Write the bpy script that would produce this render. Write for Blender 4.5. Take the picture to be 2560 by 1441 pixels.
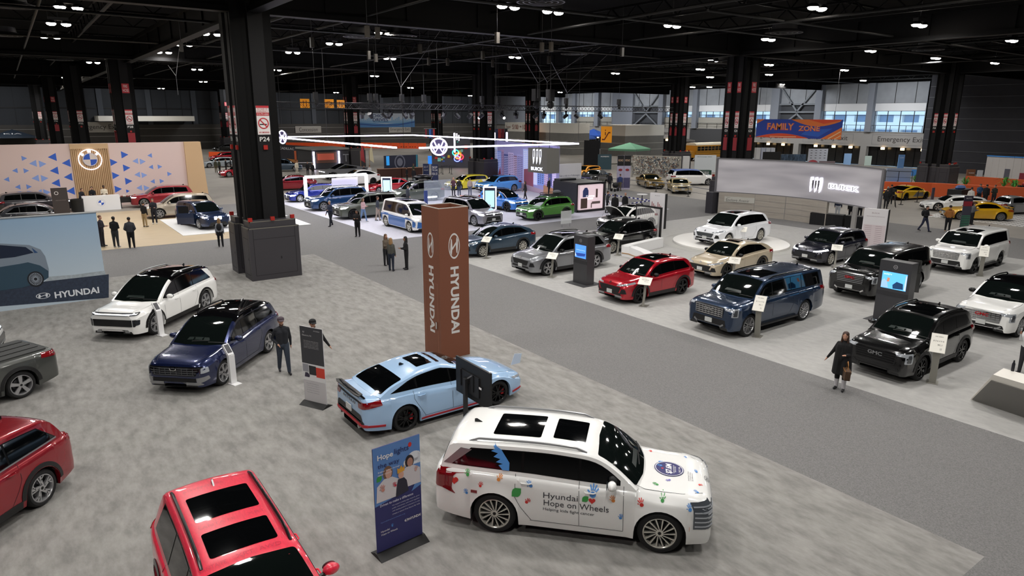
import bpy, bmesh, math, random
import numpy as np
from mathutils import Vector, Matrix
from mathutils.bvhtree import BVHTree
R = math.radians
PI = math.pi
random.seed(7)
for o in list(bpy.data.objects):
 bpy.data.objects.remove(o)
SC = bpy.context.scene
COL = SC.collection
# ---------------------------------------------------------------- camera, world, exposure
# World axes follow the hall: +X runs along the column rows to the glazed wall, +Y to the far wall.
CAM_H, CAM_F, CAM_PITCH, CAM_ROLL, CAM_YAW = 7.5, 1708.0, R(14.16), R(0.22), R(-35.9)
cam_data = bpy.data.cameras.new('camera')
cam_data.sensor_width = 36.0
cam_data.lens = CAM_F / 2560.0 * 36.0
cam_data.clip_end = 900
cam_data.clip_start = 0.1
cam = bpy.data.objects.new('camera', cam_data)
COL.objects.link(cam)
_f = Vector((0, math.cos(CAM_PITCH), -math.sin(CAM_PITCH)))
_r = Vector((1, 0, 0))
_u = _r.cross(_f)
_R = _r * math.cos(CAM_ROLL) + _u * math.sin(CAM_ROLL)
_U = -_r * math.sin(CAM_ROLL) + _u * math.cos(CAM_ROLL)
_M = Matrix((_R, _U, -_f)).transposed()
_Z = Matrix.Rotation(CAM_YAW, 3, 'Z')
CM = _Z @ _M
cam.matrix_world = Matrix.Translation((0, 0, CAM_H)) @ CM.to_4x4()
SC.camera = cam
SC.view_settings.view_transform = 'Standard'
SC.view_settings.look = 'None'
SC.view_settings.gamma = 1.0
SC.view_settings.use_curve_mapping = False
SC.view_settings.exposure = 0.0
world = bpy.data.worlds.new('world')
SC.world = world
world.use_nodes = True
world.node_tree.nodes['Background'].inputs['Color'].default_value = (0.62, 0.82, 1.0, 1)
world.node_tree.nodes['Background'].inputs['Strength'].default_value = 3.0
# hall lighting: the high bay fixtures hang on a regular grid; each carries its own lamp
HB_Z = 12.6
HB_XY = [(3.3, 41), (3.3, 48.6), (3.3, 57), (11.5, 41), (11.5, 48.6), (11.5, 57), (11.5, 65), (18.6, 86.8), (20, 28), (20, 41.4), (20, 49.5), (20, 58.4),
   (29, 59), (29, 67.6), (31.4, 28), (31.8, 19.5), (22.7, 28), (41.8, 28.9), (37, 50.8), (45.5, 51), (45.4, 42.7), (53.4, 42.5), (61.9, 50.9), (61.8, 42.4),
   (64.3, 70.1), (55.3, 69.8), (3.3, 28), (3.3, 19.5), (11.5, 19.5), (11.5, 28), (20, 19.5), (3.3, 11), (11.5, 11), (20, 11), (31.8, 11), (42, 19.5), (42, 11),
   (55, 28.9), (55, 19.5), (66, 28.9), (75, 42), (88, 50), (88, 66), (75, 60), (100, 80), (60, 90), (40, 86), (30, 110), (10, 110), (-6, 41), (-6, 57), (-8, 28), (-8, 80), (50, 120), (8, 75), (40, 140), (76, 28), (3.3, 3), (20, 3), (-6, 14), (11.5, 3), (-6, 3), (30, 3)]  # the last ones, close to the camera, are added as frontal fill
def area(name, loc, size, energy, color, spread=140, aim=None, shape='SQUARE', sy=None):
 l = bpy.data.lights.new(name, 'AREA')
 l.shape = shape
 l.size = size
 if sy: l.size_y = sy
 l.energy = energy
 l.color = color
 l.spread = R(spread)
 o = bpy.data.objects.new(name, l)
 o.location = loc
 if aim is not None:
  o.rotation_euler = (Vector(aim) - Vector(loc)).to_track_quat('-Z', 'Y').to_euler()
 COL.objects.link(o)
 return o
HB_POWER = 315
FAR_FILL_XY = [(x, y) for y in (82, 100, 118, 136, 154) for x in (-10, 8, 26, 62, 80, 98) if abs(x - 62) + abs(y - 82) > 12] + [(46, 84), (60, 62), (76, 52), (92, 34), (98, 52), (84, 20), (100, 66)]  # far high bays, many of them added to brighten the distant floor
for (x, y) in HB_XY:
 area('high_bay_lamp', (x, y, HB_Z - 0.3), 0.9, HB_POWER, (1.0, 0.98, 0.96), 168)
for (x, y) in FAR_FILL_XY:
 area('high_bay_lamp', (x, y, HB_Z - 0.3), 1.2, 560, (1.0, 0.975, 0.94), 160)
# fill lamps without fixtures, added to brighten the two far walls
for y in range(52, 160, 18):
 area('wall_fill', (100, y, 12.4), 3, 620, (.93, .96, 1.0), 120, aim=(112, y, 6))
for x in range(-20, 105, 20):
 area('wall_fill', (x, 155, 12.4), 3, 260, (.95, .96, 1.0), 120, aim=(x, 168, 5))
# ---------------------------------------------------------------- helpers
def at(px, py, z=0.0):
 """point of the place seen at photo pixel (px, py) on the level z"""
 d = CM @ Vector(((px - 1280.0) / CAM_F, (720.5 - py) / CAM_F, -1.0))
 t = (z - CAM_H) / d.z
 return Vector((d.x * t, d.y * t, z))
def onx(px, py, X):
 d = CM @ Vector(((px - 1280.0) / CAM_F, (720.5 - py) / CAM_F, -1.0))
 t = X / d.x
 return Vector((X, d.y * t, CAM_H + d.z * t))
def ony(px, py, Y):
 d = CM @ Vector(((px - 1280.0) / CAM_F, (720.5 - py) / CAM_F, -1.0))
 t = Y / d.y
 return Vector((d.x * t, Y, CAM_H + d.z * t))
MATS = {}
def srgb(c):
 if isinstance(c, str):
  c = [int(c[i:i + 2], 16) / 255 for i in (0, 2, 4)]
 return tuple((v / 12.92 if v <= 0.04045 else ((v + 0.055) / 1.055) ** 2.4) for v in c)
def mat(name, col='808080', rough=0.6, metal=0.0, coat=0.0, emit=0.0, spec=0.5, noise=None, bump=None, alpha=1.0, trans=0.0):
 if name in MATS: return MATS[name]
 m = bpy.data.materials.new(name)
 m.use_nodes = True
 nt = m.node_tree
 b = nt.nodes['Principled BSDF']
 c = (*srgb(col), 1)
 b.inputs['Base Color'].default_value = c
 b.inputs['Roughness'].default_value = rough
 b.inputs['Metallic'].default_value = metal
 b.inputs['Coat Weight'].default_value = coat
 b.inputs['Coat Roughness'].default_value = 0.02
 b.inputs['Specular IOR Level'].default_value = spec
 if trans: b.inputs['Transmission Weight'].default_value = trans
 if alpha < 1: b.inputs['Alpha'].default_value = alpha
 if emit:
  b.inputs['Emission Color'].default_value = c
  b.inputs['Emission Strength'].default_value = emit
 tc = None
 if noise or bump:
  tc = nt.nodes.new('ShaderNodeTexCoord')
 if noise:   # (scale, dark factor, light factor, stretch, detail)
  sc, lo, hi, st, de = noise
  mp = nt.nodes.new('ShaderNodeMapping')
  mp.inputs['Scale'].default_value = st
  n = nt.nodes.new('ShaderNodeTexNoise')
  n.inputs['Scale'].default_value = sc
  n.inputs['Detail'].default_value = de
  n.inputs['Roughness'].default_value = 0.65
  rp = nt.nodes.new('ShaderNodeValToRGB')
  rp.color_ramp.elements[0].position = 0.32
  rp.color_ramp.elements[1].position = 0.68
  rp.color_ramp.elements[0].color = (c[0] * lo, c[1] * lo, c[2] * lo, 1)
  rp.color_ramp.elements[1].color = (min(1, c[0] * hi), min(1, c[1] * hi), min(1, c[2] * hi), 1)
  nt.links.new(tc.outputs['Object'], mp.inputs['Vector'])
  nt.links.new(mp.outputs['Vector'], n.inputs['Vector'])
  nt.links.new(n.outputs['Fac'], rp.inputs['Fac'])
  nt.links.new(rp.outputs['Color'], b.inputs['Base Color'])
 if bump:    # (scale, strength, distance)
  n2 = nt.nodes.new('ShaderNodeTexNoise')
  n2.inputs['Scale'].default_value = bump[0]
  n2.inputs['Detail'].default_value = 4
  bp = nt.nodes.new('ShaderNodeBump')
  bp.inputs['Strength'].default_value = bump[1]
  bp.inputs['Distance'].default_value = bump[2]
  nt.links.new(tc.outputs['Object'], n2.inputs['Vector'])
  nt.links.new(n2.outputs['Fac'], bp.inputs['Height'])
  nt.links.new(bp.outputs['Normal'], b.inputs['Normal'])
 MATS[name] = m
 return m
def flat(col, rough=0.6, emit=0.0):
 """plain coloured surface, one material per colour"""
 return mat('colour_%s_%d_%d' % (col, rough * 100, emit * 100), col, rough, emit=emit)
class B:
 """collects shapes in one bmesh"""
 def __init__(s):
  s.bm = bmesh.new(); s.mats = []
 def mi(s, m):
  if m not in s.mats: s.mats.append(m)
  return s.mats.index(m)
 def face(s, vs, m, smooth=False):
  try:
   f = s.bm.faces.new(vs)
  except ValueError:
   return None
  f.material_index = s.mi(m); f.smooth = smooth
  return f
 def box(s, x0, y0, z0, x1, y1, z1, m, M=None):
  v = []
  for z in (z0, z1):
   for (x, y) in ((x0, y0), (x1, y0), (x1, y1), (x0, y1)):
    p = Vector((x, y, z))
    v.append(s.bm.verts.new(M @ p if M else p))
  for q in ((3, 2, 1, 0), (4, 5, 6, 7), (0, 1, 5, 4), (1, 2, 6, 5), (2, 3, 7, 6), (3, 0, 4, 7)):
   s.face([v[i] for i in q], m)
  return s
 def cbox(s, c, size, m, M=None):
  return s.box(c[0] - size[0] / 2, c[1] - size[1] / 2, c[2] - size[2] / 2, c[0] + size[0] / 2, c[1] + size[1] / 2, c[2] + size[2] / 2, m, M)
 def bar(s, p, q, w, m, h=None):
  p, q = Vector(p), Vector(q)
  d = q - p
  L = d.length
  if L < 1e-6: return s
  rot = d.to_track_quat('X', 'Z').to_matrix().to_4x4()
  h = h or w
  return s.box(0, -w / 2, -h / 2, L, w / 2, h / 2, m, Matrix.Translation(p) @ rot)
 def ring(s, c, ax, r, n, ph=0.0):
  ax = Vector(ax).normalized()
  t = Vector((0, 0, 1)) if abs(ax.z) < 0.9 else Vector((1, 0, 0))
  a = ax.cross(t).normalized(); b = ax.cross(a)
  return [s.bm.verts.new(Vector(c) + (a * math.cos(ph + 2 * PI * i / n) + b * math.sin(ph + 2 * PI * i / n)) * r) for i in range(n)]
 def cyl(s, p, q, r0, m, r1=None, n=12, cap=True, smooth=True):
  p, q = Vector(p), Vector(q)
  r1 = r0 if r1 is None else r1
  A = s.ring(p, q - p, r0, n); Bq = s.ring(q, q - p, max(r1, 1e-4), n)
  for i in range(n):
   s.face([A[i], A[(i + 1) % n], Bq[(i + 1) % n], Bq[i]], m, smooth)
  if cap:
   s.face(A[::-1], m); s.face(Bq, m)
  return s
 def tube(s, pts, r, m, n=8):
  pts = [Vector(p) for p in pts]
  rings = []
  for i, p in enumerate(pts):
   d = pts[min(i + 1, len(pts) - 1)] - pts[max(i - 1, 0)]
   rings.append(s.ring(p, d, r[i] if isinstance(r, (list, tuple)) else r, n))
  for a, b in zip(rings, rings[1:]):
   for i in range(n):
    s.face([a[i], a[(i + 1) % n], b[(i + 1) % n], b[i]], m, True)
  s.face(rings[0][::-1], m); s.face(rings[-1], m)
  return s
 def lathe(s, prof, m, o=(0, 0, 0), ax='Z', n=24, smooth=True, mfun=None):
  rows = []
  for (r, h) in prof:
   row = []
   for i in range(n):
    a = 2 * PI * i / n
    c_, s_ = r * math.cos(a), r * math.sin(a)
    v = {'Z': (c_, s_, h), 'Y': (c_, h, s_), 'X': (h, c_, s_)}[ax]
    row.append(s.bm.verts.new(Vector(o) + Vector(v)))
   rows.append(row)
  for k, (a, b) in enumerate(zip(rows, rows[1:])):
   for i in range(n):
    s.face([a[i], a[(i + 1) % n], b[(i + 1) % n], b[i]], mfun(k) if mfun else m, smooth)
  return s
 def ell(s, c, rad, m, n=12, M=None):
  rows = []
  for j in range(n // 2 + 1):
   ph = -PI / 2 + PI * j / (n // 2)
   row = []
   for i in range(n):
    a = 2 * PI * i / n
    p = Vector((c[0] + rad[0] * math.cos(ph) * math.cos(a), c[1] + rad[1] * math.cos(ph) * math.sin(a), c[2] + rad[2] * math.sin(ph)))
    row.append(s.bm.verts.new(M @ p if M else p))
   rows.append(row)
  for a, b in zip(rows, rows[1:]):
   for i in range(n):
    s.face([a[i], a[(i + 1) % n], b[(i + 1) % n], b[i]], m, True)
  bmesh.ops.remove_doubles(s.bm, verts=rows[0] + rows[-1], dist=1e-6)
  return s
 def prism(s, pts, pl, d, m, d0=0.0):
  """2D outline pts on plane pl=(o,U,V) pushed from d0 to d along its normal"""
  o, U, V = pl
  N = U.cross(V).normalized()
  a = [s.bm.verts.new(o + U * p[0] + V * p[1] + N * d0) for p in pts]
  b = [s.bm.verts.new(o + U * p[0] + V * p[1] + N * d) for p in pts]
  f1 = s.face(a[::-1], m); f2 = s.face(b, m)
  n = len(pts)
  for i in range(n):
   s.face([a[i], a[(i + 1) % n], b[(i + 1) % n], b[i]], m)
  return s
 def flatmesh(s, vf, pl, d, m):
  o, U, V = pl
  N = U.cross(V).normalized()
  vs, fs = vf
  vv = [s.bm.verts.new(o + U * p[0] + V * p[1] + N * d) for p in vs]
  for f in fs: s.face([vv[i] for i in f], m)
  return s
 def build(s, name, parent=None, loc=None, sharp=35, bevel=0, doubles=False, rz=None):
  bm = s.bm
  if doubles: bmesh.ops.remove_doubles(bm, verts=bm.verts, dist=1e-4)
  if bevel:
   ed = [e for e in bm.edges if len(e.link_faces) == 2 and e.calc_face_angle(0) > R(40)]
   bmesh.ops.bevel(bm, geom=ed, offset=bevel, segments=2, affect='EDGES', profile=0.6)
  bmesh.ops.recalc_face_normals(bm, faces=bm.faces)
  if sharp:
   for e in bm.edges:
    if len(e.link_faces) == 2 and e.calc_face_angle(0) > R(sharp): e.smooth = False
  me = bpy.data.meshes.new(name)
  bm.to_mesh(me); bm.free()
  for m in s.mats: me.materials.append(m)
  return link(name, me, parent, loc, rz)
def link(name, me, parent=None, loc=None, rz=None):
 o = bpy.data.objects.new(name, me)
 COL.objects.link(o)
 if parent is not None: o.parent = parent
 if loc is not None: o.location = loc
 if rz is not None: o.rotation_euler = (0, 0, rz)
 return o
def tag(o, label, cat, group=None, kind=None):
 o['label'] = label; o['category'] = cat
 if group: o['group'] = group
 if kind: o['kind'] = kind
 return o
def thing(name, label, cat, loc=(0, 0, 0), rz=0.0, group=None):
 o = bpy.data.objects.new(name, None)
 o.empty_display_size = 0.1
 COL.objects.link(o)
 o.location = loc
 o.rotation_euler = (0, 0, rz)
 return tag(o, label, cat, group)
def struct(o):
 o['kind'] = 'structure'
 return o
def kids(o): return [c for c in bpy.data.objects if c.parent == o]
def copy_thing(root, loc, rz, label, group=None, tree=None):
 """copy of a thing with copies of its parts and sub-parts"""
 r = root.copy(); COL.objects.link(r); r.location = loc; r.rotation_euler = (0, 0, rz); r['label'] = label
 if group: r['group'] = group
 for ch in (tree if tree is not None else [(c, kids(c)) for c in kids(root)]):
  c = ch[0].copy(); COL.objects.link(c); c.parent = r
  for g in ch[1]:
   d = g.copy(); COL.objects.link(d); d.parent = c
 return r
_tc = {}
def text2d(s, w=None, h=None, bold=0.0, shear=0.0, space=1.0, align='C'):
 """filled lettering as flat verts and faces, fitted to width w and/or height h, centred"""
 key = (s, w, h, bold, shear, space, align)
 if key in _tc: return _tc[key]
 cu = bpy.data.curves.new('t', 'FONT')
 cu.body = s; cu.offset = bold; cu.shear = shear; cu.space_character = space; cu.resolution_u = 3
 cu.space_line = 0.95
 cu.align_x = 'CENTER' if align == 'C' else 'LEFT'
 ob = bpy.data.objects.new('t', cu)
 me = ob.to_mesh()
 vs = [(v.co.x, v.co.y) for v in me.vertices]; fs = [tuple(p.vertices) for p in me.polygons]
 ob.to_mesh_clear()
 bpy.data.objects.remove(ob); bpy.data.curves.remove(cu)
 x0 = min(v[0] for v in vs); x1 = max(v[0] for v in vs); y0 = min(v[1] for v in vs); y1 = max(v[1] for v in vs)
 sx = w / (x1 - x0) if w else h / (y1 - y0)
 sy = h / (y1 - y0) if h else sx
 vs = [((v[0] - (x0 + x1) / 2) * sx, (v[1] - (y0 + y1) / 2) * sy) for v in vs]
 _tc[key] = (vs, fs)
 return _tc[key]
def shift(vf, dx, dy, rot=0.0, sc=1.0):
 c, s = math.cos(rot) * sc, math.sin(rot) * sc
 return [(x * c - y * s + dx, x * s + y * c + dy) for x, y in vf[0]], vf[1]
def circ(cx, cy, rx, ry=None, n=32, a0=0, a1=2 * PI):
 ry = ry or rx
 full = abs(a1 - a0 - 2 * PI) < 1e-6
 k = n if full else n + 1
 return [(cx + rx * math.cos(a0 + (a1 - a0) * i / n), cy + ry * math.sin(a0 + (a1 - a0) * i / n)) for i in range(k)]
def annulus(cx, cy, rx, ry, rx2, ry2, n=36):
 vs = circ(cx, cy, rx, ry, n) + circ(cx, cy, rx2, ry2, n)
 return vs, [(i, (i + 1) % n, n + (i + 1) % n, n + i) for i in range(n)]
def poly(pts): return list(pts), [tuple(range(len(pts)))]
def rect(x0, y0, x1, y1): return poly([(x0, y0), (x1, y0), (x1, y1), (x0, y1)])
def rpoly(pts, r=0.03, n=4):
 """outline with rounded corners"""
 out = []
 L = len(pts)
 for i in range(L):
  p = Vector(pts[i]); a = Vector(pts[i - 1]) - p; b = Vector(pts[(i + 1) % L]) - p
  rr = min(r, a.length * 0.45, b.length * 0.45)
  a = p + a.normalized() * rr; b = p + b.normalized() * rr
  for k in range(n + 1):
   t = k / n
   q = a * (1 - t) ** 2 + p * 2 * t * (1 - t) + b * t * t
   out.append((q.x, q.y))
 return out
def join2d(*vfs):
 V, F = [], []
 for vs, fs in vfs:
  k = len(V); V += list(vs); F += [tuple(i + k for i in f) for f in fs]
 return V, F
def stroke(pts, w):
 """polyline as a band of width w"""
 V, F = [], []
 for i, p in enumerate(pts):
  a = Vector(pts[max(i - 1, 0)]); b = Vector(pts[min(i + 1, len(pts) - 1)])
  d = (b - a).normalized(); n = Vector((-d.y, d.x)) * w / 2
  V += [(p[0] + n.x, p[1] + n.y), (p[0] - n.x, p[1] - n.y)]
  if i: F.append((2 * i - 2, 2 * i - 1, 2 * i + 1, 2 * i))
 return V, F
def lerp(a, b, t): return a + (b - a) * t
def interp(xs, x):
 """piecewise linear through [(x, v)] sorted by x"""
 if x <= xs[0][0]: return xs[0][1]
 for (a, va), (b, vb) in zip(xs, xs[1:]):
  if x <= b: return va + (vb - va) * (x - a) / max(b - a, 1e-9)
 return xs[-1][1]
def smooth_line(pts, k=6):
 """Catmull-Rom through points"""
 out = []
 P = [Vector(p) for p in pts]
 for i in range(len(P) - 1):
  p0, p1, p2, p3 = P[max(i - 1, 0)], P[i], P[i + 1], P[min(i + 2, len(P) - 1)]
  for j in range(k):
   t = j / k
   out.append(tuple(0.5 * ((2 * p1) + (p2 - p0) * t + (2 * p0 - 5 * p1 + 4 * p2 - p3) * t * t + (3 * p1 - p0 - 3 * p2 + p3) * t ** 3)))
 out.append(tuple(P[-1]))
 return out
XP, YP, ZP = Vector((1, 0, 0)), Vector((0, 1, 0)), Vector((0, 0, 1))
def face_s(x, y, z): return (Vector((x, y, z)), XP, ZP)          # plane looking towards -Y
def face_w(x, y, z): return (Vector((x, y, z)), -YP, ZP)         # plane looking towards -X
def face_ang(x, y, z, a):                                        # plane whose normal is (cos a, sin a)
 return (Vector((x, y, z)), Vector((-math.sin(a), math.cos(a), 0)), ZP)
# shared materials
BLACK = mat('matt_black', '0b0b0c', 0.6)
DARK = mat('dark_grey_metal', '2a2a2c', 0.5)
GREY = mat('mid_grey', '77787a', 0.5)
WHITE = mat('white_satin', 'e8e8e8', 0.4)
CHROME = mat('chrome', 'd8d8d8', 0.12, 1.0)
RUBBER = mat('tyre_rubber', '141415', 0.75)
GLASSD = mat('dark_car_glass', '050607', 0.04, spec=0.6)
SHIELD = mat('windscreen_glass', '0c1110', 0.04, spec=0.6)
PLASTIC = mat('black_trim_plastic', '161617', 0.45)
# ---------------------------------------------------------------- floor and carpets
CONC = mat('hall_concrete', '8d8880', 0.55, noise=(0.25, 0.85, 1.1, (1, 1, 1), 6))
b = B(); b.box(-40, -12, -0.3, 112, 172, 0.0, CONC); struct(b.build('floor'))
def carpet(name, label, rects, m, h, loc=None):
 b = B()
 for (x0, y0, x1, y1) in rects: b.box(x0, y0, 0.0, x1, y1, h, m)
 return tag(b.build(name), label, 'carpet')
HYC = mat('taupe_event_carpet', '8b8985', 0.9, noise=(3.0, 0.70, 1.20, (1.3, 0.5, 1), 12), bump=(60, 0.3, 0.01))
AIS = mat('aisle_carpet', '727170', 0.95, noise=(38, 0.72, 1.28, (1, 1, 1), 4), bump=(80, 0.4, 0.01))
GMC_ = mat('pale_grey_carpet', 'a5a4a1', 0.9, noise=(5, 0.90, 1.08, (1, 0.5, 1), 8), bump=(60, 0.3, 0.01))
VWC = mat('cool_white_carpet', 'c6c6d0', 0.8, noise=(4, 0.93, 1.05, (1, 1, 1), 6))
carpet('carpet', 'dark grey flecked carpet of the aisles between the car displays', [(-30, -10, 12.9, 3.62), (12.9, -10, 18.6, 62), (-30, 36.6, 12.9, 44.4), (18.6, 33.9, 43.9, 38.3), (43.9, -10, 51.5, 62), (18.6, -10, 43.9, 2.0), (11.3, 44.4, 12.9, 62)], AIS, 0.012)
carpet('carpet', 'mottled taupe carpet under the white SUV with hand prints and the brown tower', [(-30, 3.62, 12.9, 36.6)], HYC, 0.012)
carpet('carpet', 'light grey carpet under the SUVs beside the wide curved grey wall', [(18.6, 2.0, 43.9, 33.9)], GMC_, 0.012)
carpet('carpet', 'pale bluish white carpet under the lit booth with the glowing ring overhead', [(18.6, 38.3, 43.9, 62)], VWC, 0.012)
WOOD = mat('light_oak_boards', 'b3a183', 0.5, noise=(1.5, 0.82, 1.12, (0.35, 9, 1), 5))
carpet('wooden_floor', 'light oak board floor in front of the pale pink wall with blue triangles', [(-20, 44.4, 11.3, 62)], WOOD, 0.02)
b = B(); b.box(8.2, 46.9, 0.02, 16.5, 55.2, 0.05, mat('white_floor_mat', 'dedede', 0.5))
tag(b.build('floor_mat'), 'white floor mat under the dark blue car with its door open', 'mat')
# ---------------------------------------------------------------- ceiling and walls
CEIL = mat('black_ceiling', '020202', 0.9, spec=.1)
STEEL = mat('black_painted_steel', '060607', 0.7, spec=.15)
STEEL2 = mat('painted_lit_edge_steel', '070707', 0.6, spec=.2)  # slightly paler black, light along the lower edges put into the colour
b = B(); b.box(-40, -12, 15.4, 112.5, 172, 15.7, CEIL); struct(b.build('ceiling'))
DKW = mat('dark_upper_wall', '34373b', 0.8)
LOW = mat('brown_grey_block_wall', '4a4743', 0.85, noise=(0.6, 0.93, 1.06, (1, 1, 1), 4))
PALE = mat('pale_wall_band', 'b4b2aa', 0.8)
b = B()
b.box(-40, 168, 5.4, 112, 172, 12.6, DKW); b.box(-40, 167, 12.6, 112, 172, 15.5, CEIL)
b.box(-40, 167.6, 0, 112, 172, 5.4, LOW)
for x in range(-38, 112, 9): b.box(x, 167.5, 5.4, x + 1.0, 168, 12.6, mat('wall_pier', '4a4e54', 0.8))
for x in range(-34, 112, 3): b.box(x, 167.9, 5.4, x + .06, 168, 12.6, BLACK)
b.box(-40, 167.8, 8.6, 112, 168, 8.85, BLACK)
for z in (1.5, 3.0, 4.5): b.box(-40, 167.55, z, 112, 167.6, z + 0.05, PALE)
struct(b.build('wall_north'))
b = B(); b.box(-41, -12, 0, -40, 172, 15.5, DKW); struct(b.build('wall_west'))
b = B(); b.box(-40, -13, 0, 112, -12, 15.5, DKW); struct(b.build('wall_south'))
# glazed wall towards the city: piers, blank panels above, windows, balcony and dark exit doors below
X = 112.0
EW = mat('grey_blue_plaster', '7d8189', 0.8)
EWD = mat('grey_wall_panel', '8b8e92', 0.8, noise=(0.5, 0.9, 1.08, (1, 1, 1), 2))
WHP = mat('white_blind_panel', 'd6d6d6', 0.7)
BAL = mat('balcony_fascia', '8f8c88', 0.8)
b = B()
b.box(X, 46.5, 9.62, X + 1, 168, 12.7, EWD); b.box(X - .8, 46.5, 12.7, X + 1, 168, 15.5, CEIL)
for y in [y_ for y_ in range(48, 168, 3)]: b.box(X - .05, y, 9.62, X, y + 0.08, 13.2, BLACK)
def wy(px): return onx(px, 290, X).y
PIERS = [(46.5, 49.0)] + [(wy(q), wy(p)) for p, q in ((2317, 2336), (2170, 2185), (2040, 2056), (1930, 1950), (1815, 1830), (1735, 1746), (1650, 1661), (1535, 1586), (1490, 1500), (1434, 1442), (1395, 1402))] + [(wy(1352), 168)]
PIERS = [(49.0 - 2.5, 49.0)] + sorted([tuple(sorted(p)) for p in PIERS[1:]])
for y0, y1 in PIERS: b.box(X - 0.7, y0, 5.2, X + 1, y1, 12.7, EW)
b.box(X, 61.4, 5.2, X + 0.2, 70.9, 5.25, EW)
struct(b.build('wall_east'))
n = 0
GLZ = mat('window_glass', 'cfe6f2', 0.03, alpha=0.12)
BAY = [(wy(2040), wy(1950)), (wy(1650), wy(1586))]
for i, (p, q) in enumerate(zip(PIERS, PIERS[1:])):
 y0, y1 = p[1], q[0]
 if any(abs(y0 - m_[0]) < .5 for m_ in BAY):
  t = thing('wind_brace', 'crossed steel braces in the dark wall bay %s' % ('behind the orange and blue banner' if y0 < 95 else 'right of the brick pier'), 'brace', (0, 0, 0))
  struct(B().box(X + .2, y0, 5.2, X + 1, y1, 9.62, mat('dark_truss_bay', '3b3d41', 0.8)).build('trim_%d' % (i + 1)))
  BR = flat('6d7176'); m_ = (y0 + y1) / 2
  for (ya, za, yb, zb2) in ((y0, 12.5, m_, 8.4), (y1, 12.5, m_, 8.4), (y0, 8.3, y1, 8.3), (y0, 9.6, y1, 9.6), (y0, 5.4, m_, 8.0), (y1, 5.4, m_, 8.0)): b = B(); b.bar((X - .3, ya, za), (X - .3, yb, zb2), .28, BR); b.build('brace_beam', t)
  continue
 if i and y1 - y0 < 1: continue
 n += 1
 lo = 7.3 if 95 < y0 < 125 or wy(1900) < y0 < 101 else 5.2
 b = B(); b.box(X + .1, y0, 8.45, X + .3, y1, 9.62, WHP)
 if lo > 6: b.box(X + .1, y0, 5.2, X + .3, y1, lo, mat('beige_panel', '9c988e', 0.8))
 for k in range(5): y = lerp(y0, y1, k / 4); b.box(X + .3, y - .05, lo, X + .4, y + .05, 8.45, DARK)
 for z in (lo, 7.75, 8.4): b.box(X + .3, y0, z, X + .4, y1, z + 0.06, DARK)
 w = struct(b.build('window_%d' % n))
 b = B(); b.box(X + .33, y0, lo, X + .35, y1, 8.45, GLZ); b.build('pane', w)
# city building outside the glass
CITY = mat('outside_concrete', 'c9d3da', 0.8); CITYG = mat('outside_blue_glass', '5d87b4', 0.3)
b = B()
b.box(150, 20, -5, 160, 190, 40, CITYG)
for i in range(34):
 y = 20 + i * 5; b.box(149, y, -5, 150, y + 1.7, 40, CITY)
for z in range(-4, 40, 3): b.box(148.6, 20, z, 150, 190, z + 1.5, CITY)
tag(b.build('office_building'), 'pale concrete office building with blue glass outside the tall windows', 'building')
b = B(); b.box(112.5, 10, -5.2, 150, 190, -5, CITY); struct(b.build('floor'))
# lower wall with exits
b = B()
SPAN = [(46.5, 57.5), (58.3, 69.3), (70.2, 81.2)]
b.box(X - 0.2, 46.5, 2.95, X + 1, 82.4, 5.2, BAL)
b.box(X - 0.2, 82.4, 0, X + 1, 93.5, 5.2, mat('dark_lower_bay', '3d3d3e', 0.8))
b.box(X - 0.2, 93.5, 2.95, X + 1, 168, 5.2, BAL)
for y in (46.5, 57.4, 69.3, 81.3, 93.5, 105, 117, 129, 141, 153): b.box(X - 0.25, y, 0, X + 1, y + 1.0, 3.0, BAL)
b.box(X + 0.6, 46.5, 0, X + 1, 168, 3.0, mat('dark_door_glass', '141312', 0.2))
for y in [47.5 + i * 1.4 for i in range(62)]: b.box(X + .5, y, 0, X + .6, y + .07, 2.95, STEEL)
b.box(X - 0.3, 46.5, 5.15, X + 2, 168, 5.25, BAL)
struct(b.build('wall_east_lower'))
b = B()
y = 47.0
while y < 166:
 b.box(X - .28, y, 5.2, X - .22, y + .06, 6.25, DARK); y += 2.35
b.box(X - .29, 46.5, 6.2, X - .21, 166, 6.27, DARK); b.box(X - .27, 46.5, 5.7, X - .23, 166, 5.73, DARK)
tag(b.build('balcony_railing'), 'thin dark railing along the balcony above the emergency exits', 'railing')
TXD = flat('3a3533')
for i, yc in enumerate((76, 64.2, 52.3, 99.5, 112, 124, 136)):
 b = B(); p = face_w(X - .2, yc, 4.05)
 b.flatmesh(text2d('Emergency Exit', 7.0 if i < 3 else 6.6, 1.0), p, 0.03, TXD)
 for k in (-1, 1):
  b.prism(rect(4.4 * k - .02, -.75, 4.4 * k + .02, .75)[0], p, .02, GREY); b.prism(rect(-4.4, .75 * k - .02, 4.4, .75 * k + .02)[0], p, .02, GREY)
 tag(b.build('exit_lettering'), 'Emergency Exit lettering, %s' % ('half behind the orange and blue banner', 'fully visible right of the orange and blue banner', 'cut off by the far right black columns', 'right of the beige stair block', 'left part behind the stair block', 'left of the orange escalator sign', 'beside the grey room block')[i], 'lettering')
for i, y in enumerate([48.5, 51.5, 54.5, 59.7, 62.6, 65.8, 72, 75, 78.5, 96, 99, 103, 108, 111, 115, 120]):
 o = B().box(X - .5, y, 2.55, X - .25, y + .5, 2.9, mat('exit_lamp', 'ffd9a0', 0.5, emit=6)).build('exit_lamp')
 tag(o, 'small warm lamp over the exit doors in a row under the balcony', 'lamp', 'small warm lamps over the exit doors')
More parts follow.
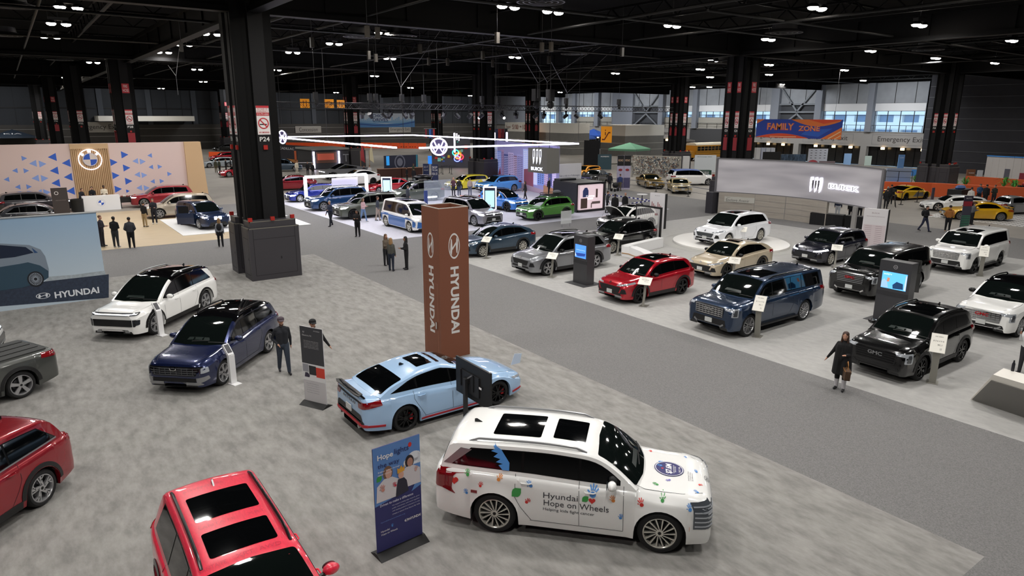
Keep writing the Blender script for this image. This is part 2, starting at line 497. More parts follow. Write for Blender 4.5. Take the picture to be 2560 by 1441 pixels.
# dark block to the far right
b = B(); DBL = mat('dark_block_wall', '35353a', 0.85, noise=(0.8, 0.9, 1.08, (1, 1, 1), 5))
b.box(X - 6, 10, 0, X + 1, 46.5, 15.5, DBL)
for i in range(8): b.box(X - 6.05, 10, 1.5 + i * 1.45, X - 6, 46.5, 1.56 + i * 1.45, mat('pale_mortar_line', '66676a', 0.8))
struct(b.build('wall_east_block'))
b = B(); b.box(X, -12, 0, X + 1, 10, 15.5, DBL); struct(b.build('wall_southeast'))
# ---------------------------------------------------------------- columns
COLM = mat('black_column_steel', '060606', 0.7, spec=.15)
COLP = mat('charcoal_column_panel', '19191a', 0.7, spec=.2)
BOXM = mat('charcoal_column_housing', '38363a', 0.45, noise=(300, 0.92, 1.08, (1, 1, 1), 2))
EDGE = mat('worn_housing_edge', '6a675e', 0.5)
REDS = flat('b2242e'); SIGNW = flat('d9d3d0'); LET = flat('cfcfcb')
GLOW_RED = mat('red_alarm', 'a02018', 0.4)
def column(x, y, letter, label, fire=0, detail=2):
 t = thing('column', label, 'column', (x, y, 0), 0, 'black hall columns')
 b = B()
 # crossed steel shaft: four corner posts in two faces and inner webs
 for sx in (-1, .82):
  for sy in (-1, 1):
   b.box(sx * .74 - .2, sy * .82 - .1, 2.2, sx * .74 + .2, sy * .82 + .1, 13.2, COLM)
 b.box(-.6, -.84, 2.2, .6, .84, 13.2, COLM); b.box(-.84, -.6, 2.2, .84, .6, 13.2, COLM)
 b.build('shaft', t)
 faces = [('panel', face_s(0.12, -.80, 0)), ('panel', face_w(-.80, .5, 0)), ('panel', face_w(-.80, -.42, 0))]
 for i, (nm, pl) in enumerate(faces):
  b = B(); w = (.33, .2, .2)[i]
  b.prism(rect(-w, 2.3, w, 13.0)[0], pl, .16, COLP)
  pn = b.build(nm, t)
  o, U, V = pl
  b = B()
  hw = w * .86
  b.prism(rect(-hw, 6.62, hw, 7.46)[0], pl, .175, SIGNW, .16)
  b.prism(rect(-hw, 7.46, hw, 7.9)[0], pl, .175, SIGNW, .16)
  b.flatmesh(rect(-hw, 7.80, hw, 7.9), pl, .18, REDS)
  b.flatmesh(rect(-hw, 7.46, hw, 7.60), pl, .18, REDS)
  if detail:
   b.flatmesh(shift(text2d('IN CASE OF\nEMERGENCY', hw * 1.8, .17), 0, 7.70), pl, .18, REDS)
   b.flatmesh(shift(text2d('312-791-6060', hw * 1.8, .08), 0, 7.53), pl, .183, SIGNW)
   b.flatmesh(shift(text2d('NO SMOKING', hw * 1.6, .07, bold=.02), 0, 6.72), pl, .18, REDS)
  r = min(hw * .85, .25)
  b.flatmesh(annulus(0, 7.12, r, .25 , r - .05, .20, 24), pl, .18, REDS)
  b.flatmesh(rect(-r * .7, 7.05, r * .6, 7.10), pl, .179, BLACK)
  b.flatmesh(stroke([(-r * .66, 7.29), (r * .66, 6.95)], .05), pl, .182, REDS)
  b.build('no_smoking_sign', pn)
  b = B(); b.flatmesh(shift(text2d(letter, min(w * 1.35, .62), .2, bold=.02), 0, 6.42), pl, .165, LET); b.build('lettering', pn)
  if fire:
   b = B(); b.prism(rect(-hw, 9.3, hw, 10.1)[0], pl, .175, REDS, .16)
   b.flatmesh(shift(text2d('FIRE\nHOSE', hw * 1.6, .6), 0, 9.7), pl, .18, SIGNW)
   b.build('fire_hose_sign', pn)
   b = B(); b.prism(rect(-hw, 4.9, hw, 5.9)[0], pl, .2, flat('8c1f28'), .16); b.prism(circ(0, 6.02, .08), pl, .22, GLOW_RED, .16)
   if i != 1: pass
   b.build('hose_cabinet', pn)
  else:
   b = B(); b.prism(rect(-.09, 5.95, .09, 6.15)[0], pl, .24, GLOW_RED, .16); b.build('fire_alarm', pn)
 # housing: two stepped boxes crossing
 for (x0, y0, x1, y1) in ((-1.16, -1.65, 1.16, -.5), (-1.25, .41, 1.25, 1.5), (-.98, -.49, .98, .40)):
  b = B()
  b.box(x0, y0, 0, x1, y1, 2.45, BOXM)
  b.box(x0 + .1, y0 + .1, 2.45, x1 - .1, y1 - .1, 2.75, BOXM)
  for (a0, b0, a1, b1, z) in ((x0, y0, x1, y1, 2.45), (x0 + .1, y0 + .1, x1 - .1, y1 - .1, 2.75)):
   for q in ((a0, b0, a1, b0 + .03), (a0, b1 - .03, a1, b1), (a0, b0, a0 + .03, b1), (a1 - .03, b0, a1, b1)):
    b.box(q[0] - .005, q[1] - .005, z - .03, q[2] + .005, q[3] + .005, z + .01, EDGE)
  h = b.build('housing', t)
  if detail > 1:
   b = B(); g = mat('housing_groove', '17171a', 0.7)
   for pl, hw in ((face_s((x0 + x1) / 2, y0, 0), (x1 - x0) / 2), (face_w(x0, (y0 + y1) / 2, 0), (y1 - y0) / 2)):
    for sx in (-1, 1): b.flatmesh(rect(sx * (hw - .2) - .012, .25, sx * (hw - .2) + .012, 2.42), pl, .003, g)
    for z in (.25, 1.95): b.flatmesh(rect(-hw + .2, z - .01, hw - .2, z + .01), pl, .003, g)
    b.flatmesh(poly(circ(.25, 1.0, .035, .07)), pl, .004, g)
   b.build('access_panel', h)
 for p in ((-1.0, -1.5), (.0, -1.55), (1.0, -1.3), (-1.1, 1.3)):
  b = B(); b.box(p[0] - .09, p[1] - .06, 2.76, p[0] + .09, p[1] + .06, 2.93, GLOW_RED); b.build('beacon', t)
 return t
column(9.45, 33.55, 'P24', 'black steel column marked P24 on a tall charcoal housing beside the white SUV', 0)
column(47.4, 34.7, 'K24', 'black column marked K24 with red fire hose signs behind the wide curved grey wall', 1)
column(79.5, 33.0, 'F24', 'black column marked F24 at the far right on a dark housing in green plants', 0)
column(8.9, 71.2, 'P28', 'black column marked P28 with a red fire hose sign behind the wall with blue triangles', 1, 1)
column(7.3, 99, 'P32', 'black column marked P32 behind the left half of the wall with blue triangles', 0, 1)
column(6.5, 132, 'P36', 'black column marked P36 far behind the wall with blue triangles', 1, 1)
column(5.5, 160, 'P40', 'leftmost and farthest of the black columns on the left', 0, 1)
column(43.8, 66, 'K28', 'black column marked K28 between the glowing round logo and the city street picture wall', 0, 1)
column(42.1, 99, 'K32', 'black column behind the left end of the blue skyline banner', 1, 1)
column(39, 160, 'K40', 'black column partly hidden by the left edge of the P24 column', 1, 1)
column(75.5, 132, 'F36', 'black column behind the small hanging flags left of the glowing ring centre', 0, 1)
column(76.4, 66, 'F28', 'black column with red hose boxes between the escalator block and the school bus', 1, 1)
column(76, 99, 'F32', 'black column above the grey room block beside the lift sign', 1, 1)
# ---------------------------------------------------------------- roof steel
def girder(p, q, z0=11.85, z1=13.4, label=None, w=.45, step=4.2):
 b = B(); p = Vector((*p, 0)); q = Vector((*q, 0)); d = q - p; L = d.length; d.normalize()
 for z in (z0 + .12, z1): b.bar(p + ZP * z, q + ZP * z, w, STEEL, .24)
 b.bar(p + ZP * (z0 + .0), q + ZP * z0, w + .12, STEEL2, .03)
 b.bar(p + ZP * ((z0 + z1) / 2), q + ZP * ((z0 + z1) / 2), .12, STEEL, z1 - z0)
 k = int(L / step)
 for i in range(k + 1):
  a = p + d * (L * i / k); b.bar(a + ZP * z0, a + ZP * z1, .3, STEEL)
 return tag(b.build('roof_girder'), label, 'girder', 'black roof girders')
for y in (33, 66, 99, 132, 0): girder((-38, y), (111, y), label='deep black roof girder running across above the row of columns, lit edge painted paler')
for x in (9.5, 44.3, 79, -25): girder((x, -10), (x, 166), label='deep black roof girder running away towards the far wall')
random.seed(3)
def joist(p, q, z):
 b = B(); p = Vector((*p, z)); q = Vector((*q, z)); L = (q - p).length; d = (q - p) / L
 b.bar(p, q, .12, STEEL2); b.bar(p + ZP * .9, q + ZP * .9, .12, STEEL)
 k = int(L / 2.1)
 for i in range(k):
  a = p + d * (L * i / k); c = p + d * (L * (i + .5) / k); e = p + d * (L * (i + 1) / k)
  b.bar(a, c + ZP * .9, .06, STEEL); b.bar(c + ZP * .9, e, .06, STEEL)
 return tag(b.build('roof_joist'), 'thin black lattice roof joist under the dark ceiling', 'joist', 'black lattice roof joists')
for i in range(1, 18):
 y = i * 8.35
 if abs(y % 33.4) < 2: continue
 joist((-38, y), (110, y), 13.6)
for i in range(-3, 13):
 x = 9.5 + i * 8.6
 joist((x + 4.3, 0), (x + 4.3, 166), 12.95)
PIPE = mat('galvanised_pipe', '161617', 0.5, 0.2)
for i, (p, q, z) in enumerate((((-30, 38), (60, 41), 12.1), ((2, 10), (2, 120), 12.3), ((15, 8), (15, 130), 12.2), ((24, 14), (27, 90), 12.0), ((33, 5), (33, 100), 12.2), ((-30, 26), (100, 26), 12.2), ((-30, 55), (105, 55), 12.3), ((52, 10), (52, 120), 12.3), ((66, 10), (66, 120), 12.1), ((-30, 74), (105, 74), 12.3), ((27, 22), (100, 22), 12.25))):
 b = B(); b.cyl((*p, z), (*q, z), .07, PIPE, n=8)
 tag(b.build('ceiling_pipe'), 'thin grey pipe run hanging under the black roof steel', 'pipe', 'grey pipe runs under the roof')
# high bay lights
LAMP = mat('lamp_glow', 'fff4e6', 0.5, emit=60)
proto = None
for i, (x, y) in enumerate(HB_XY + FAR_FILL_XY):
 if proto is None:
  proto = thing('high_bay_light', 'bright high bay light with four reflectors hanging under the black ceiling', 'ceiling light', (x, y, HB_Z), 0, 'high bay lights')
  b = B(); b.box(-.5, -.14, .05, .5, .14, .22, DARK); b.cyl((0, 0, .2), (0, 0, 2.82), .02, DARK, n=6); b.build('housing', proto)
  for k in (-1, 1):
   b = B(); b.lathe([(.30, -.12), (.24, .0), (.1, .1)], CHROME, (k * .36, 0, 0), n=16); rf = b.build('reflector', proto)
   b = B(); b.ell((k * .36, 0, -.14), (.24, .24, .11), LAMP, 12); b.build('bulb', rf)
  tree = [(c, kids(c)) for c in kids(proto)]
 else:
  copy_thing(proto, (x, y, HB_Z), 0, proto['label'], tree=tree)
# round air diffusers
DIF = mat('diffuser_grey', '3c3c3e', 0.5)
proto = None
for (px, py) in ((22, 15), (1000, 90), (1352, 5), (8, 88), (900, 92), (1435, 135), (1800, 158), (2320, 125), (540, 158), (1960, 82), (150, 150), (180, 142), (70, 124)):
 p = at(px, py, 12.4)
 if proto is None:
  proto = thing('air_diffuser', 'round ringed air diffuser hanging in the dark ceiling', 'air vent', p, 0, 'round air diffusers')
  b = B(); b.lathe([(1.1, 0), (1.05, .06), (.75, .18), (.7, .5), (.0001, .5)], DIF, n=28); b.build('cone', proto)
  b = B()
  for r in (1.08, .82, .55, .28): b.lathe([(r, -.02), (r - .07, -.02), (r - .1, .06), (r, -.02)], DIF, n=28)
  b.build('ring', proto)
  tree = [(c, kids(c)) for c in kids(proto)]
 else: copy_thing(proto, p, 0, proto['label'], tree=tree)
# ---------------------------------------------------------------- cars
def paint(name, col, metal=0.25, rough=0.28):
 return mat('car_paint_' + name, col, rough, metal, coat=1.0)
LENS = mat('headlight_lens', 'b9bec4', 0.08, 0.4)
LENSON = mat('lit_headlight', 'f4f8ff', 0.3, emit=7)
DRL = mat('daytime_light', 'e9eef5', 0.2, emit=1.2)
TAIL = mat('red_tail_lens', '7c0d14', 0.1, coat=1)
TAILON = mat('lit_tail_lens', 'd81a22', 0.2, emit=1.5)
SILV = mat('silver_alloy', 'b8b8ba', 0.28, 0.75)
BRIGHT = mat('bright_alloy', 'd9d6cc', 0.25, 0.6)
BLKA = mat('gloss_black_alloy', '0e0e0f', 0.25, 0.3)
SATIN = mat('satin_silver_trim', '9fa0a2', 0.35, 0.7)
PLATE = mat('licence_plate', 'c9cbc9', 0.5)
REDP = mat('red_pinstripe', 'a81c26', 0.35)
ORANGE = mat('orange_marker', 'c8641c', 0.3)
def grid_poly(bm0, pts, step):
 """outline filled and cut on a grid so it can follow a curved body"""
 bm = bmesh.new()
 vs, fs = pts if isinstance(pts, tuple) else poly(pts)
 vv = [bm.verts.new((p[0], p[1], 0)) for p in vs]
 for f in fs:
  try: bm.faces.new([vv[i] for i in f])
  except ValueError: pass
 if step:
  xs = [v[0] for v in vs]; ys = [v[1] for v in vs]
  for a, (lo, hi) in enumerate(((min(xs), max(xs)), (min(ys), max(ys)))):
   k = math.ceil(lo / step + 0.01)
   while k * step < hi - 0.002:
    co = [0, 0, 0]; no = [0, 0, 0]; co[a] = k * step; no[a] = 1
    bmesh.ops.bisect_plane(bm, geom=bm.verts[:] + bm.edges[:] + bm.faces[:], plane_co=co, plane_no=no, dist=1e-5)
    k += 1
 bm.verts.ensure_lookup_table(); bm.verts.index_update()
 r = [(v.co.x, v.co.y) for v in bm.verts], [tuple(v.index for v in f.verts) for f in bm.faces]
 bm.free()
 return r
class Car:
 """a car body lofted from its side profile; details are laid on it through ray casts"""
 def __init__(c, **k):
  c.__dict__.update(dict(L=4.9, W=1.92, H=1.72, wb=2.9, fo=.92, r=.37, gc=.22, hood=1.08, nose=.86, nb=.34, belt=1.07, beltr=1.13, cowl=None, rf=None, rr=None, rg=None, rrz=None,
          rgz=None, tail=None, k=.30, shoulder=.05, droop=0, boxy=0.0, nx=None, nt=.14, tb=.42, crown=.035, roofpk=.45, tw=.24, fl=.05))
  c.__dict__.update(k)
  c.xf = c.wb / 2 + c.fo; c.xt = c.xf - c.L
  if c.cowl is None: c.cowl = c.xf - 1.22
  if c.rf is None: c.rf = c.cowl - .82
  if c.rr is None: c.rr = c.xt + .42
  if c.rg is None: c.rg = c.xt + .10
  if c.rrz is None: c.rrz = c.H - .09
  if c.rgz is None: c.rgz = c.beltr - .02
  if c.tail is None: c.tail = c.beltr - .04
  xf, xt = c.xf, c.xt
  c.top = [(xt, c.tail - .22), (xt + .03, c.tail - .05), (xt + .10, c.tail), (xt + .35, c.beltr - .02), (c.wb * -.25, (c.belt + c.beltr) / 2), (c.cowl - .75, c.belt),
     (c.cowl - .2, c.belt + .01), (c.cowl, c.hood), (lerp(c.cowl, xf, .35), c.hood - .035 - .01), (lerp(c.cowl, xf, .7), lerp(c.hood, c.nose, .55)), (xf - .16, c.nose), (xf - .05, c.nose - .05), (xf, c.nose - c.nt)]
  m1 = lerp(c.rf, c.rr, .18); m2 = lerp(c.rf, c.rr, c.roofpk)
  c.roof = smooth_line([(c.cowl + .02, c.hood - .03), (lerp(c.cowl, c.rf, .55), lerp(c.hood, c.H, .57)), (c.rf, c.H - .075), (m1, c.H - .02), (m2, c.H), (lerp(m2, c.rr, .6), lerp(c.H, c.rrz, .35)), (c.rr, c.rrz), (lerp(c.rr, c.rg, .55), lerp(c.rrz, c.rgz, .45)), (c.rg, c.rgz - .03)], 5)
  c.roof = sorted([(x, z) for x, z in c.roof])
 def ztop(c, x): return interp(c.top, x)
 def zroof(c, x): return interp(c.roof, x)
 def zbelt(c, x):
  z = interp([(c.xt, c.beltr), (c.wb * -.25, (c.belt + c.beltr) / 2), (c.cowl - .3, c.belt), (c.cowl, c.belt)], x)
  return min(z, c.ztop(x))
 def wide(c, x):
  w = c.W / 2
  e = max(0, (x - (c.xf - .85)) / .85); w *= 1 - (.17 if not c.boxy else .09) * e ** 2.6
  if x > c.xf - .12: w -= .10 * ((x - c.xf + .12) / .12) ** 2
  e = max(0, ((c.xt + .7) - x) / .7); w *= 1 - .10 * e ** 2.4
  if x < c.xt + .1: w -= .07 * ((c.xt + .1 - x) / .1) ** 2
  return w
 def low(c, x):
  z = c.gc
  if x > c.wb / 2 + c.r: z = lerp(c.gc + .0, c.nb * .75, min(1, (x - c.wb / 2 - c.r) / max(.1, c.fo - c.r)) ** 2)
  if x > c.xf - .02: z = c.nb
  if x < -c.wb / 2 - c.r: z = lerp(c.gc, c.tb * .8, min(1, (-c.wb / 2 - c.r - x) / max(.1, -c.wb / 2 - c.r - c.xt)) ** 1.5)
  if x < c.xt + .02: z = c.tb
  for xw in (c.wb / 2, -c.wb / 2):
   ra = c.r + .055; d = abs(x - xw)
   if d <= ra + 1e-6: z = max(z, c.r + math.sqrt(max(0, ra * ra - d * d)))
  return z
 def body_mesh(c, m, under):
  b = B(); ra = c.r + .055
  xs = [c.xf, c.xf - .02, c.xf - .05, c.xf - .09, c.xf - .16, c.xf - .26, c.xt, c.xt + .03, c.xt + .06, c.xt + .10, c.xt + .2, c.xt + .35]
  for xw in (c.wb / 2, -c.wb / 2):
   xs += [xw + ra * math.cos(PI * i / 14) for i in range(15)] + [xw + ra + .004, xw - ra - .004]
  x = c.xt + .5
  while x < c.xf - .35:
   if all(abs(x - q) > .05 for q in xs): xs.append(x)
   x += .16
  xs += [c.cowl, c.cowl - .12]
  xs = sorted(set(round(q, 4) for q in xs), reverse=True)
  xs = [q for i, q in enumerate(xs) if i == 0 or xs[i - 1] - q > .0035]
  rows = []
  for x in xs:
   w = c.wide(x); zl = c.low(x); zt = c.ztop(x)
   zs = zt - min(c.shoulder + (.07 if x > c.cowl else 0), (zt - zl) * .5)
   inner = max(.1, w - .36)
   pts = [(0, c.gc + .03), (inner, c.gc + .03), (inner, zl + .0), (w * .955 - .03, zl)]
   for f in (0, .06, .22, .42, .62, .80, .93, 1.0):
    z = lerp(zl, zs, f)
    y = w * interp([(c.gc, .955), (c.gc + .12, .985), (.50, 1.0), (.64, .992), (.78, 1.0), (zs - .05 if zs > .9 else .95, .985), (max(1.0, zs), .95)], z)
    fl = 0
    for xw in (c.wb / 2, -c.wb / 2):
     d = math.hypot(x - xw, z - c.r)
     fl = max(fl, c.fl * .5 * max(0, 1 - max(0, d - ra) / .16)) if d > ra - .08 else fl
    if f == 1.0: y = w * .945
    pts.append((y + fl * (1 if f < .9 else .3) * (0 if x > c.xf - .1 or x < c.xt + .1 else 1), z))
   wt = w * .93
   hump = c.crown * .4 if x > c.cowl else 0
   for fy, fz in ((.955, .62), (.86, .92), (.62, 1.0), (.32, 1.0), (0, 1.0)):
    pts.append((wt * fy, lerp(zs, zt, fz) + hump * (1 - fy * fy)))
   rows.append([(x, y, z) for y, z in pts])
  nb_ = len(rows[0])
  for side in (1, -1):
   vv = [[b.bm.verts.new((x, y * side, z)) for x, y, z in r] for r in rows]
   for a, d in zip(vv, vv[1:]):
    for j in range(nb_ - 1):
     b.face([a[j], a[j + 1], d[j + 1], d[j]], under if j < 3 else m, True)
   b.face(vv[0][3:] + [b.bm.verts.new((rows[0][0][0], 0, rows[0][3][2]))], m, False)
   b.face(vv[-1][3:] + [b.bm.verts.new((rows[-1][0][0], 0, rows[-1][3][2]))], m, False)
  bmesh.ops.remove_doubles(b.bm, verts=b.bm.verts, dist=2e-4)
  return b
 def cabin_mesh(c, m, roofm=None):
  b = B(); rows = []
  xs = [c.rg + (c.cowl - c.rg) * i / 44 for i in range(45)]
  xs[0] += .002; xs[-1] -= .002
  for x in xs[::-1]:
   w = c.wide(x) * .93
   zb = c.zbelt(x) - .04; zt = max(c.zroof(x), zb + .002); h = zt - zb
   tf = c.tw * h
   fr = max(0, (x - c.rf + .15) / (c.cowl - c.rf + .15)); re = max(0, ((c.rr + .25) - x) / (c.rr + .25 - c.rg))
   cur = .16 * min(1, fr) - .09 * min(1, re)
   pts = []
   for f in (0, .35, .68, .84, .93): pts.append((w - tf * f, zb + h * f, f))
   yt = w - tf * .97
   cr = c.crown * min(1, h / .4)
   for fy, fz in ((.955, .985), (.88, .999), (.7, 1), (.45, 1), (.2, 1), (0, 1)):
    pts.append((yt * fy, zb + h * fz + cr * (1 - fy * fy) - cr * .25, 1))
   row = []
   for y, z, f in pts:
    row.append((x + cur * (1 - (y / w) ** 2) * 1.0, y, z))
   rows.append(row)
  n = len(rows[0])
  for side in (1, -1):
   vv = [[b.bm.verts.new((x, y * side, z)) for x, y, z in r] for r in rows]
   for i, (a, d) in enumerate(zip(vv, vv[1:])):
    for j in range(n - 1):
     b.face([a[j], a[j + 1], d[j + 1], d[j]], (roofm if roofm and j >= 3 and c.rr - .1 < rows[i][0][0] < c.rf + .14 else m), True)
  bmesh.ops.remove_doubles(b.bm, verts=b.bm.verts, dist=2e-4)
  return b
 def make(c, m, roofm=None, under=None):
  """builds body and cabin bmeshes and the surface for laying details on"""
  c.bb = c.body_mesh(m, under or PLASTIC); c.cb = c.cabin_mesh(m, roofm)
  V, F = [], []
  for q in (c.bb.bm, c.cb.bm):
   q.verts.index_update(); k = len(V)
   V += [v.co.copy() for v in q.verts]; F += [tuple(v.index + k for v in f.verts) for f in q.faces]
  c.bvh = BVHTree.FromPolygons(V, F)
  return c
 def lay(c, b, shape2d, view, m, off=.006, step=.11, both=False, lim=3.0, skirt=True):
  """view: 'L','R' (s=x,z) 'F','K' (s=y,z) 'T' (x,y) or yaw angle in degrees (s across, z)"""
  vs, fs = grid_poly(None, shape2d, step)
  out = []
  for s, t in vs:
   if view == 'L': o, d = Vector((s, 3, t)), Vector((0, -1, 0))
   elif view == 'R': o, d = Vector((s, -3, t)), Vector((0, 1, 0))
   elif view == 'F': o, d = Vector((5, s, t)), Vector((-1, 0, 0))
   elif view == 'K': o, d = Vector((-5, s, t)), Vector((1, 0, 0))
   elif view == 'T': o, d = Vector((s, t, 4)), Vector((0, 0, -1))
   elif view == 'W':      # windscreen: s=y, t = distance from the cowl up the glass
    a = Vector((c.cowl, 0, c.hood)); e = Vector((c.rf, 0, c.H - .05)); u = (e - a).normalized(); nn = Vector((-u.z, 0, u.x)); nn = nn if nn.z > 0 else -nn
    o = a + u * t + Vector((0, s, 0)) + nn * 2; d = -nn
   elif view == 'Z':      # rear glass
    a = Vector((c.rg, 0, c.rgz)); e = Vector((c.rr, 0, c.rrz)); u = (e - a).normalized(); nn = Vector((-u.z, 0, u.x)); nn = nn if nn.x < 0 else -nn
    o = a + u * t + Vector((0, s, 0)) + nn * 2; d = -nn
   else:
    an = R(view); D = Vector((math.cos(an), math.sin(an), 0)); U = Vector((-math.sin(an), math.cos(an), 0))
    Cn = Vector((c.xf - .5, c.W / 2 - .5, 0)) if view < 90 else Vector((c.xt + .5, c.W / 2 - .5, 0))
    o = Cn + U * s + D * 6 + Vector((0, 0, t)); d = -D
   hit, nr, _, _ = c.bvh.ray_cast(o, d)
   if hit is None:
    hit, nr, _, _ = c.bvh.find_nearest(o + d * (5.4 if not isinstance(view, str) else o.length * .6)); nr = -d
   if nr.dot(d) > 0: nr = -nr
   out.append((hit + nr * off, nr))
  for side in ((1, -1) if both else (1,)):
   vv = [b.bm.verts.new((p.x, p.y * side, p.z)) for p, _ in out]
   used = {}
   for f in fs:
    b.face([vv[i] for i in f], m, True)
    for i, j in zip(f, f[1:] + f[:1]): used[(i, j)] = used.get((i, j), 0) + 1
   if skirt:
    lo = {}
    for (i, j) in list(used):
     if (j, i) in used: continue
     for k in (i, j):
      if k not in lo:
       p, nr = out[k]; q = p - nr * (off + .006); lo[k] = b.bm.verts.new((q.x, q.y * side, q.z))
     b.face([vv[i], vv[j], lo[j], lo[i]], m, False)
  return b
 def one(c, parent, name, shape2d, view, m, label=None, **k):
  b = B(); c.lay(b, shape2d, view, m, **k)
  o = b.build(name, parent, sharp=50)
  if label: o['label'] = label
  return o
 def pair(c, parent, name, shape2d, view, m, **k):
  """the same detail on the left and, mirrored, on the right: two parts"""
  r = []
  for side in (1, -1):
   b = B(); c.lay(b, shape2d, view, m, **k)
   if side < 0:
    for v in b.bm.verts: v.co.y *= -1
   r.append(b.build(name, parent, sharp=50))
  return r
 def top_at(c, x, y):
  h = c.bvh.ray_cast(Vector((x, y, 4)), Vector((0, 0, -1)))
  return h[0]
 def dlo(c, x0, xb, xt_, up=.035, dn=.10):
  """side glass outline: from the windscreen foot x0 back to xb (belt) and xt_ (roof)"""
  bot = [(x, c.zbelt(x) + up) for x in [lerp(xb, x0, i / 8) for i in range(9)]]
  top = []
  for i in range(25):
   x = lerp(x0, xt_, i / 24)
   zt = c.zroof(x) - dn
   if zt > c.zbelt(x) + up + .02: top.append((x, zt))
  return bot + top
def cut_x(pts, a, b):
 """part of an outline between x=a and x=b"""
 def clip(P, lim, sgn):
  out = []
  for i in range(len(P)):
   p, q = P[i - 1], P[i]
   ip, iq = sgn * (p[0] - lim) >= 0, sgn * (q[0] - lim) >= 0
   if ip != iq:
    t = (lim - p[0]) / (q[0] - p[0]); out.append((lim, p[1] + (q[1] - p[1]) * t))
   if iq: out.append(q)
  return out
 return clip(clip(pts, a, 1), b, -1)
_wheels = {}
def wheel_meshes(r, style, rimm):
 key = (round(r, 3), style, rimm.name)
 if key in _wheels: return _wheels[key]
 w = .23; rr = r * .735 if style not in ('truck', 'wire') else r * .68
 t = B()
 t.lathe([(rr, w / 2 - .015), (rr + .02, w / 2), (r - .035, w / 2), (r - .008, w / 2 - .03), (r, w / 2 - .06), (r, -w / 2 + .06), (r - .03, -w / 2), (rr, -w / 2)], RUBBER, ax='Y', n=36)
 t.lathe([(rr + .035, w / 2 + .002), (rr + .06, w / 2 + .003)], RUBBER, ax='Y', n=36)
 tm = t.build('t', None); tme = tm.data; bpy.data.objects.remove(tm)
 b = B(); y = w / 2 - .03
 dark = mat('wheel_shadow_black', '070708', 0.5)
 b.lathe([(rr + .004, w / 2 - .008), (rr - .012, w / 2 - .004), (rr - .028, y), (rr - .03, -.05)], rimm, ax='Y', n=36)
 b.lathe([(rr - .03, -.03), (.0001, -.03)], dark, ax='Y', n=24)
 b.lathe([(rr * .62, -.02), (rr * .62, .0), (.05, .0)], mat('brake_disc', '55565a', 0.35, 0.8), ax='Y', n=24)
 def spoke(a0, a1, w0, w1, r0=.05, r1=rr - .02, lift=0.012, m=None):
  p0 = (r0 * math.cos(a0), r0 * math.sin(a0)); p1 = (r1 * math.cos(a1), r1 * math.sin(a1))
  d = Vector((p1[0] - p0[0], p1[1] - p0[1])).normalized(); n = Vector((-d.y, d.x))
  q = [(p0[0] + n.x * w0, p0[1] + n.y * w0), (p0[0] - n.x * w0, p0[1] - n.y * w0), (p1[0] - n.x * w1, p1[1] - n.y * w1), (p1[0] + n.x * w1, p1[1] + n.y * w1)]
  pl = (Vector((0, y - .03, 0)), Vector((-1, 0, 0)), ZP)
  b.prism(q, pl, .03 + lift, m or rimm)
 if style == 'turbine':
  for i in range(14):
   a = 2 * PI * i / 14
   spoke(a - .25, a + .06, .008, .013); spoke(a - .25, a + .19, .008, .007, m=dark, lift=.008)
 elif style == 'five':
  for i in range(5):
   a = 2 * PI * i / 5 + .3; spoke(a, a, .035, .05)
 elif style == 'fivey':
  for i in range(5):
   a = 2 * PI * i / 5 + .3; spoke(a, a - .26, .018, .016); spoke(a, a + .26, .018, .016)
 elif style == 'blade':
  for i in range(5):
   a = 2 * PI * i / 5; spoke(a - .1, a + .34, .03, .02); spoke(a + .2, a + .62, .012, .012); spoke(a + .34, a + .0, .01, .012, r0=rr * .6)
 elif style == 'ten':
  for i in range(10):
   a = 2 * PI * i / 10; spoke(a, a, .012, .02)
 elif style == 'mesh':
  for i in range(8):
   a = 2 * PI * i / 8; spoke(a, a - .2, .012, .012); spoke(a, a + .2, .012, .012); spoke(a - .2, a - .2, .006, .01, r0=rr * .5)
 elif style == 'truck':
  for i in range(5):
   a = 2 * PI * i / 5 + .3; spoke(a, a, .045, .03); spoke(a, a, .02, .012, lift=.018, m=dark)
 elif style == 'wire':
  for i in range(20):
   a = 2 * PI * i / 20; spoke(a, a + .3, .004, .004)
 b.lathe([(.07, y - .02), (.065, y + .012), (.0001, y + .014)], rimm, ax='Y', n=16)
 b.lathe([(.032, y + .016), (.0001, y + .017)], dark, ax='Y', n=12)
 rm = b.build('r', None); rme = rm.data; bpy.data.objects.remove(rm)
 _wheels[key] = (tme, rme)
 return _wheels[key]
def add_wheels(t, c, style='five', rimm=SILV, caliper=None, skip=()):
 tme, rme = wheel_meshes(c.r, style, rimm)
 for sx in (1, -1):
  for sy in (1, -1):
   if (sx, sy) in skip: continue
   w = link('wheel', tme, t, (sx * c.wb / 2, sy * (c.W / 2 - .115 - .012), c.r), 0 if sy > 0 else PI)
   link('rim', rme, w)
   if caliper:
    b = B(); b.box(-.2, -.02, -.07, -.12, .07, .09, caliper); b.build('brake_caliper', w)
def mirror_part(t, c, m, glassm=None, x=None, z=None, size=1.0):
 for sy in (1, -1):
  b = B()
  xx = (c.cowl - .42) if x is None else x; zz = (c.belt + .10) if z is None else z; yy = c.W / 2 * .93
  b.ell((xx, sy * (yy + .15), zz), (.085 * size, .125 * size, .085 * size), m, 12)
  b.bar((xx + .02, sy * (yy - .05), zz - .06), (xx, sy * (yy + .08), zz - .03), .05, PLASTIC)
  o = b.build('mirror', t)
  b = B(); b.prism(circ(0, 0, .10 * size, .068 * size, 16), (Vector((xx - .078 * size, sy * (yy + .15), zz)), -YP, ZP), .012, mat('mirror_glass', '8c98a0', 0.03, 0.9)); b.build('mirror_glass', o)
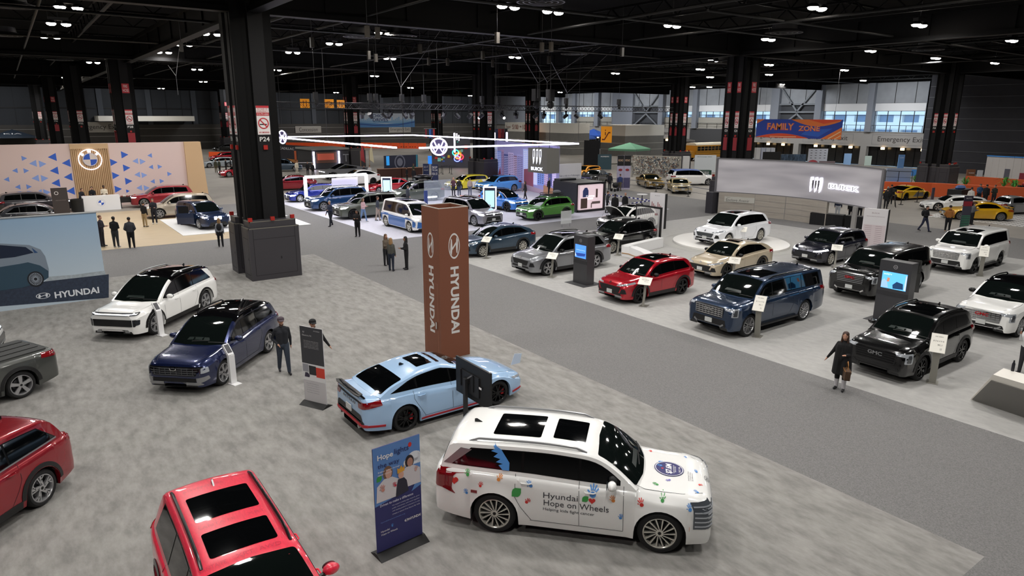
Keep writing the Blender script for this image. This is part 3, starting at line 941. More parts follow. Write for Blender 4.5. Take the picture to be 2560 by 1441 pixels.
def build_car(name, label, c, m, pos, heading, roofm=None, wheel='five', rimm=SILV, clad=None, mirrorm=None, glass_end=None, pillars=None, rails=None, sunroof=None, front='suv', rear='suv',
     grille=None, plate=None, lights=LENS, lit=False, detail=1, caliper=None, winmark=True, chromeline=False, handles=True, splitd=True, group=None, open_hood=False, antenna=True, tailm=None, cat='car', dn=.10):
 c.make(m, roofm)
 t = thing(name, label, cat, (pos[0], pos[1], pos[2] if len(pos) > 2 else .012), R(heading), group)
 xb, xtp = glass_end or (c.rg + .32, c.rr + .12)
 x0 = c.cowl - .28
 D = c.dlo(x0, xb, xtp, dn=dn)
 c.pair(t, 'window_frame', D, 'L', BLKA, off=.004)
 ps = pillars or [c.wb * .02, c.wb * -.30]
 edges = [x0 + .1] + [q for q in ps] + [min(xb, xtp) - .1]
 inner = [(x, z) for x, z in c.dlo(x0 - .06, xb + .03, xtp + .02, up=.05, dn=dn + .02)]
 for a, d in zip(edges, edges[1:]):
  w_ = cut_x(inner, d + .025, a - .025)
  if len(w_) > 2: c.pair(t, 'side_window', w_, 'L', GLASSD, off=.009)
 if chromeline:
  bl = [(x, c.zbelt(x) + .02) for x in [lerp(xb, x0, i / 10) for i in range(11)]]
  c.pair(t, 'window_trim', stroke(bl, .025), 'L', SATIN, off=.012)
 # windscreen and rear glass
 wl = math.hypot(c.cowl - c.rf, c.H - .05 - c.hood); hw = c.W / 2 * .93 - .07
 ws = c.one(t, 'windscreen', rpoly([(-hw + .03, .03), (-hw * .4, -.07), (hw * .4, -.07), (hw - .03, .03), (hw - c.tw * .62, wl - .06), (0, wl - .01), (-hw + c.tw * .62, wl - .06)], .05), 'W', SHIELD, off=.006, step=.15)
 if detail:
  b = B()
  for sgn in (-.12, .38): c.lay(b, stroke([(sgn - .05, .04), (sgn + .45, .09)], .018), 'W', BLACK, off=.016, step=.2)
  b.build('wiper', ws)
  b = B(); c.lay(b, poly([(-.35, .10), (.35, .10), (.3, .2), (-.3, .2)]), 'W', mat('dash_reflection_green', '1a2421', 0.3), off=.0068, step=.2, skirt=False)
  b.build('painted_dash_reflection', ws)  # dash reflection painted as a green patch on the glass
 rl = math.hypot(c.rr - c.rg, c.rrz - c.rgz); hr = c.wide(c.rr) * .93
 c.one(t, 'rear_window', rpoly([(-hr * .86, .05), (hr * .86, .05), (hr * .78 - .02, rl - .07), (-hr * .78 + .02, rl - .07)], .06), 'Z', GLASSD, off=.006, step=.15)
 if sunroof:
  for (xa, xc, hy) in sunroof:
   c.one(t, 'sunroof', rpoly([(xa, -hy), (xc, -hy), (xc, hy), (xa, hy)], .05), 'T', GLASSD, off=.006, step=.2)
 if rails:
  rx0, rx1, rm = rails
  yr = c.wide(0) * .93 - c.tw * (c.H - c.belt) - .07
  for sy in (1, -1):
   pts = []
   for i in range(13):
    x = lerp(rx0, rx1, i / 12); p = c.top_at(x, yr)
    lift = .055 if 0 < i < 12 else .0
    pts.append((x, sy * yr, (p.z if p else c.H) + lift - .01))
   b = B(); b.tube(pts, .024, rm, 8); b.build('roof_rail', t)
 if antenna:
  p = c.top_at(c.rr + .28, 0); b = B()
  b.prism([(-.09, 0), (.07, 0), (-.05, .07), (-.09, .06)], (p + Vector((0, .012, -.005)), XP, ZP), .024, BLKA); b.build('antenna', t)
 # doors
 if detail:
  xs_ = [c.cowl - .22, ps[0], ps[1] - .12]
  for i, x in enumerate(xs_):
   zb = c.zbelt(x) + (.03 if i < 2 else .0)
   pts = [(x, zb), (x + (.03 if i == 0 else 0), .8), (x + (0 if i < 2 else .10), .62), (x + (0 if i < 2 else .3), c.gc + .14)] if i == 2 else [(x, zb), (x + .02, c.gc + .14)]
   c.pair(t, 'door_gap', stroke(pts, .008), 'L', mat('panel_gap', '2a2a2c', 0.8), off=.004, step=.15, skirt=False)
  c.pair(t, 'door_gap', stroke([(c.cowl - .2, c.gc + .13), (ps[1] + .16, c.gc + .13)], .008), 'L', MATS['panel_gap'], off=.004, step=.2, skirt=False)
  c.one(t, 'bonnet_gap', join2d(stroke([(c.cowl - .05, c.W / 2 * .82), (c.xf - .5, c.W / 2 * .78), (c.xf - .16, c.W / 2 * .60)], .01), stroke([(c.cowl - .05, -c.W / 2 * .82), (c.xf - .5, -c.W / 2 * .78), (c.xf - .16, -c.W / 2 * .60)], .01)), 'T', MATS['panel_gap'], off=.003, step=.3, skirt=False)
 if handles:
  for xh in (ps[0] + .10, ps[1] - .02):
   zh = c.zbelt(xh) - .13
   for sy in (1, -1):
    h = c.bvh.ray_cast(Vector((xh, sy * 3, zh)), Vector((0, -sy, 0)))[0]
    b = B(); b.tube([(xh - .0, h.y, zh), (xh + .03, h.y + sy * .035, zh + .003), (xh + .16, h.y + sy * .035, zh + .003), (xh + .20, h.y, zh)], .014, m, 6); b.build('door_handle', t)
 mirror_part(t, c, mirrorm or m)
 add_wheels(t, c, wheel, rimm, caliper)
 # cladding
 ra = c.r + .05
 if clad:
  for xw in (c.wb / 2, -c.wb / 2):
   pts = [(xw + (ra + .058) * math.cos(a), c.r + (ra + .058) * math.sin(a)) for a in [PI * i / 16 for i in range(17)]]
   c.pair(t, 'wheel_arch', stroke(pts, .085), 'L', clad, off=.010, step=.1)
  c.pair(t, 'side_sill', rect(-c.wb / 2 + ra + .08, c.gc + .005, c.wb / 2 - ra - .08, c.gc + .16), 'L', clad, off=.012, step=.2)
 # body objects
 bo = c.bb.build('body', t, sharp=32); co = c.cb.build('roof_shell', t, sharp=40)
 return t, c, bo
def front_grille(t, c, pts, m=PLASTIC, bars=None, barm=CHROME, cols=0, bw=.02, z0=None, z1=None, hw=None):
 g = c.one(t, 'grille', rpoly(pts, .04), 'F', m, off=.012, step=.12)
 zs = [p[1] for p in pts]; z0 = min(zs); z1 = max(zs); hw = max(p[0] for p in pts)
 def wat(z):
  best = []
  for i in range(len(pts)):
   p, q = pts[i - 1], pts[i]
   if (p[1] - z) * (q[1] - z) <= 0 and p[1] != q[1]:
    best.append(p[0] + (q[0] - p[0]) * (z - p[1]) / (q[1] - p[1]))
  return (min(best), max(best)) if len(best) > 1 else (-hw, hw)
 if bars:
  for i in range(bars):
   z = lerp(z0, z1, (i + .7) / (bars + .4)); a, e = wat(z)
   b = B(); c.lay(b, rect(a + .03, z - bw / 2, e - .03, z + bw / 2), 'F', barm, off=.028, step=.15); b.build('grille_bar', g)
 if cols:
  for i in range(cols):
   y = lerp(-hw + .06, hw - .06, i / (cols - 1))
   b = B(); c.lay(b, rect(y - bw * .35, z0 + .03, y + bw * .35, z1 - .03), 'F', barm, off=.03, step=.15); b.build('grille_rib', g)
 return g
def plate_part(t, c, z, back=False, txt=None, w=.31):
 x = None
 h = c.bvh.ray_cast(Vector((5 if not back else -5, 0, z)), Vector((-1 if not back else 1, 0, 0)))[0]
 s = 1 if not back else -1
 pl = (Vector((h.x + s * .012, 0, z)), YP * s, ZP)
 b = B(); b.prism(rpoly([(-w / 2, -.08), (w / 2, -.08), (w / 2, .08), (-w / 2, .08)], .01), pl, .02, PLATE)
 o = b.build('licence_plate', t)
 if txt:
  b = B(); b.flatmesh(text2d(txt, w * .7, .05), pl, .022, flat('6a6d6c')); b.build('lettering', o)
 return o
def emblem(t, c, s, z, w, m, h=.1, view='F', off=.035, dx=0.0):
 b = B(); c.lay(b, shift(text2d(s, w, h, bold=.03), dx, z), view, m, off=off, step=0, skirt=False); o = b.build('emblem', t); return o
# ---- shared body shapes
def suv(**k):
 d = dict(L=4.8, W=1.92, H=1.70, wb=2.83, r=.37, belt=1.05, beltr=1.14, hood=1.06, nose=.88); d.update(k); return Car(**d)
def sedan(**k):
 d = dict(L=4.7, W=1.83, H=1.42, wb=2.72, fo=.9, r=.335, gc=.16, belt=.90, beltr=.98, hood=.90, nose=.66, nb=.28, k=.4, tw=.42, cowl=.9); d.update(k); return Car(**d)
# ---- white SUV with hand prints in the foreground
WPAINT = paint('white', 'f2f2ef', 0.0, 0.25)
c = suv(L=5.0, W=1.98, H=1.74, wb=2.97, fo=.87, r=.395, gc=.23, belt=1.17, beltr=1.27, hood=1.16, nose=1.05, nt=.10, nb=.36, cowl=1.05, rf=.30, rr=-2.28, rg=-2.52, rrz=1.68, boxy=1, roofpk=.4, tw=.22, rgz=1.24)
A_ = at(1640, 1380); B_ = at(1242, 1331); mid = (A_ + B_) / 2
HD = -47.5
def place(front, rear, wb, W, heading, side, z=.012):
 """car centre from the ground contact of the near wheels (side 'L' or 'R' faces the camera)"""
 A_, B_ = at(*front, z), at(*rear, z)
 a = R(heading); d = Vector((math.cos(a), math.sin(a), 0)); n = Vector((-d.y, d.x, 0))
 mid = (A_ + B_) / 2
 s = 1 if side == 'L' else -1
 p = mid - n * s * (W / 2 - .06)
 return (p.x, p.y, z)
def place_f(front, wb, W, heading, side, z=.012, rear=False):
 A_ = at(*front, z); a = R(heading); d = Vector((math.cos(a), math.sin(a), 0)); n = Vector((-d.y, d.x, 0))
 s = 1 if side == 'L' else -1
 p = A_ - n * s * (W / 2 - .06) - d * (wb / 2) * (-1 if rear else 1)
 return (p.x, p.y, z)
t, c, body = build_car('suv', 'white SUV covered with coloured hand prints in the foreground', c, WPAINT, place((1640, 1380), (1242, 1331), 2.97, 1.98, HD, 'R'), HD,
 wheel='turbine', rimm=BRIGHT, rails=(.15, -2.0, SATIN), sunroof=[(.10, -.50, .42), (-.72, -1.62, .46)], glass_end=(-2.30, -1.95), pillars=[.05, -.98], chromeline=False)
c.pair(t, 'rear_pillar_trim', [(-2.46, 1.29), (-2.30, 1.29), (-1.93, 1.58), (-2.14, 1.60)], 'L', SATIN, off=.012)
for sy in (1, -1):
 b = B(); c.lay(b, rect(.56, .56, .90, .97), 'F', mat('smoked_lamp', '5b6066', 0.12, 0.4), off=.01, step=.06)
 for i in range(5): c.lay(b, rect(.57, .60 + i * .075, .90, .625 + i * .075), 'F', LENS, off=.016, step=.06); c.lay(b, rect(-.16, .60 + i * .085, .16, .622 + i * .085), 48, LENS, off=.02, step=.06)
 c.lay(b, rect(-.18, .56, .18, 1.02), 48, MATS['smoked_lamp'], off=.012, step=.06)
 if sy < 0:
  for v in b.bm.verts: v.co.y *= -1
 b.build('headlight', t)
front_grille(t, c, [(-.54, .50), (.54, .50), (.54, .92), (-.54, .92)], mat('silver_grille_dark', '3e4246', 0.3, 0.5), bars=4, barm=SATIN, bw=.03)
c.one(t, 'skid_plate', rpoly([(-.75, .36), (.75, .36), (.65, .46), (-.65, .46)], .03), 'F', SATIN, off=.01)
for sy in (1, -1):
 b = B(); c.lay(b, rpoly([(.86, .82), (.97, .80), (.96, 1.20), (.88, 1.20)], .02), 'K', TAIL, off=.01, step=.06)
 c.lay(b, rpoly([(-2.56, .84), (-2.22, .73), (-2.40, .95), (-2.40, 1.18), (-2.53, 1.20)], .02), 'L', TAIL, off=.01, step=.06)
 if sy < 0:
  for v in b.bm.verts: v.co.y *= -1
 b.build('tail_light', t)
c.pair(t, 'side_marker', rect(1.86, .52, 1.98, .60)[0], 'L', ORANGE, off=.012)
c.pair(t, 'rear_side_marker', rect(-1.92, .80, -1.80, .85)[0], 'L', TAIL, off=.012)
GR, RD, BL, OR_, PU = flat('3f9b4b'), flat('d8352f'), flat('4f8fd6'), flat('e38f45'), flat('6a62b0')
INK = flat('3a3a40'); NAVY = flat('2b2a63'); WH2 = flat('f4f4f4')
def hand(sz, rot, n=5):
 """a hand print: palm blot and five fingers"""
 vf = [poly(circ(0, -.02, .30, .30, 12))]
 for i, (a, L, w) in enumerate(((-62, .62, .13), (-26, .86, .12), (-6, .95, .12), (14, .90, .12), (36, .74, .11))):
  a = R(90 - a); r0, r1 = .36, L
  vf.append(stroke([(r0 * math.cos(a), r0 * math.sin(a)), (r1 * math.cos(a), r1 * math.sin(a))], w))
 return shift(join2d(*vf), 0, 0, rot, sz)
def heart(sz):
 pts = []
 for i in range(24):
  a = 2 * PI * i / 24; pts.append((16 * math.sin(a) ** 3 / 17 * sz, (13 * math.cos(a) - 5 * math.cos(2 * a) - 2 * math.cos(3 * a) - math.cos(4 * a)) / 17 * sz))
 return poly(pts)
def leaf(sz): return poly([(-sz, -sz), (sz * .3, -sz), (sz * .8, -sz * .6), (sz, 0), (sz, sz), (-sz * .3, sz), (-sz * .8, sz * .6), (-sz, 0)])
def mirrorx(vf): return [(-x, y) for x, y in vf[0]], vf[1]
# right side faces the camera: s = x of the car, front towards the right of the picture
def decal(name, vf, view, m, off=.008, step=0):
 b = B(); c.lay(b, vf, view, m, off=off, step=step, skirt=False); return b.build(name, t)
for (x, z, m_, rot, s) in ((-1.98, 1.14, GR, 10, .10), (-1.74, .95, RD, -15, .09), (-1.4, 1.11, OR_, -30, .11), (-2.0, .78, BL, 20, .09), (-.81, 1.06, BL, 40, .11), (-.88, .73, RD, -40, .10),
         (.66, .95, OR_, 15, .11), (1.15, .93, RD, 20, .12), (.8, .63, BL, -10, .09), (1.50, 1.02, GR, -10, .10), (1.97, .92, BL, 15, .10)):
 decal('hand_print', shift(hand(s, R(rot)), x, z), 'R', m_)
decal('heart_print', shift(heart(.09), -2.24, 1.0), 'R', RD)
decal('leaf_print', shift(leaf(.085), -1.07, .90), 'R', GR)
decal('wing_print', shift(poly([(-1.55, 1.60), (-1.38, 1.50), (-1.22, 1.28), (-1.22, 1.14), (-1.34, 1.14), (-1.42, 1.22), (-1.34, 1.25), (-1.47, 1.27), (-1.39, 1.33), (-1.52, 1.36), (-1.44, 1.43), (-1.57, 1.46), (-1.5, 1.5)]), .0, .13), 'R', BL, off=.017, step=.06)
decal('lettering', shift(text2d('Hyundai', .62, .145), -.27, .89), 'R', INK)
decal('lettering', shift(text2d('Hope on Wheels', 1.16, .15), .01, .745), 'R', INK)
decal('lettering', shift(text2d('Helping kids fight cancer', .92, .075), -.12, .625), 'R', INK)
decal('hand_logo', shift(hand(.19, R(-8)), .30, 1.02), 'R', BL)
decal('hand_logo_heart', shift(heart(.065), .29, .90), 'R', RD, off=.010); decal('hand_logo_leaf', shift(leaf(.055), .17, .92), 'R', GR, off=.010)
for (x, y, m_, rot, s) in ((1.40, -.60, GR, 60, .09), (1.45, .25, BL, -80, .08), (1.28, .62, RD, 0, .08), (1.62, -.38, PU, 120, .08), (2.12, .10, BL, 10, .08), (2.15, -.35, RD, -60, .07), (2.10, -.62, BL, 50, .08), (1.95, .58, BL, 30, .06)):
 decal('hand_print', shift(hand(s, R(rot)), x, y), 'T', m_)
decal('round_sticker', poly(circ(1.62, .02, .27, .27, 40)), 'T', NAVY, off=.010, step=.12)
decal('sticker_ring', annulus(1.62, .02, .255, .255, .243, .243, 40), 'T', WH2, off=.014)
decal('sticker_number', shift(text2d('$7.6M', .36, .13, bold=.03), 1.62, .02, R(90)), 'T', WH2, off=.014)
decal('sticker_words', shift(text2d('IN GRANTS AWARDED FOR\nPEDIATRIC CANCER', .30, .05), 1.72, .02, R(90)), 'T', WH2, off=.014)
decal('sticker_words', shift(text2d('SINCE 1998', .2, .035), 1.81, .02, R(90)), 'T', WH2, off=.014)
decal('sticker_hand', shift(hand(.08, R(90)), 1.47, .10), 'T', BL, off=.014); decal('sticker_heart', shift(heart(.025), 1.5, -.0), 'T', RD, off=.014)
decal('bonnet_words', shift(text2d('Hyundai Hope on Wheels\nis committed to helping\nfight childhood cancer', .34, .10), 2.0, -.15, R(90)), 'T', INK)
decal('bonnet_emblem', join2d(annulus(2.30, 0, .05, .09, .042, .078, 20), stroke([(2.27, -.05), (2.33, -.01)], .012), stroke([(2.27, .01), (2.33, .05)], .012), stroke([(2.30, -.03), (2.30, .03)], .012)), 'T', GREY)
# ---- generic fronts and rears
def lamp_pair(t, c, pts, view, m, name='headlight', off=.012, step=.07):
 for sy in (1, -1):
  b = B(); c.lay(b, rpoly(pts, .02), view, m, off=off, step=step)
  if sy < 0:
   for v in b.bm.verts: v.co.y *= -1
  b.build(name, t)
def nose(t, c, style, gm=None, lamp=None, badge=None, plate=True, skid=None, badge_m=CHROME):
 hw = c.W / 2; n = c.nose; lamp = lamp or LENS; gm = gm or PLASTIC
 if style == 'buick':
  front_grille(t, c, [(-.62, n - .16), (.62, n - .16), (.50, n - .40), (-.50, n - .40)], gm, bars=0, cols=0)
  lamp_pair(t, c, [(-.28, n - .13), (.46, n - .05), (.40, n + .02), (-.24, n - .07)], 32, lamp)
  lamp_pair(t, c, [(-.10, n - .42), (.18, n - .42), (.12, n - .24), (-.02, n - .22)], 30, PLASTIC, 'fog_light')
  c.one(t, 'lower_intake', rpoly([(-.66, c.nb + .06), (.66, c.nb + .06), (.60, c.nb + .15), (-.60, c.nb + .15)], .03), 'F', PLASTIC, off=.008)
  c.one(t, 'skid_plate', rpoly([(-.70, c.nb - .02), (.70, c.nb - .02), (.66, c.nb + .05), (-.66, c.nb + .05)], .02), 'F', skid or SATIN, off=.012)
  emblem(t, c, 'III', n - .06, .09, CHROME, .07)
 elif style == 'gmc':
  front_grille(t, c, [(-.62, n - .06), (.62, n - .06), (.56, n - .44), (-.56, n - .44)], gm, bars=5, barm=badge_m, cols=9 if badge_m is CHROME else 0, bw=.026)
  lamp_pair(t, c, [(.04, n - .34), (.26, n - .36), (.28, n - .08), (-.2, n - .06), (-.17, n - .14), (.06, n - .16)], 34, lamp)
  lamp_pair(t, c, [(.10, n - .31), (.22, n - .32), (.23, n - .12), (.14, n - .12)], 34, mat('lamp_bowl', '55585c', .15, .4), 'headlight_bowl', off=.02)
  c.one(t, 'lower_intake', rpoly([(-.72, c.nb + .02), (.72, c.nb + .02), (.66, n - .50), (-.66, n - .50)], .03), 'F', PLASTIC, off=.008)
  c.one(t, 'skid_plate', join2d(stroke([(-.62, c.nb + .10), (-.50, c.nb + .02), (.50, c.nb + .02), (.62, c.nb + .10)], .06)), 'F', skid or SATIN, off=.02)
  emblem(t, c, 'GMC', n - .20, .42, badge or CHROME, .11, off=.045)
 elif style == 'vw':
  c.one(t, 'grille', rpoly([(-.72, n - .08), (.72, n - .08), (.66, n - .20), (-.66, n - .20)], .03), 'F', PLASTIC, off=.010)
  c.one(t, 'light_bar', stroke([(-.66, n - .10), (.66, n - .10)], .02), 'F', LENSON, off=.02)
  lamp_pair(t, c, [(-.02, n - .20), (.30, n - .18), (.44, n - .06), (-.02, n - .08)], 40, lamp if lamp is not LENS else LENSON)
  c.one(t, 'lower_intake', rpoly([(-.70, c.nb + .0), (.70, c.nb + .0), (.58, n - .30), (-.58, n - .30)], .05), 'F', PLASTIC, off=.010)
  c.one(t, 'skid_plate', stroke([(-.6, c.nb + .06), (.6, c.nb + .06)], .05), 'F', skid or SATIN, off=.02)
  b = B(); c.lay(b, join2d(annulus(0, n - .14, .075, .075, .06, .06, 20), stroke([(-.04, n - .10), (0, n - .19), (.04, n - .10)], .012)), 'F', LENSON, off=.03, skirt=False); b.build('emblem', t)
 elif style == 'tucson':
  front_grille(t, c, [(-.78, n - .10), (.78, n - .10), (.60, n - .36), (-.60, n - .36)], mat('dark_chrome', '1d1f23', .2, .6), bars=4, barm=mat('dark_chrome_bar', '6d6f74', .2, .8), cols=10, bw=.02)
  lamp_pair(t, c, [(-.08, n - .28), (.16, n - .28), (.14, n - .14), (-.06, n - .14)], 42, LENS)
  c.one(t, 'lower_intake', rpoly([(-.62, c.nb + .06), (.62, c.nb + .06), (.66, c.nb + .16), (-.66, c.nb + .16)], .03), 'F', BLACK, off=.010)
  c.one(t, 'skid_plate', rpoly([(-.80, c.nb - .03), (.80, c.nb - .03), (.72, c.nb + .05), (-.72, c.nb + .05)], .03), 'F', SATIN, off=.014)
  lamp_pair(t, c, [(-.12, c.nb + .02), (.22, c.nb + .10), (.18, c.nb + .20), (-.14, c.nb + .18)], 36, SATIN, 'bumper_wing')
  b = B(); c.lay(b, annulus(0, n - .15, .10, .055, .08, .04, 20), 'F', CHROME, off=.05, skirt=False); b.build('emblem', t)
 elif style == 'ioniq':
  c.one(t, 'light_bar', rpoly([(-.84, n - .09), (.84, n - .09), (.84, n - .01), (-.84, n - .01)], .03), 'F', mat('dark_lens', '26282c', .1, .3), off=.012)
  c.one(t, 'daytime_light', stroke([(-.80, n - .05), (.80, n - .05)], .014), 'F', DRL, off=.02)
  c.one(t, 'lower_panel', rpoly([(-.80, n - .46), (.80, n - .46), (.84, n - .22), (-.84, n - .22)], .03), 'F', mat('piano_black', '101216', .08, .2), off=.012)
  c.one(t, 'skid_plate', rpoly([(-.62, c.nb - .04), (.62, c.nb - .04), (.54, c.nb + .06), (-.54, c.nb + .06)], .03), 'F', SATIN, off=.02)
  lamp_pair(t, c, [(-.10, n - .44), (.12, n - .40), (.14, n - .24), (-.10, n - .22)], 36, mat('smoked_headlight', '2c3036', .08, .3))
 elif style == 'bmw':
  for s in (-.14, .14): c.one(t, 'kidney_grille', rpoly([(s - .11, n - .26), (s + .11, n - .26), (s + .11, n - .06), (s - .11, n - .06)], .04), 'F', BLKA if lamp is not LENSON else LENSON, off=.014)
  lamp_pair(t, c, [(-.10, n - .12), (.26, n - .12), (.28, n - .05), (-.10, n - .06)], 38, lamp)
  c.one(t, 'lower_intake', rpoly([(-.62, c.nb), (.62, c.nb), (.5, c.nb + .16), (-.5, c.nb + .16)], .04), 'F', PLASTIC, off=.010)
 elif style == 'slim':
  lamp_pair(t, c, [(-.12, n - .12), (.30, n - .08), (.34, n - .02), (-.10, n - .06)], 34, lamp)
  c.one(t, 'lower_intake', rpoly([(-.52, c.nb), (.52, c.nb), (.44, c.nb + .12), (-.44, c.nb + .12)], .04), 'F', PLASTIC, off=.010)
 elif style == 'classic':
  front_grille(t, c, [(-.55, n - .26), (.55, n - .26), (.55, n - .08), (-.55, n - .08)], CHROME, bars=3, barm=BLKA, bw=.02)
  lamp_pair(t, c, [(-.02, n - .24), (.18, n - .24), (.18, n - .10), (-.02, n - .10)], 20, LENS)
  c.one(t, 'bumper', rpoly([(-.8, c.nb - .02), (.8, c.nb - .02), (.8, c.nb + .10), (-.8, c.nb + .10)], .03), 'F', CHROME, off=.05)
 if plate: plate_part(t, c, c.nb + .16, w=.30)
def tail(t, c, style='slim', m=TAIL, bumper=True):
 z = c.beltr
 if style == 'bar':
  c.one(t, 'tail_light', rpoly([(-.8, z - .16), (.8, z - .16), (.8, z - .10), (-.8, z - .10)], .02), 'K', m, off=.012)
  lamp_pair(t, c, [(c.xt + .02, z - .24), (c.xt + .24, z - .14), (c.xt + .10, z - .06), (c.xt + .02, z - .08)], 'L', m, 'side_tail_light')
 elif style == 'tall':
  lamp_pair(t, c, [(-.10, z - .40), (.12, z - .40), (.12, z + .0), (-.10, z - .02)], 135, m, 'tail_light')
 else:
  lamp_pair(t, c, [(-.34, z - .18), (.22, z - .24), (.26, z - .08), (-.28, z - .06)], 138, m, 'tail_light')
 if bumper: c.one(t, 'rear_bumper', rpoly([(-.74, c.tb - .02), (.74, c.tb - .02), (.70, c.tb + .14), (-.70, c.tb + .14)], .04), 'K', PLASTIC, off=.012)
 plate_part(t, c, c.beltr - .40, back=True)
def ready(name, label, c, m, pos, heading, fstyle, tstyle='slim', nose_k=None, **k):
 t, c, bo = build_car(name, label, c, m, pos, heading, **k)
 nose(t, c, fstyle, **(nose_k or {}))
 tail(t, c, tstyle)
 return t, c
# ---- Hyundai display
# light blue sports sedan
SKY = paint('light_blue', '9fc0e2', 0.0, 0.25)
c = sedan(L=4.68, W=1.83, H=1.41, wb=2.72, fo=.90, r=.335, belt=.93, beltr=1.02, hood=.93, nose=.70, cowl=.86, rf=.06, rr=-1.25, rg=-1.98, rrz=1.28, rgz=1.03, tail=1.04, roofpk=.3, tb=.34, tw=.44)
t, c, bo = build_car('sedan', 'light blue sports sedan with black spoiler and red side pinstripe', c, SKY, place((1242, 1012), (1016, 1077), 2.72, 1.83, 0, 'R'), 0,
 wheel='fivey', rimm=BLKA, caliper=flat('b01c22'), sunroof=[(-.12, -.78, .40)], glass_end=(-1.72, -1.22), pillars=[-.05, -1.0], dn=.07)
tail(t, c, 'slim')
nose(t, c, 'slim', plate=False)
b = B(); c.lay(b, stroke([(-1.36 + .42, .23), (1.36 - .42, .23)], .045), 'L', REDP, off=.014); b.build('red_sill_stripe', t)
b = B(); c.lay(b, stroke([(-1.36 + .42, .23), (1.36 - .42, .23)], .045), 'R', REDP, off=.014); b.build('red_sill_stripe', t)
b = B(); c.lay(b, poly([(-.84, .34), (.84, .34), (.84, .40), (-.84, .40)]), 'K', REDP, off=.03); b.build('red_bumper_stripe', t)
for v in ('L', 'R'):
 b = B(); c.lay(b, stroke([(c.xt + .04, .37), (c.xt + .52, .31)], .05), v, REDP, off=.014); b.build('red_bumper_stripe', t)
 b = B(); c.lay(b, stroke([(c.xf - .08, .30), (c.xf - .42, .27)], .05), v, REDP, off=.014); b.build('red_bumper_stripe', t)
c.one(t, 'rear_diffuser', rpoly([(-.80, .41), (.80, .41), (.66, .62), (-.66, .62)], .04), 'K', PLASTIC, off=.012)
b = B(); b.tube([(c.xt + .10, -.72, 1.03), (c.xt + .02, -.55, 1.11), (c.xt - .01, 0, 1.125), (c.xt + .02, .55, 1.11), (c.xt + .10, .72, 1.03)], [.02, .03, .03, .03, .02], BLKA, 8)
b.prism([(-.70, -.10), (-.55, -.14), (.55, -.14), (.70, -.10), (.62, .03), (-.62, .03)], (Vector((c.xt + .06, 0, 1.118)), YP, XP), .02, BLKA); b.build('spoiler', t)
for s in (-.55, .55):
 b = B(); b.cyl((c.xt - .03, s, .30), (c.xt + .2, s, .30), .05, CHROME, n=14); b.build('exhaust', t)
b = B(); c.lay(b, shift(text2d('ELANTRA', .72, .06, space=1.6), 0, .83), 'K', SATIN, off=.012);
b.build('lettering', t)
c.one(t, 'tail_light_band', stroke([(-.68, .92), (0, .90), (.68, .92)], .035), 'K', mat('dark_lens', '26282c'), off=.016)
# white electric SUV
c = suv(L=5.06, W=1.98, H=1.77, wb=3.13, fo=.88, r=.385, belt=1.08, beltr=1.17, hood=1.06, nose=.97, nt=.05, nb=.34, rr=-2.1, rg=-2.4, rrz=1.64, rf=.12, cowl=1.20, roofpk=.35, k=.3)
ready('suv', 'white SUV with black roof and open lower body beside the huge blue picture wall', c, WPAINT, place((386, 839), (519, 772), 3.13, 1.98, -133, 'L'), -133, 'ioniq', 'bar',
 roofm=mat('gloss_black_roof', '08080a', .04, coat=1), wheel='blade', rimm=SILV, clad=BLKA, rails=(.0, -1.9, SATIN), glass_end=(-2.15, -1.75), nose_k=dict(plate=False))
# navy SUV
NVY = paint('navy', '17224a', 0.5, 0.25)
c = suv(L=4.64, W=1.87, H=1.67, wb=2.755, fo=.90, r=.365, belt=1.05, beltr=1.18, hood=1.05, nose=.92, cowl=1.05, rf=.12, rr=-1.85, rg=-2.16)
t, c = ready('suv', 'navy blue SUV with glossy black panoramic roof, silver front skid and a white sign', c, NVY, place((560, 960), (673, 882), 2.755, 1.87, -133, 'L'), -133, 'tucson', 'bar',
 roofm=mat('gloss_black_roof', '08080a'), wheel='blade', rimm=SILV, glass_end=(-1.95, -1.60), rails=(-.1, -1.6, BLKA), nose_k=dict(plate=False))
# pink red SUV seen from above
PINK = mat('car_paint_pink_red', 'e8324c', .3, 0.0, coat=1.0, noise=(9, .86, 1.04, (1, 3, 1), 2))
c = suv(L=4.83, W=1.90, H=1.76, wb=2.82, fo=.88, r=.39, belt=1.12, beltr=1.16, hood=1.12, nose=1.02, boxy=1, cowl=1.0, rf=.38, rr=-2.06, rg=-2.26, rrz=1.70, nt=.08, tw=.36)
t, c = ready('suv', 'pink-red wrapped SUV seen from above with two black glass roof panels', c, PINK, (1.86, 8.95, .012), -91, 'ioniq', 'bar', wheel='ten', rimm=BLKA, clad=BLKA,
 rails=(.30, -1.95, BLKA), sunroof=[(-.75, -1.55, .45), (.18, -.42, .45)], glass_end=(-2.0, -1.85))
b = B()
for (x, y, s, w_) in ((.0, .60, 'HYUNDAI', .5), (-.58, -.2, 'SANTA FE', .5), (-1.80, -.15, 'ADVENTURE', .6), (.30, .15, 'XRT  AWD', .6), (-1.9, .35, 'HYUNDAI', .34), (-.58, .35, 'XRT', .25), (.32, -.45, 'SANTA FE', .35)):
 c.lay(b, shift(text2d(s, w_, .07), x, y, R(90)), 'T', mat('faint_wrap_words', 'c22a44', .3), off=.003, skirt=False)
b.build('wrap_lettering', t)
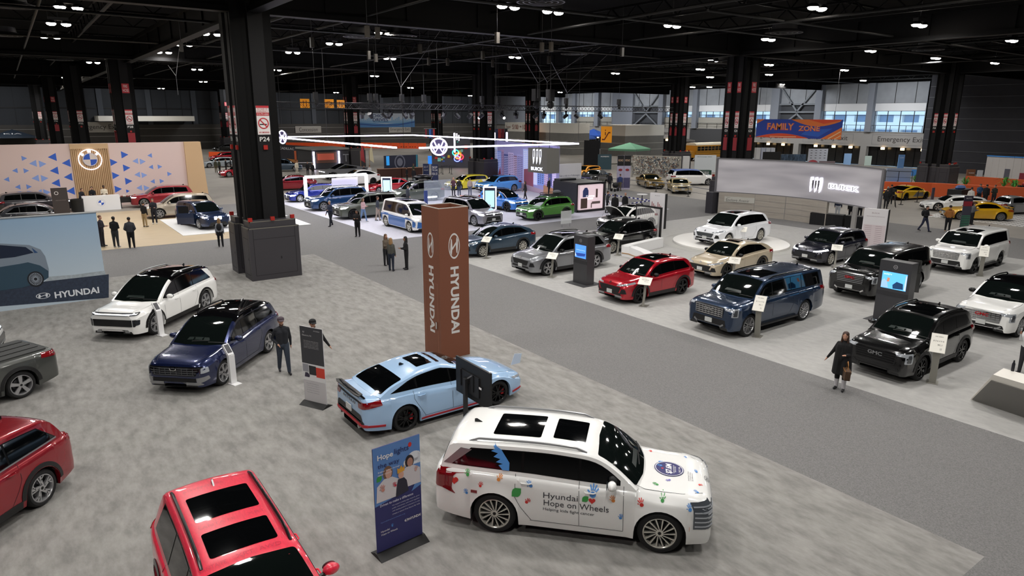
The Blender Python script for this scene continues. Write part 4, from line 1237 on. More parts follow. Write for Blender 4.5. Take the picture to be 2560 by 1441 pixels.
# grey pickup at the left edge
GRN = paint('grey_green', '4e504d', 0.35, 0.3)
c = suv(L=4.97, W=1.90, H=1.69, wb=3.0, fo=.92, r=.375, belt=1.06, beltr=1.14, hood=1.06, nose=.92, rf=.10, rr=-.72, rg=-1.02, rrz=1.60, rgz=1.12, cowl=1.15, tail=1.12)
p = place_f((58, 995), 3.0, 1.90, -154, 'L', rear=True)
t, c, bo = build_car('pickup_truck', 'dark grey pickup truck with a covered bed cut off by the left edge', c, GRN, p, -154, wheel='five', rimm=SILV, clad=PLASTIC, pillars=[-.0, -.60], glass_end=(-1.0, -.75))
nose(t, c, 'tucson', plate=False); tail(t, c, 'slim')
b = B(); c.lay(b, rpoly([(-1.12, -.74), (-2.36, -.72), (-2.36, .72), (-1.12, .74)], .04), 'T', mat('bed_cover', '2b2c2b', .6), off=.03)
for y in (-.4, 0, .4): c.lay(b, stroke([(-1.2, y), (-2.3, y)], .03), 'T', PLASTIC, off=.045)
b.build('bed_cover', t)
# dark red SUV at the left edge
DRED = paint('dark_red', '8e1220', 0.3, 0.22)
c = suv(L=4.64, W=1.87, H=1.67, wb=2.755, fo=.90, r=.365, belt=1.05, beltr=1.18, hood=1.05, nose=.92, cowl=1.05, rf=.12, rr=-1.85, rg=-2.16)
ready('suv', 'dark red SUV rear end with silver window trim cut off by the left edge', c, DRED, place_f((110, 1262), 2.755, 1.87, -133, 'L', rear=True), -133, 'tucson', 'bar', wheel='blade', rimm=SILV, glass_end=(-1.95, -1.60), clad=PLASTIC, chromeline=True, nose_k=dict(plate=False))
# white car tip at the left edge
c = sedan(L=4.6, W=1.85, H=1.5, belt=.95, hood=.95, nose=.78)
ready('hatchback', 'white car of which only the rounded front corner shows at the left edge', c, WPAINT, (-3.3, 26.9, .012), -8, 'ioniq', wheel='five', clad=PLASTIC, nose_k=dict(plate=False))
# ---- displays on the pale grey carpet
ROWH = 180
def gm(name, label, cc, m, f, r_, fs, **k):
 return ready(name, label, cc, m, place(f, r_, cc.wb, cc.W, ROWH, 'L') if r_ else place_f(f, cc.wb, cc.W, ROWH, 'L'), ROWH, fs, **k)
TEAL = paint('slate_blue', '2f4456', 0.4, 0.28)
env = lambda: suv(L=4.64, W=1.82, H=1.56, wb=2.70, r=.35, belt=.98, beltr=1.12, hood=1.0, nose=.84, cowl=1.0, rf=.15, rr=-1.55, rg=-2.14, rrz=1.42, rgz=1.16, tail=1.13, roofpk=.3)
gm('suv', 'slate blue coupe SUV half hidden by the brown tower', env(), TEAL, (1207, 643), None, 'buick', clad=PLASTIC, wheel='ten', rimm=BRIGHT, glass_end=(-1.75, -1.30), lights=LENSON)
encl = lambda: suv(L=5.18, W=2.02, H=1.76, wb=3.07, r=.385, fo=.95, belt=1.08, beltr=1.18, hood=1.08, nose=.93, cowl=1.22, rf=.35, rr=-2.0, rg=-2.35, rrz=1.64)
GREYP = paint('metallic_grey', '8c8e92', 0.6, 0.3)
gm('suv', 'metallic grey SUV parked behind the dark kiosk with a blue screen', encl(), GREYP, (1370, 690), (1487, 670), 'buick', clad=PLASTIC, wheel='blade', rimm=SILV, glass_end=(-2.15, -1.8), rails=(.2, -1.8, BLKA), sunroof=[(.2, -.7, .45)], mirrorm=BLKA)
BLKP = paint('black', '060607', 0.0, 0.2)
BLKP2 = paint('deep_black', '050506', 0.1, 0.2)
REDM = paint('bright_red', 'b00d22', 0.35, 0.22)
gm('suv', 'black SUV with a price sign in front of the cable screen', suv(L=4.64, W=1.88, H=1.65, wb=2.78, cowl=1.05, rr=-1.8, rg=-2.1), BLKP, (1530, 634), None, 'buick', wheel='ten', rimm=BRIGHT, rails=(.1, -1.6, SATIN), glass_end=(-1.9, -1.55))
encore = lambda: suv(L=4.36, W=1.81, H=1.62, wb=2.595, r=.36, fo=.90, belt=1.02, beltr=1.14, hood=1.04, nose=.90, cowl=.98, rf=.2, rr=-1.62, rg=-1.95, rrz=1.52)
gm('suv', 'bright red compact SUV with black wheels and a white price sign', encore(), REDM, (1597, 759), (1705, 735), 'buick', clad=PLASTIC, wheel='five', rimm=BLKA, glass_end=(-1.75, -1.4), sunroof=[(.1, -1.0, .45)], mirrorm=BLKA)
SAND = paint('sand_beige', 'c3b59c', 0.15, 0.28)
gm('suv', 'sand beige coupe SUV with black wheels between the red and white SUVs', env(), SAND, (1815, 698), None, 'buick', clad=PLASTIC, wheel='five', rimm=BLKA, glass_end=(-1.75, -1.30), sunroof=[(.0, -.55, .38)], mirrorm=BLKA)
# white SUV with raised bonnet
ch = encore(); ch.hoodopen = True
pw = place_f((1624, 575), 2.595, 1.81, ROWH, 'L', rear=True)
t, c = ready('suv', 'white compact SUV with its bonnet raised behind the cable screen', ch, WPAINT, pw, ROWH, 'buick', clad=PLASTIC, wheel='five', rimm=BLKA, glass_end=(-1.75, -1.4), rails=(.1, -1.5, BLKA), sunroof=[(.05, -.6, .4)])
b = B()
HV = [(.0, -.68), (.5, -.70), (.88, -.56), (1.0, -.2), (1.0, .2), (.88, .56), (.5, .70), (.0, .68)]
M_ = Matrix.Translation((c.cowl - .02, 0, c.hood + .02)) @ Matrix.Rotation(R(-42), 4, 'Y')
b.prism(HV, (M_ @ Vector((0, 0, 0)), (M_.to_3x3() @ XP), YP), .04, WPAINT)
b.prism([(p[0] * .92 + .03, p[1] * .92) for p in HV], (M_ @ Vector((0, 0, -.005)), (M_.to_3x3() @ XP), YP), -.01, PLASTIC); b.build('raised_bonnet', t)
b = B(); c.lay(b, rpoly([(c.cowl + .05, -.62), (c.xf - .18, -.5), (c.xf - .18, .5), (c.cowl + .05, .62)], .1), 'T', PLASTIC, off=.012)
for (x, y, sx, sy) in ((.35, 0, .3, .3), (.15, .35, .2, .15), (.55, -.3, .2, .2), (.5, .35, .15, .12)): b.cbox((c.cowl + x, y, c.hood + .02), (sx, sy, .08), mat('engine_grey', '4a4c4e', .4, .5))
b.build('engine_bay', t)
b = B(); b.bar((c.xf - .25, -.5, c.nose), (c.xf - .55, -.45, c.nose + .68), .012, SATIN); b.build('bonnet_prop', t)
# white SUV on the round platform
PWH = paint('pearl_white', 'eef0f4', 0.0, 0.2)
PLAT = 0.16
pe = place_f((1819, 616), 3.07, 2.02, ROWH, 'L', z=PLAT)
t, c = ready('suv', 'pearl white SUV on the round white platform below the wide curved screen', encl(), PWH, pe, ROWH, 'buick', wheel='mesh', rimm=BRIGHT, glass_end=(-2.15, -1.8), sunroof=[(.25, -.9, .42)], nose_k=dict(gm=mat('chrome_mesh', '5a5d60', .3, .6)))
b = B(); b.lathe([(.01, PLAT - .002), (3.35, PLAT - .002), (3.40, PLAT - .03), (3.40, .012), (.01, .012)], mat('platform_white', 'e9e7e2', .35), n=64)
PC = (t.location.x + .1, t.location.y + .1)
o = b.build('turntable', loc=(PC[0], PC[1], 0)); tag(o, 'low round white platform under the pearl white SUV', 'platform')
b = B(); b.lathe([(3.41, .013), (3.41, .03), (4.05, .03), (4.08, .013)], mat('platform_grey_ring', 'a3a29d', .5), n=64)
o = b.build('platform_rim', loc=(PC[0], PC[1], 0)); tag(o, 'flat grey ring around the round white platform', 'platform')
INDI = paint('dark_indigo', '1c1e2c', 0.4, 0.22)
gm('suv', 'dark indigo SUV with silver wheels beside the tall white price totem', suv(L=4.69, W=1.88, H=1.64, wb=2.78, cowl=1.05, rr=-1.8, rg=-2.1), INDI, (2072.5, 665), (2145, 649), 'buick', wheel='ten', rimm=BRIGHT, rails=(.1, -1.6, SATIN), glass_end=(-1.9, -1.55),
   nose_k=dict(gm=mat('chrome_mesh_dark', '3a3c40', .3, .6), lamp=LENSON))
YBL = paint('deep_blue', '20344f', 0.5, 0.25)
yuk = lambda L=5.34, wb=3.07: suv(L=L, W=2.06, H=1.90, wb=wb, fo=.92, r=.405, gc=.30, belt=1.22, beltr=1.28, hood=1.26, nose=1.16, nt=.08, nb=.40, boxy=1, cowl=wb / 2 - .30, rf=wb / 2 - 1.02, rr=wb / 2 + .92 - L + .32, rg=wb / 2 + .92 - L + .08, rrz=1.84, tb=.5, tw=.2, k=.3)
def board(t, c):
 for sy in (1, -1):
  b = B(); b.box(-c.wb / 2 + .55, sy * (c.W / 2 - .02) - .09, .30, c.wb / 2 - .55, sy * (c.W / 2 - .02) + .09, .35, PLASTIC); b.build('running_board', t)
t, c = gm('suv', 'long deep blue full-size SUV with a tall chrome-dotted grille', yuk(5.75, 3.41), YBL, (1868, 841), (2005, 802), 'gmc', wheel='mesh', rimm=SILV, rails=(.4, -2.4, BLKA), sunroof=[(.55, -.55, .5)], glass_end=(-2.72, -2.60), pillars=[.35, -.78, -1.45],
   nose_k=dict(gm=mat('chrome_mesh_dark', '3a3c40', .3, .6), badge_m=CHROME)); board(t, c)
t, c = gm('suv', 'black full-size SUV with its door open behind the kiosk marked 04', yuk(), BLKP2, (2203, 752), None, 'gmc', wheel='mesh', rimm=SATIN, glass_end=(-2.3, -2.2), pillars=[.1, -.95], nose_k=dict(badge=flat('b4121c'), badge_m=SATIN, skid=CHROME)); board(t, c)
YUKB = t
b = B(); MD = Matrix.Translation((.95, 1.0, 0)) @ Matrix.Rotation(R(-58), 4, 'Z')
b.box(-1.05, -.03, .38, 0, .05, 1.18, BLKP2, MD); b.box(-1.05, -.0, 1.18, -.25, .03, 1.22, BLKP2, MD); b.box(-1.02, .0, 1.2, -.96, .03, 1.72, BLKP2, MD); b.box(-.5, .0, 1.70, -1.0, .03, 1.75, BLKP2, MD)
b.box(-.95, .01, 1.2, -.42, .02, 1.70, GLASSD, MD); b.build('open_door', t)
t, c = gm('suv', 'white full-size SUV with chrome grille and black wheels near the far right', yuk(), WPAINT, (2429, 684), (2497, 666.5), 'gmc', wheel='truck', rimm=BLKA, glass_end=(-2.3, -2.2), pillars=[.1, -.95], sunroof=[(.45, -.5, .5)], nose_k=dict(gm=SATIN, badge_m=CHROME)); board(t, c)
terr = lambda: suv(L=4.56, W=1.90, H=1.68, wb=2.73, r=.375, fo=.92, gc=.26, belt=1.10, beltr=1.17, hood=1.12, nose=1.0, nt=.08, nb=.36, boxy=1, cowl=.98, rf=.25, rr=-1.78, rg=-2.05, rrz=1.58)
gm('suv', 'black compact SUV with grey price sign next to the woman in the long black coat', terr(), BLKP2, (2295, 949), (2398, 906), 'gmc', clad=PLASTIC, wheel='fivey', rimm=BLKA, glass_end=(-1.85, -1.55), rails=(.1, -1.6, BLKA), sunroof=[(.12, -1.1, .5)], nose_k=dict(badge=SATIN, badge_m=BLKA, skid=PLASTIC, plate=False))
gm('suv', 'white compact SUV with black roof and chrome grille cut off by the right edge', terr(), WPAINT, (2544, 843), None, 'gmc', roofm=mat('gloss_black_roof', '08080a'), wheel='mesh', rimm=SILV, glass_end=(-1.85, -1.55), rails=(.1, -1.6, BLKA), mirrorm=BLKA, nose_k=dict(gm=SATIN, badge=flat('b4121c'), badge_m=CHROME))
# ---- booth with the glowing ring
OLIV = paint('olive_grey', '53584e', 0.4, 0.28)
VBL = paint('ocean_blue', '123a66', 0.4, 0.25)
RBL = paint('royal_blue', '1b2c8c', 0.4, 0.25)
SILP = paint('silver', '9a99a0', 0.5, 0.28)
GRNP = paint('leaf_green', '4f8f37', 0.3, 0.28)
AZU = paint('azure_blue', '2f79cf', 0.2, 0.25)
ATL = dict(L=5.10, W=1.99, H=1.78, wb=2.98, r=.38, fo=.98, belt=1.10, beltr=1.16, hood=1.12, nose=1.0, boxy=1, nt=.08, cowl=1.15, rf=.35, rr=-2.1, rg=-2.4, rrz=1.70)
TAO = dict(L=4.47, W=1.84, H=1.64, wb=2.68, r=.36, fo=.88, belt=1.04, beltr=1.12, hood=1.04, nose=.92, cowl=1.0, rf=.22, rr=-1.7, rg=-2.0, rrz=1.56)
V = dict(detail=0)
ready('suv', 'silver SUV with lit badge facing out beside the brown tower top', suv(**ATL), SILP, place_f((1186, 566), 2.98, 1.99, -84, 'R'), -84, 'vw', rails=(.2, -1.8, BLKA), sunroof=[(.2, -1.0, .45)], wheel='fivey', rimm=SILV, glass_end=(-2.2, -1.9), **V)
t, c = ready('suv', 'leaf green SUV carrying a black roof basket', suv(**TAO), GRNP, place((1345.6, 553), (1414, 545), 2.68, 1.84, 180, 'L'), 180, 'vw', rails=(.1, -1.5, BLKA), wheel='five', rimm=BLKA, glass_end=(-1.8, -1.5), clad=PLASTIC, **V)
b = B()
for s in (-.5, .5): b.bar((.1, s, 1.72), (-1.3, s, 1.72), .04, BLACK); b.bar((.1, s, 1.86), (-1.3, s, 1.86), .03, BLACK)
for i in range(8): b.bar((.1 - i * .2, -.5, 1.72), (.1 - i * .2, .5, 1.72), .03, BLACK)
for x in (.1, -1.3): b.bar((x, -.5, 1.86), (x, .5, 1.86), .03, BLACK); b.bar((x, -.5, 1.72), (x, -.5, 1.86), .03, BLACK); b.bar((x, .5, 1.72), (x, .5, 1.86), .03, BLACK)
b.build('roof_basket', t)
b = B(); b.ell((-1.1, 0, 1.9), (.35, .3, .16), mat('grey_bag', '5a5c5e', .8), 12); b.build('roof_bag', t)
ready('suv', 'azure blue SUV with black roof behind the white framed kiosk', suv(**TAO), AZU, place_f((1267, 530), 2.68, 1.84, -82, 'R'), -82, 'vw', roofm=BLKP, wheel='five', rimm=BLKA, glass_end=(-1.8, -1.5), clad=PLASTIC, rails=(.1, -1.5, BLKA), **V)
SKB = paint('sky_blue', '4b93d8', 0.1, 0.28)
ready('suv', 'sky blue SUV parked in front of the city street picture wall', suv(**{**TAO, 'L': 4.7, 'wb': 2.79}), SKB, place_f((1285, 479), 2.79, 1.84, 180, 'L', rear=True), 180, 'vw', wheel='fivey', rimm=SILV, glass_end=(-1.9, -1.6), sunroof=[(.1, -1.0, .42)], **V)
YEL = mat('car_paint_yellow_and_white', 'ead93a', .3, coat=1)
c = sedan(L=4.75, W=1.80, H=1.46, wb=2.69, belt=.94, hood=.95, nose=.74)
c.make(YEL)
t, c, bo = build_car('sedan', 'yellow, white and blue patterned car behind three standing visitors', sedan(L=4.75, W=1.80, H=1.46, wb=2.69, belt=.94, hood=.95, nose=.74), YEL, place_f((1203, 472), 2.69, 1.80, 180, 'L', rear=True), 180, wheel='five', rimm=SILV, detail=0)
nose(t, c, 'vw'); tail(t, c)
for v in ('L', 'R'):
 c.one(t, 'white_wrap', poly([(-.35, .22), (.1, .22), (-.15, .86), (-.7, .9)]), v, WH2, off=.005); c.one(t, 'blue_wrap', poly([(-.75, .22), (-.4, .22), (-.75, .9), (-1.2, .92), (-.95, .8)]), v, flat('8db4e6'), off=.005)
 c.one(t, 'white_wrap', poly([(-1.9, .45), (-1.75, .45), (-1.4, .95), (-1.9, .95)]), v, WH2, off=.005); c.one(t, 'white_wrap', poly([(1.1, .8), (1.6, .68), (1.7, .4), (1.9, .4), (1.9, .62), (1.3, .82)]), v, WH2, off=.005)
# two-tone van
BUZ = dict(L=4.96, W=1.98, H=1.90, wb=3.24, r=.37, fo=.84, gc=.20, belt=1.06, beltr=1.10, hood=1.12, nose=1.0, nt=.16, boxy=1, cowl=1.92, rf=.98, rr=-2.15, rg=-2.36, rrz=1.84, tw=.22)
BLB = paint('mid_blue', '2f6ab4', 0.2, 0.28)
c = suv(**BUZ)
t, c, bo = build_car('van', 'two-tone van, white above and mid blue below, left of the brown tower', c, WPAINT, place((1025, 582), (965.6, 566), 3.24, 1.98, -88, 'R'), -88, wheel='five', rimm=BRIGHT, glass_end=(-2.05, -1.95), pillars=[.55, -.75], sunroof=[(.5, -1.2, .5)], detail=0)
for v in ('L', 'R'):
 for q in (([(-c.wb / 2 + .46, .24), (c.wb / 2 - .46, .24), (c.wb / 2 - .46, .98), (-c.wb / 2 + .46, 1.0)]), ([(c.xt + .03, .45), (-c.wb / 2 - .46, .40), (-c.wb / 2 - .46, 1.0), (c.xt + .03, 1.0)]), ([(-c.wb / 2 - .46, .84), (-c.wb / 2 + .46, .84), (-c.wb / 2 + .46, 1.0), (-c.wb / 2 - .46, 1.0)]), ([(c.wb / 2 - .46, .84), (c.xf - .3, .84), (c.wb / 2 + .2, .92), (c.wb / 2 - .46, .98)]), ([(c.wb / 2 + .46, .40), (c.xf - .08, .42), (c.xf - .08, .74), (c.wb / 2 + .46, .84)])):
  c.one(t, 'blue_lower_panel', poly(q), v, BLB, off=.005)
c.one(t, 'blue_front_panel', rpoly([(-.84, .36), (.84, .36), (.78, .78), (0, .60), (-.78, .78)], .03), 'F', BLB, off=.008)
nose(t, c, 'slim', plate=False, lamp=LENSON)
ready('suv', 'olive grey SUV whose side is crossed by two walking visitors', suv(**ATL), OLIV, place_f((884, 549), 2.98, 1.99, 180, 'L'), 180, 'vw', rails=(.2, -1.8, BLKA), wheel='fivey', rimm=BLKA, glass_end=(-2.2, -1.9), **V)
ready('suv', 'ocean blue SUV right of the big white light frame', suv(**ATL), VBL, place_f((810, 528), 2.98, 1.99, 180, 'L'), 180, 'vw', rails=(.2, -1.8, SATIN), wheel='fivey', rimm=SILV, glass_end=(-2.2, -1.9), **V)
ready('sedan', 'royal blue sedan seen through the white light frame', sedan(L=4.75, W=1.80, H=1.46, wb=2.69, belt=.94, hood=.95, nose=.74), RBL, place_f((751, 506), 2.69, 1.80, 180, 'L'), 180, 'vw', wheel='fivey', rimm=SILV, **V)
t, c = ready('suv', 'grey-green SUV with a black roof box behind the glass panel', suv(**ATL), OLIV, place_f((1012, 508), 2.98, 1.99, 180, 'L'), 180, 'vw', rails=(.2, -1.8, BLKA), wheel='fivey', rimm=BLKA, glass_end=(-2.2, -1.9), **V)
b = B(); b.ell((-.9, 0, 2.12), (1.05, .42, .20), BLKA, 16)
for x in (-.2, -1.5): b.bar((x, -.7, 1.87), (x, .7, 1.87), .05, BLKA); b.bar((x, 0, 1.85), (x, 0, 2.0), .3, BLKA)
b.build('roof_box', t)
# ---- electric car row behind
c = sedan(L=4.75, W=1.92, H=1.62, wb=2.89, r=.36, belt=1.02, beltr=1.14, hood=1.0, nose=.78, cowl=1.15, rf=.15, rr=-1.35, rg=-2.1, rrz=1.48, rgz=1.14)
ready('hatchback', 'white electric hatchback SUV behind the right part of the light frame', c, WPAINT, place_f((933, 461), 2.89, 1.92, 180, 'L', rear=True), 180, 'slim', wheel='ten', rimm=BLKA, glass_end=(-1.9, -1.3), **V)
ready('sedan', 'bright red electric sedan behind the small white framed kiosk', sedan(L=4.72, W=1.85, H=1.44, wb=2.88, cowl=1.1, rf=.2, rr=-1.2, rg=-1.9), REDM, place_f((948, 485), 2.88, 1.85, 180, 'L'), 180, 'slim', wheel='five', rimm=SILV, **V)
ready('sedan', 'dark red sedan at the right edge of the P24 column', sedan(L=4.97, W=1.96, H=1.45, wb=2.96, cowl=1.1, rf=.2, rr=-1.3, rg=-2.0), DRED, (*at(726, 474)[:2], .012), 170, 'slim', wheel='five', rimm=SILV, **V)
# angular steel pickup
STL = mat('brushed_stainless', '8f9192', .35, .7)
t = thing('pickup_truck', 'angular bare steel pickup truck with slanted flat panels', 'car', (*at(862, 447)[:2], .012), PI)
b = B()
prof = [(2.84, .72), (2.80, 1.0), (1.55, 1.18), (.25, 1.79), (-2.75, 1.28), (-2.84, .95), (-2.75, .50), (-2.35, .50), (-2.2, .85), (-1.7, .95), (-1.25, .85), (-1.1, .45), (1.25, .45), (1.4, .85), (1.85, .95), (2.3, .85), (2.45, .45), (2.75, .45)]
b.prism(prof, (Vector((0, .98, 0)), XP, ZP), 1.96, STL); b.build('body', t, bevel=.02)
b = B(); b.prism([(1.50, 1.22), (.25, 1.80), (-.2, 1.73), (-.2, 1.74), (.2, 1.805), (1.5, 1.24)], (Vector((0, .8, .004)), XP, ZP), 1.6, GLASSD)
b.box(-2.7, -.8, 1.2, -2.6, .8, 1.3, BLACK); b.build('windscreen', t)
for sy in (1, -1):
 b = B(); b.prism([(1.25, 1.25), (.25, 1.70), (-1.25, 1.45), (-1.2, 1.28)], (Vector((0, -.985 if sy < 0 else .995, 0)), XP, ZP), .01, GLASSD); b.build('side_window', t)
b = B(); b.box(2.80, -.9, .93, 2.86, .9, .97, LENSON); b.build('light_bar', t)
class W_: r = .44; wb = 3.64; W = 1.98
add_wheels(t, W_, 'five', BLKA)
# ---- display on the wooden floor, left
BMB = paint('dark_blue', '172a4c', 0.45, 0.25)
XDR = dict(L=4.75, W=1.92, H=1.66, wb=2.9, r=.37, belt=1.04, beltr=1.13, hood=1.05, nose=.92)
t, c = ready('suv', 'dark blue SUV with lit double grille and its front door open', suv(**XDR), BMB, (10.17, 50.5, .06), -78, 'bmw', wheel='fivey', rimm=SILV, nose_k=dict(lamp=LENSON, plate=False), **V)
b = B(); MD = Matrix.Translation((.90, -.95, 0)) @ Matrix.Rotation(R(58), 4, 'Z')
b.box(-1.05, -.05, .32, 0, .03, 1.05, BMB, MD); b.box(-1.0, -.02, 1.05, -.92, .02, 1.52, BMB, MD); b.box(-1.0, -.02, 1.5, -.4, .02, 1.56, BMB, MD); b.box(-.94, -.01, 1.05, -.3, .01, 1.5, GLASSD, MD); b.build('open_door', t)
BGE = paint('champagne', 'a69c8c', 0.3, 0.3)
ready('suv', 'champagne beige SUV left of the dark blue car with open door', suv(**XDR), BGE, place_f((401, 547), 2.9, 1.92, 176, 'L', z=.03), 176, 'bmw', wheel='fivey', rimm=SILV, chromeline=True, **V)
ready('suv', 'red SUV partly behind the champagne beige SUV', suv(**XDR), paint('wine_red', '8c1626', .3), place_f((362, 519), 2.9, 1.92, 176, 'L', z=.03), 176, 'bmw', wheel='fivey', rimm=SILV, nose_k=dict(lamp=LENSON, plate=False), **V)
ready('suv', 'dark grey SUV with amber lit headlight behind the blue picture wall', suv(**XDR), paint('graphite', '2c2a30', .3), place_f((150, 531), 2.9, 1.92, 2, 'R', z=.03), 2, 'bmw', wheel='fivey', rimm=SILV, nose_k=dict(lamp=LENSON, plate=False), **V)
ready('sedan', 'black sedan roof and bonnet just above the blue picture wall', sedan(L=5.0, W=1.9, H=1.48, wb=3.0, cowl=1.2, rf=.35, rr=-1.3, rg=-2.0), paint('blue_black', '14161f', .3), place_f((160, 560), 3.0, 1.9, 2, 'R', z=.03), 2, 'bmw', wheel='fivey', rimm=SILV, chromeline=True, **V)
# ---- far cars
def far(name, label, cc, m, px, py, hd, fs='slim', **k):
 return ready(name, label, cc, m, (*at(px, py)[:2], .004), hd, fs, **{**dict(detail=0, handles=False, wheel='five'), **k})
CLS = dict(L=5.1, W=1.92, H=1.38, wb=2.9, r=.34, belt=.90, beltr=.94, hood=.93, nose=.84, cowl=.75, rf=.15, rr=-.95, rg=-1.5, boxy=1, tb=.35)
far('suv', 'steel blue SUV in front of the dark wall with printed city lights', suv(L=5.0), TEAL, 712, 428, -20)
far('sedan', 'red car nose with white lights behind the P24 column', sedan(), REDM, 597, 441, 180, nose_k=dict(lamp=LENSON, plate=False))
far('sedan', 'pale grey car behind a crowd left of the P24 column', sedan(), paint('pale_grey', 'a4adb4', .2), 545, 418, 180)
far('sedan', 'black and white car raised on orange blocks far behind the P24 column', sedan(), BLKP, 560, 377, 180)
far('sedan', 'bright red car behind the pale grey car at the crowd', sedan(), REDM, 560, 402, 180)
far('classic_car', 'black lowrider with silver lower body behind a railing', Car(**CLS), paint('charcoal', '2a2b2b', .3), 1487, 455, 200, 'classic', wheel='wire', rimm=CHROME)
far('sports_car', 'orange-yellow sports car partly behind the white Take a ride wall', sedan(H=1.3, hood=.8, belt=.82), paint('orange_yellow', 'e3982a', .1), 1462, 440, 190)
far('classic_car', 'gold lowrider with open door and chrome bumper', Car(**CLS), paint('gold', '9a8048', .6), 1625, 468, 240, 'classic', wheel='wire', rimm=CHROME)
far('custom_car', 'cream custom show car with chrome engine in front of the white truck', Car(**{**CLS, 'L': 4.6, 'H': 1.35}), paint('cream', 'cbb98e', .3), 1697, 480, 230, 'classic', wheel='wire', rimm=CHROME)
far('suv', 'white pickup-like SUV with blue roof behind the cream show car', suv(L=5.2, H=1.75, boxy=1, belt=1.1, hood=1.1, nose=1.05), WPAINT, 1732, 462, -28, 'classic', roofm=flat('4a5f96'))
t, c = far('sports_car', 'yellow and silver low sports car at the orange wall', sedan(L=4.6, W=1.95, H=1.24, wb=2.72, belt=.82, beltr=.93, hood=.80, nose=.62, cowl=1.1, rf=.5, rr=-.5, rg=-1.7, rrz=1.18), paint('sports_yellow', 'e8b820', .1), 2266, 497, -12, wheel='five', rimm=BLKA)
for v in ('L', 'R'): c.one(t, 'silver_wrap', poly([(-.5, .3), (.95, .3), (.9, .75), (.1, .8)]), v, SATIN, off=.006)
far('sports_car', 'white low sports car behind the man in the brown hoodie', sedan(L=4.6, W=1.9, H=1.25, belt=.82, hood=.80, nose=.60, cowl=.9, rf=.2), WPAINT, 2378, 526, 132)
M3 = paint('racing_yellow', 'd9a514', .05)
t, c = far('coupe', 'racing yellow coupe with wide arches on white floor tiles', sedan(L=4.45, W=1.88, H=1.34, wb=2.7, belt=.88, beltr=.93, hood=.88, nose=.70, cowl=.75, rf=.1, rr=-1.1, rg=-1.65, tb=.3, fl=.12), M3, 2437, 548, 131, 'classic', wheel='mesh', rimm=SATIN)
b = B(); b.box(c.xt + .02, -.7, 1.0, c.xt + .22, .7, 1.03, M3); b.box(c.xt + .05, -.6, .93, c.xt + .15, -.55, 1.0, M3); b.box(c.xt + .05, .55, .93, c.xt + .15, .6, 1.0, M3); b.build('spoiler', t)
far('classic_car', 'silver old sedan behind the racing yellow coupe at the right edge', sedan(L=4.2, W=1.6, H=1.4, wb=2.5, belt=.88, beltr=.9, hood=.88, nose=.8, boxy=1, cowl=.7, rf=.2, rr=-1.0, rg=-1.3), paint('old_silver', 'b4b6b6', .5), 2532, 533, -22, 'classic')
# school bus
t = thing('school_bus', 'yellow school bus with white roof left of the K24 column', 'bus', (*at(1768, 400)[:2], 0), PI)
BY = flat('d99a2a', .4); b = B()
b.prism(rpoly([(-1.22, .55), (1.22, .55), (1.22, 2.55), (.9, 3.0), (-.9, 3.0), (-1.22, 2.55)], .15), (Vector((-4.6, 0, 0)), YP, ZP), 9.2, BY)
b.box(4.6, -1.0, .6, 5.9, 1.0, 1.7, BY); b.build('body', t)
b = B(); b.prism(rpoly([(-1.2, 2.62), (1.2, 2.62), (.92, 3.04), (-.92, 3.04)], .12), (Vector((-4.62, 0, 0)), YP, ZP), 9.24, flat('efe6d0')); b.build('roof', t)
for sy in (1, -1):
 for i in range(9):
  b = B(); x = -4.1 + i * .95; b.box(x, sy * 1.22 - .02, 1.75, x + .8, sy * 1.22 + .02, 2.45, BLKA); b.box(x - .03, sy * 1.22 - .03, 2.08, x + .83, sy * 1.22 + .03, 2.12, flat('c8c0a8')); b.build('window', t)
 b = B(); [b.box(-4.6, sy * 1.22 - .03, z, 4.6, sy * 1.22 + .03, z + .05, BLKA) for z in (1.1, 1.4, 1.62)]; b.build('rub_rail', t)
class W_: r = .5; wb = 6.0; W = 2.4
add_wheels(t, W_, 'five', SATIN)
# ---------------------------------------------------------------- people
SKIN = mat('skin_light', 'b98a72', 0.6); SKIN2 = mat('skin_tan', '94684f', 0.6); SKIN3 = mat('skin_dark', '4a3022', 0.6)
def cloth(col): return mat('cloth_' + col, col, 0.9)
HAIRC = {'black': mat('hair_black', '120e0c', .6), 'brown': mat('hair_brown', '3a2419', .6), 'blond': mat('hair_blond', '8f6f48', .6), 'grey': mat('hair_grey', '8a8782', .7), 'bald': None, 'light': mat('hair_light_brown', '5f4531', .6)}
SHOE = mat('dark_shoe', '17161a', 0.5)
def capsule(bm, a, ra, b_, rb, n=10):
 """tapered capsule: hull of two small spheres"""
 vs = []
 for c_, r in ((Vector(a), ra), (Vector(b_), rb)):
  rr = r if isinstance(r, tuple) else (r, r, r)
  for j in range(1, 6):
   ph = -PI / 2 + PI * j / 6
   for i in range(n):
    t = 2 * PI * i / n
    vs.append(bm.verts.new(c_ + Vector((rr[0] * math.cos(ph) * math.cos(t), rr[1] * math.cos(ph) * math.sin(t), rr[2] * math.sin(ph)))))
  vs.append(bm.verts.new(c_ + Vector((0, 0, rr[2])))); vs.append(bm.verts.new(c_ - Vector((0, 0, rr[2]))))
 r = bmesh.ops.convex_hull(bm, input=vs)
 bmesh.ops.delete(bm, geom=[g for g in set(r['geom_interior'] + r['geom_unused']) if isinstance(g, bmesh.types.BMVert)], context='VERTS')
TMP = bpy.data.scenes.new('workbench')
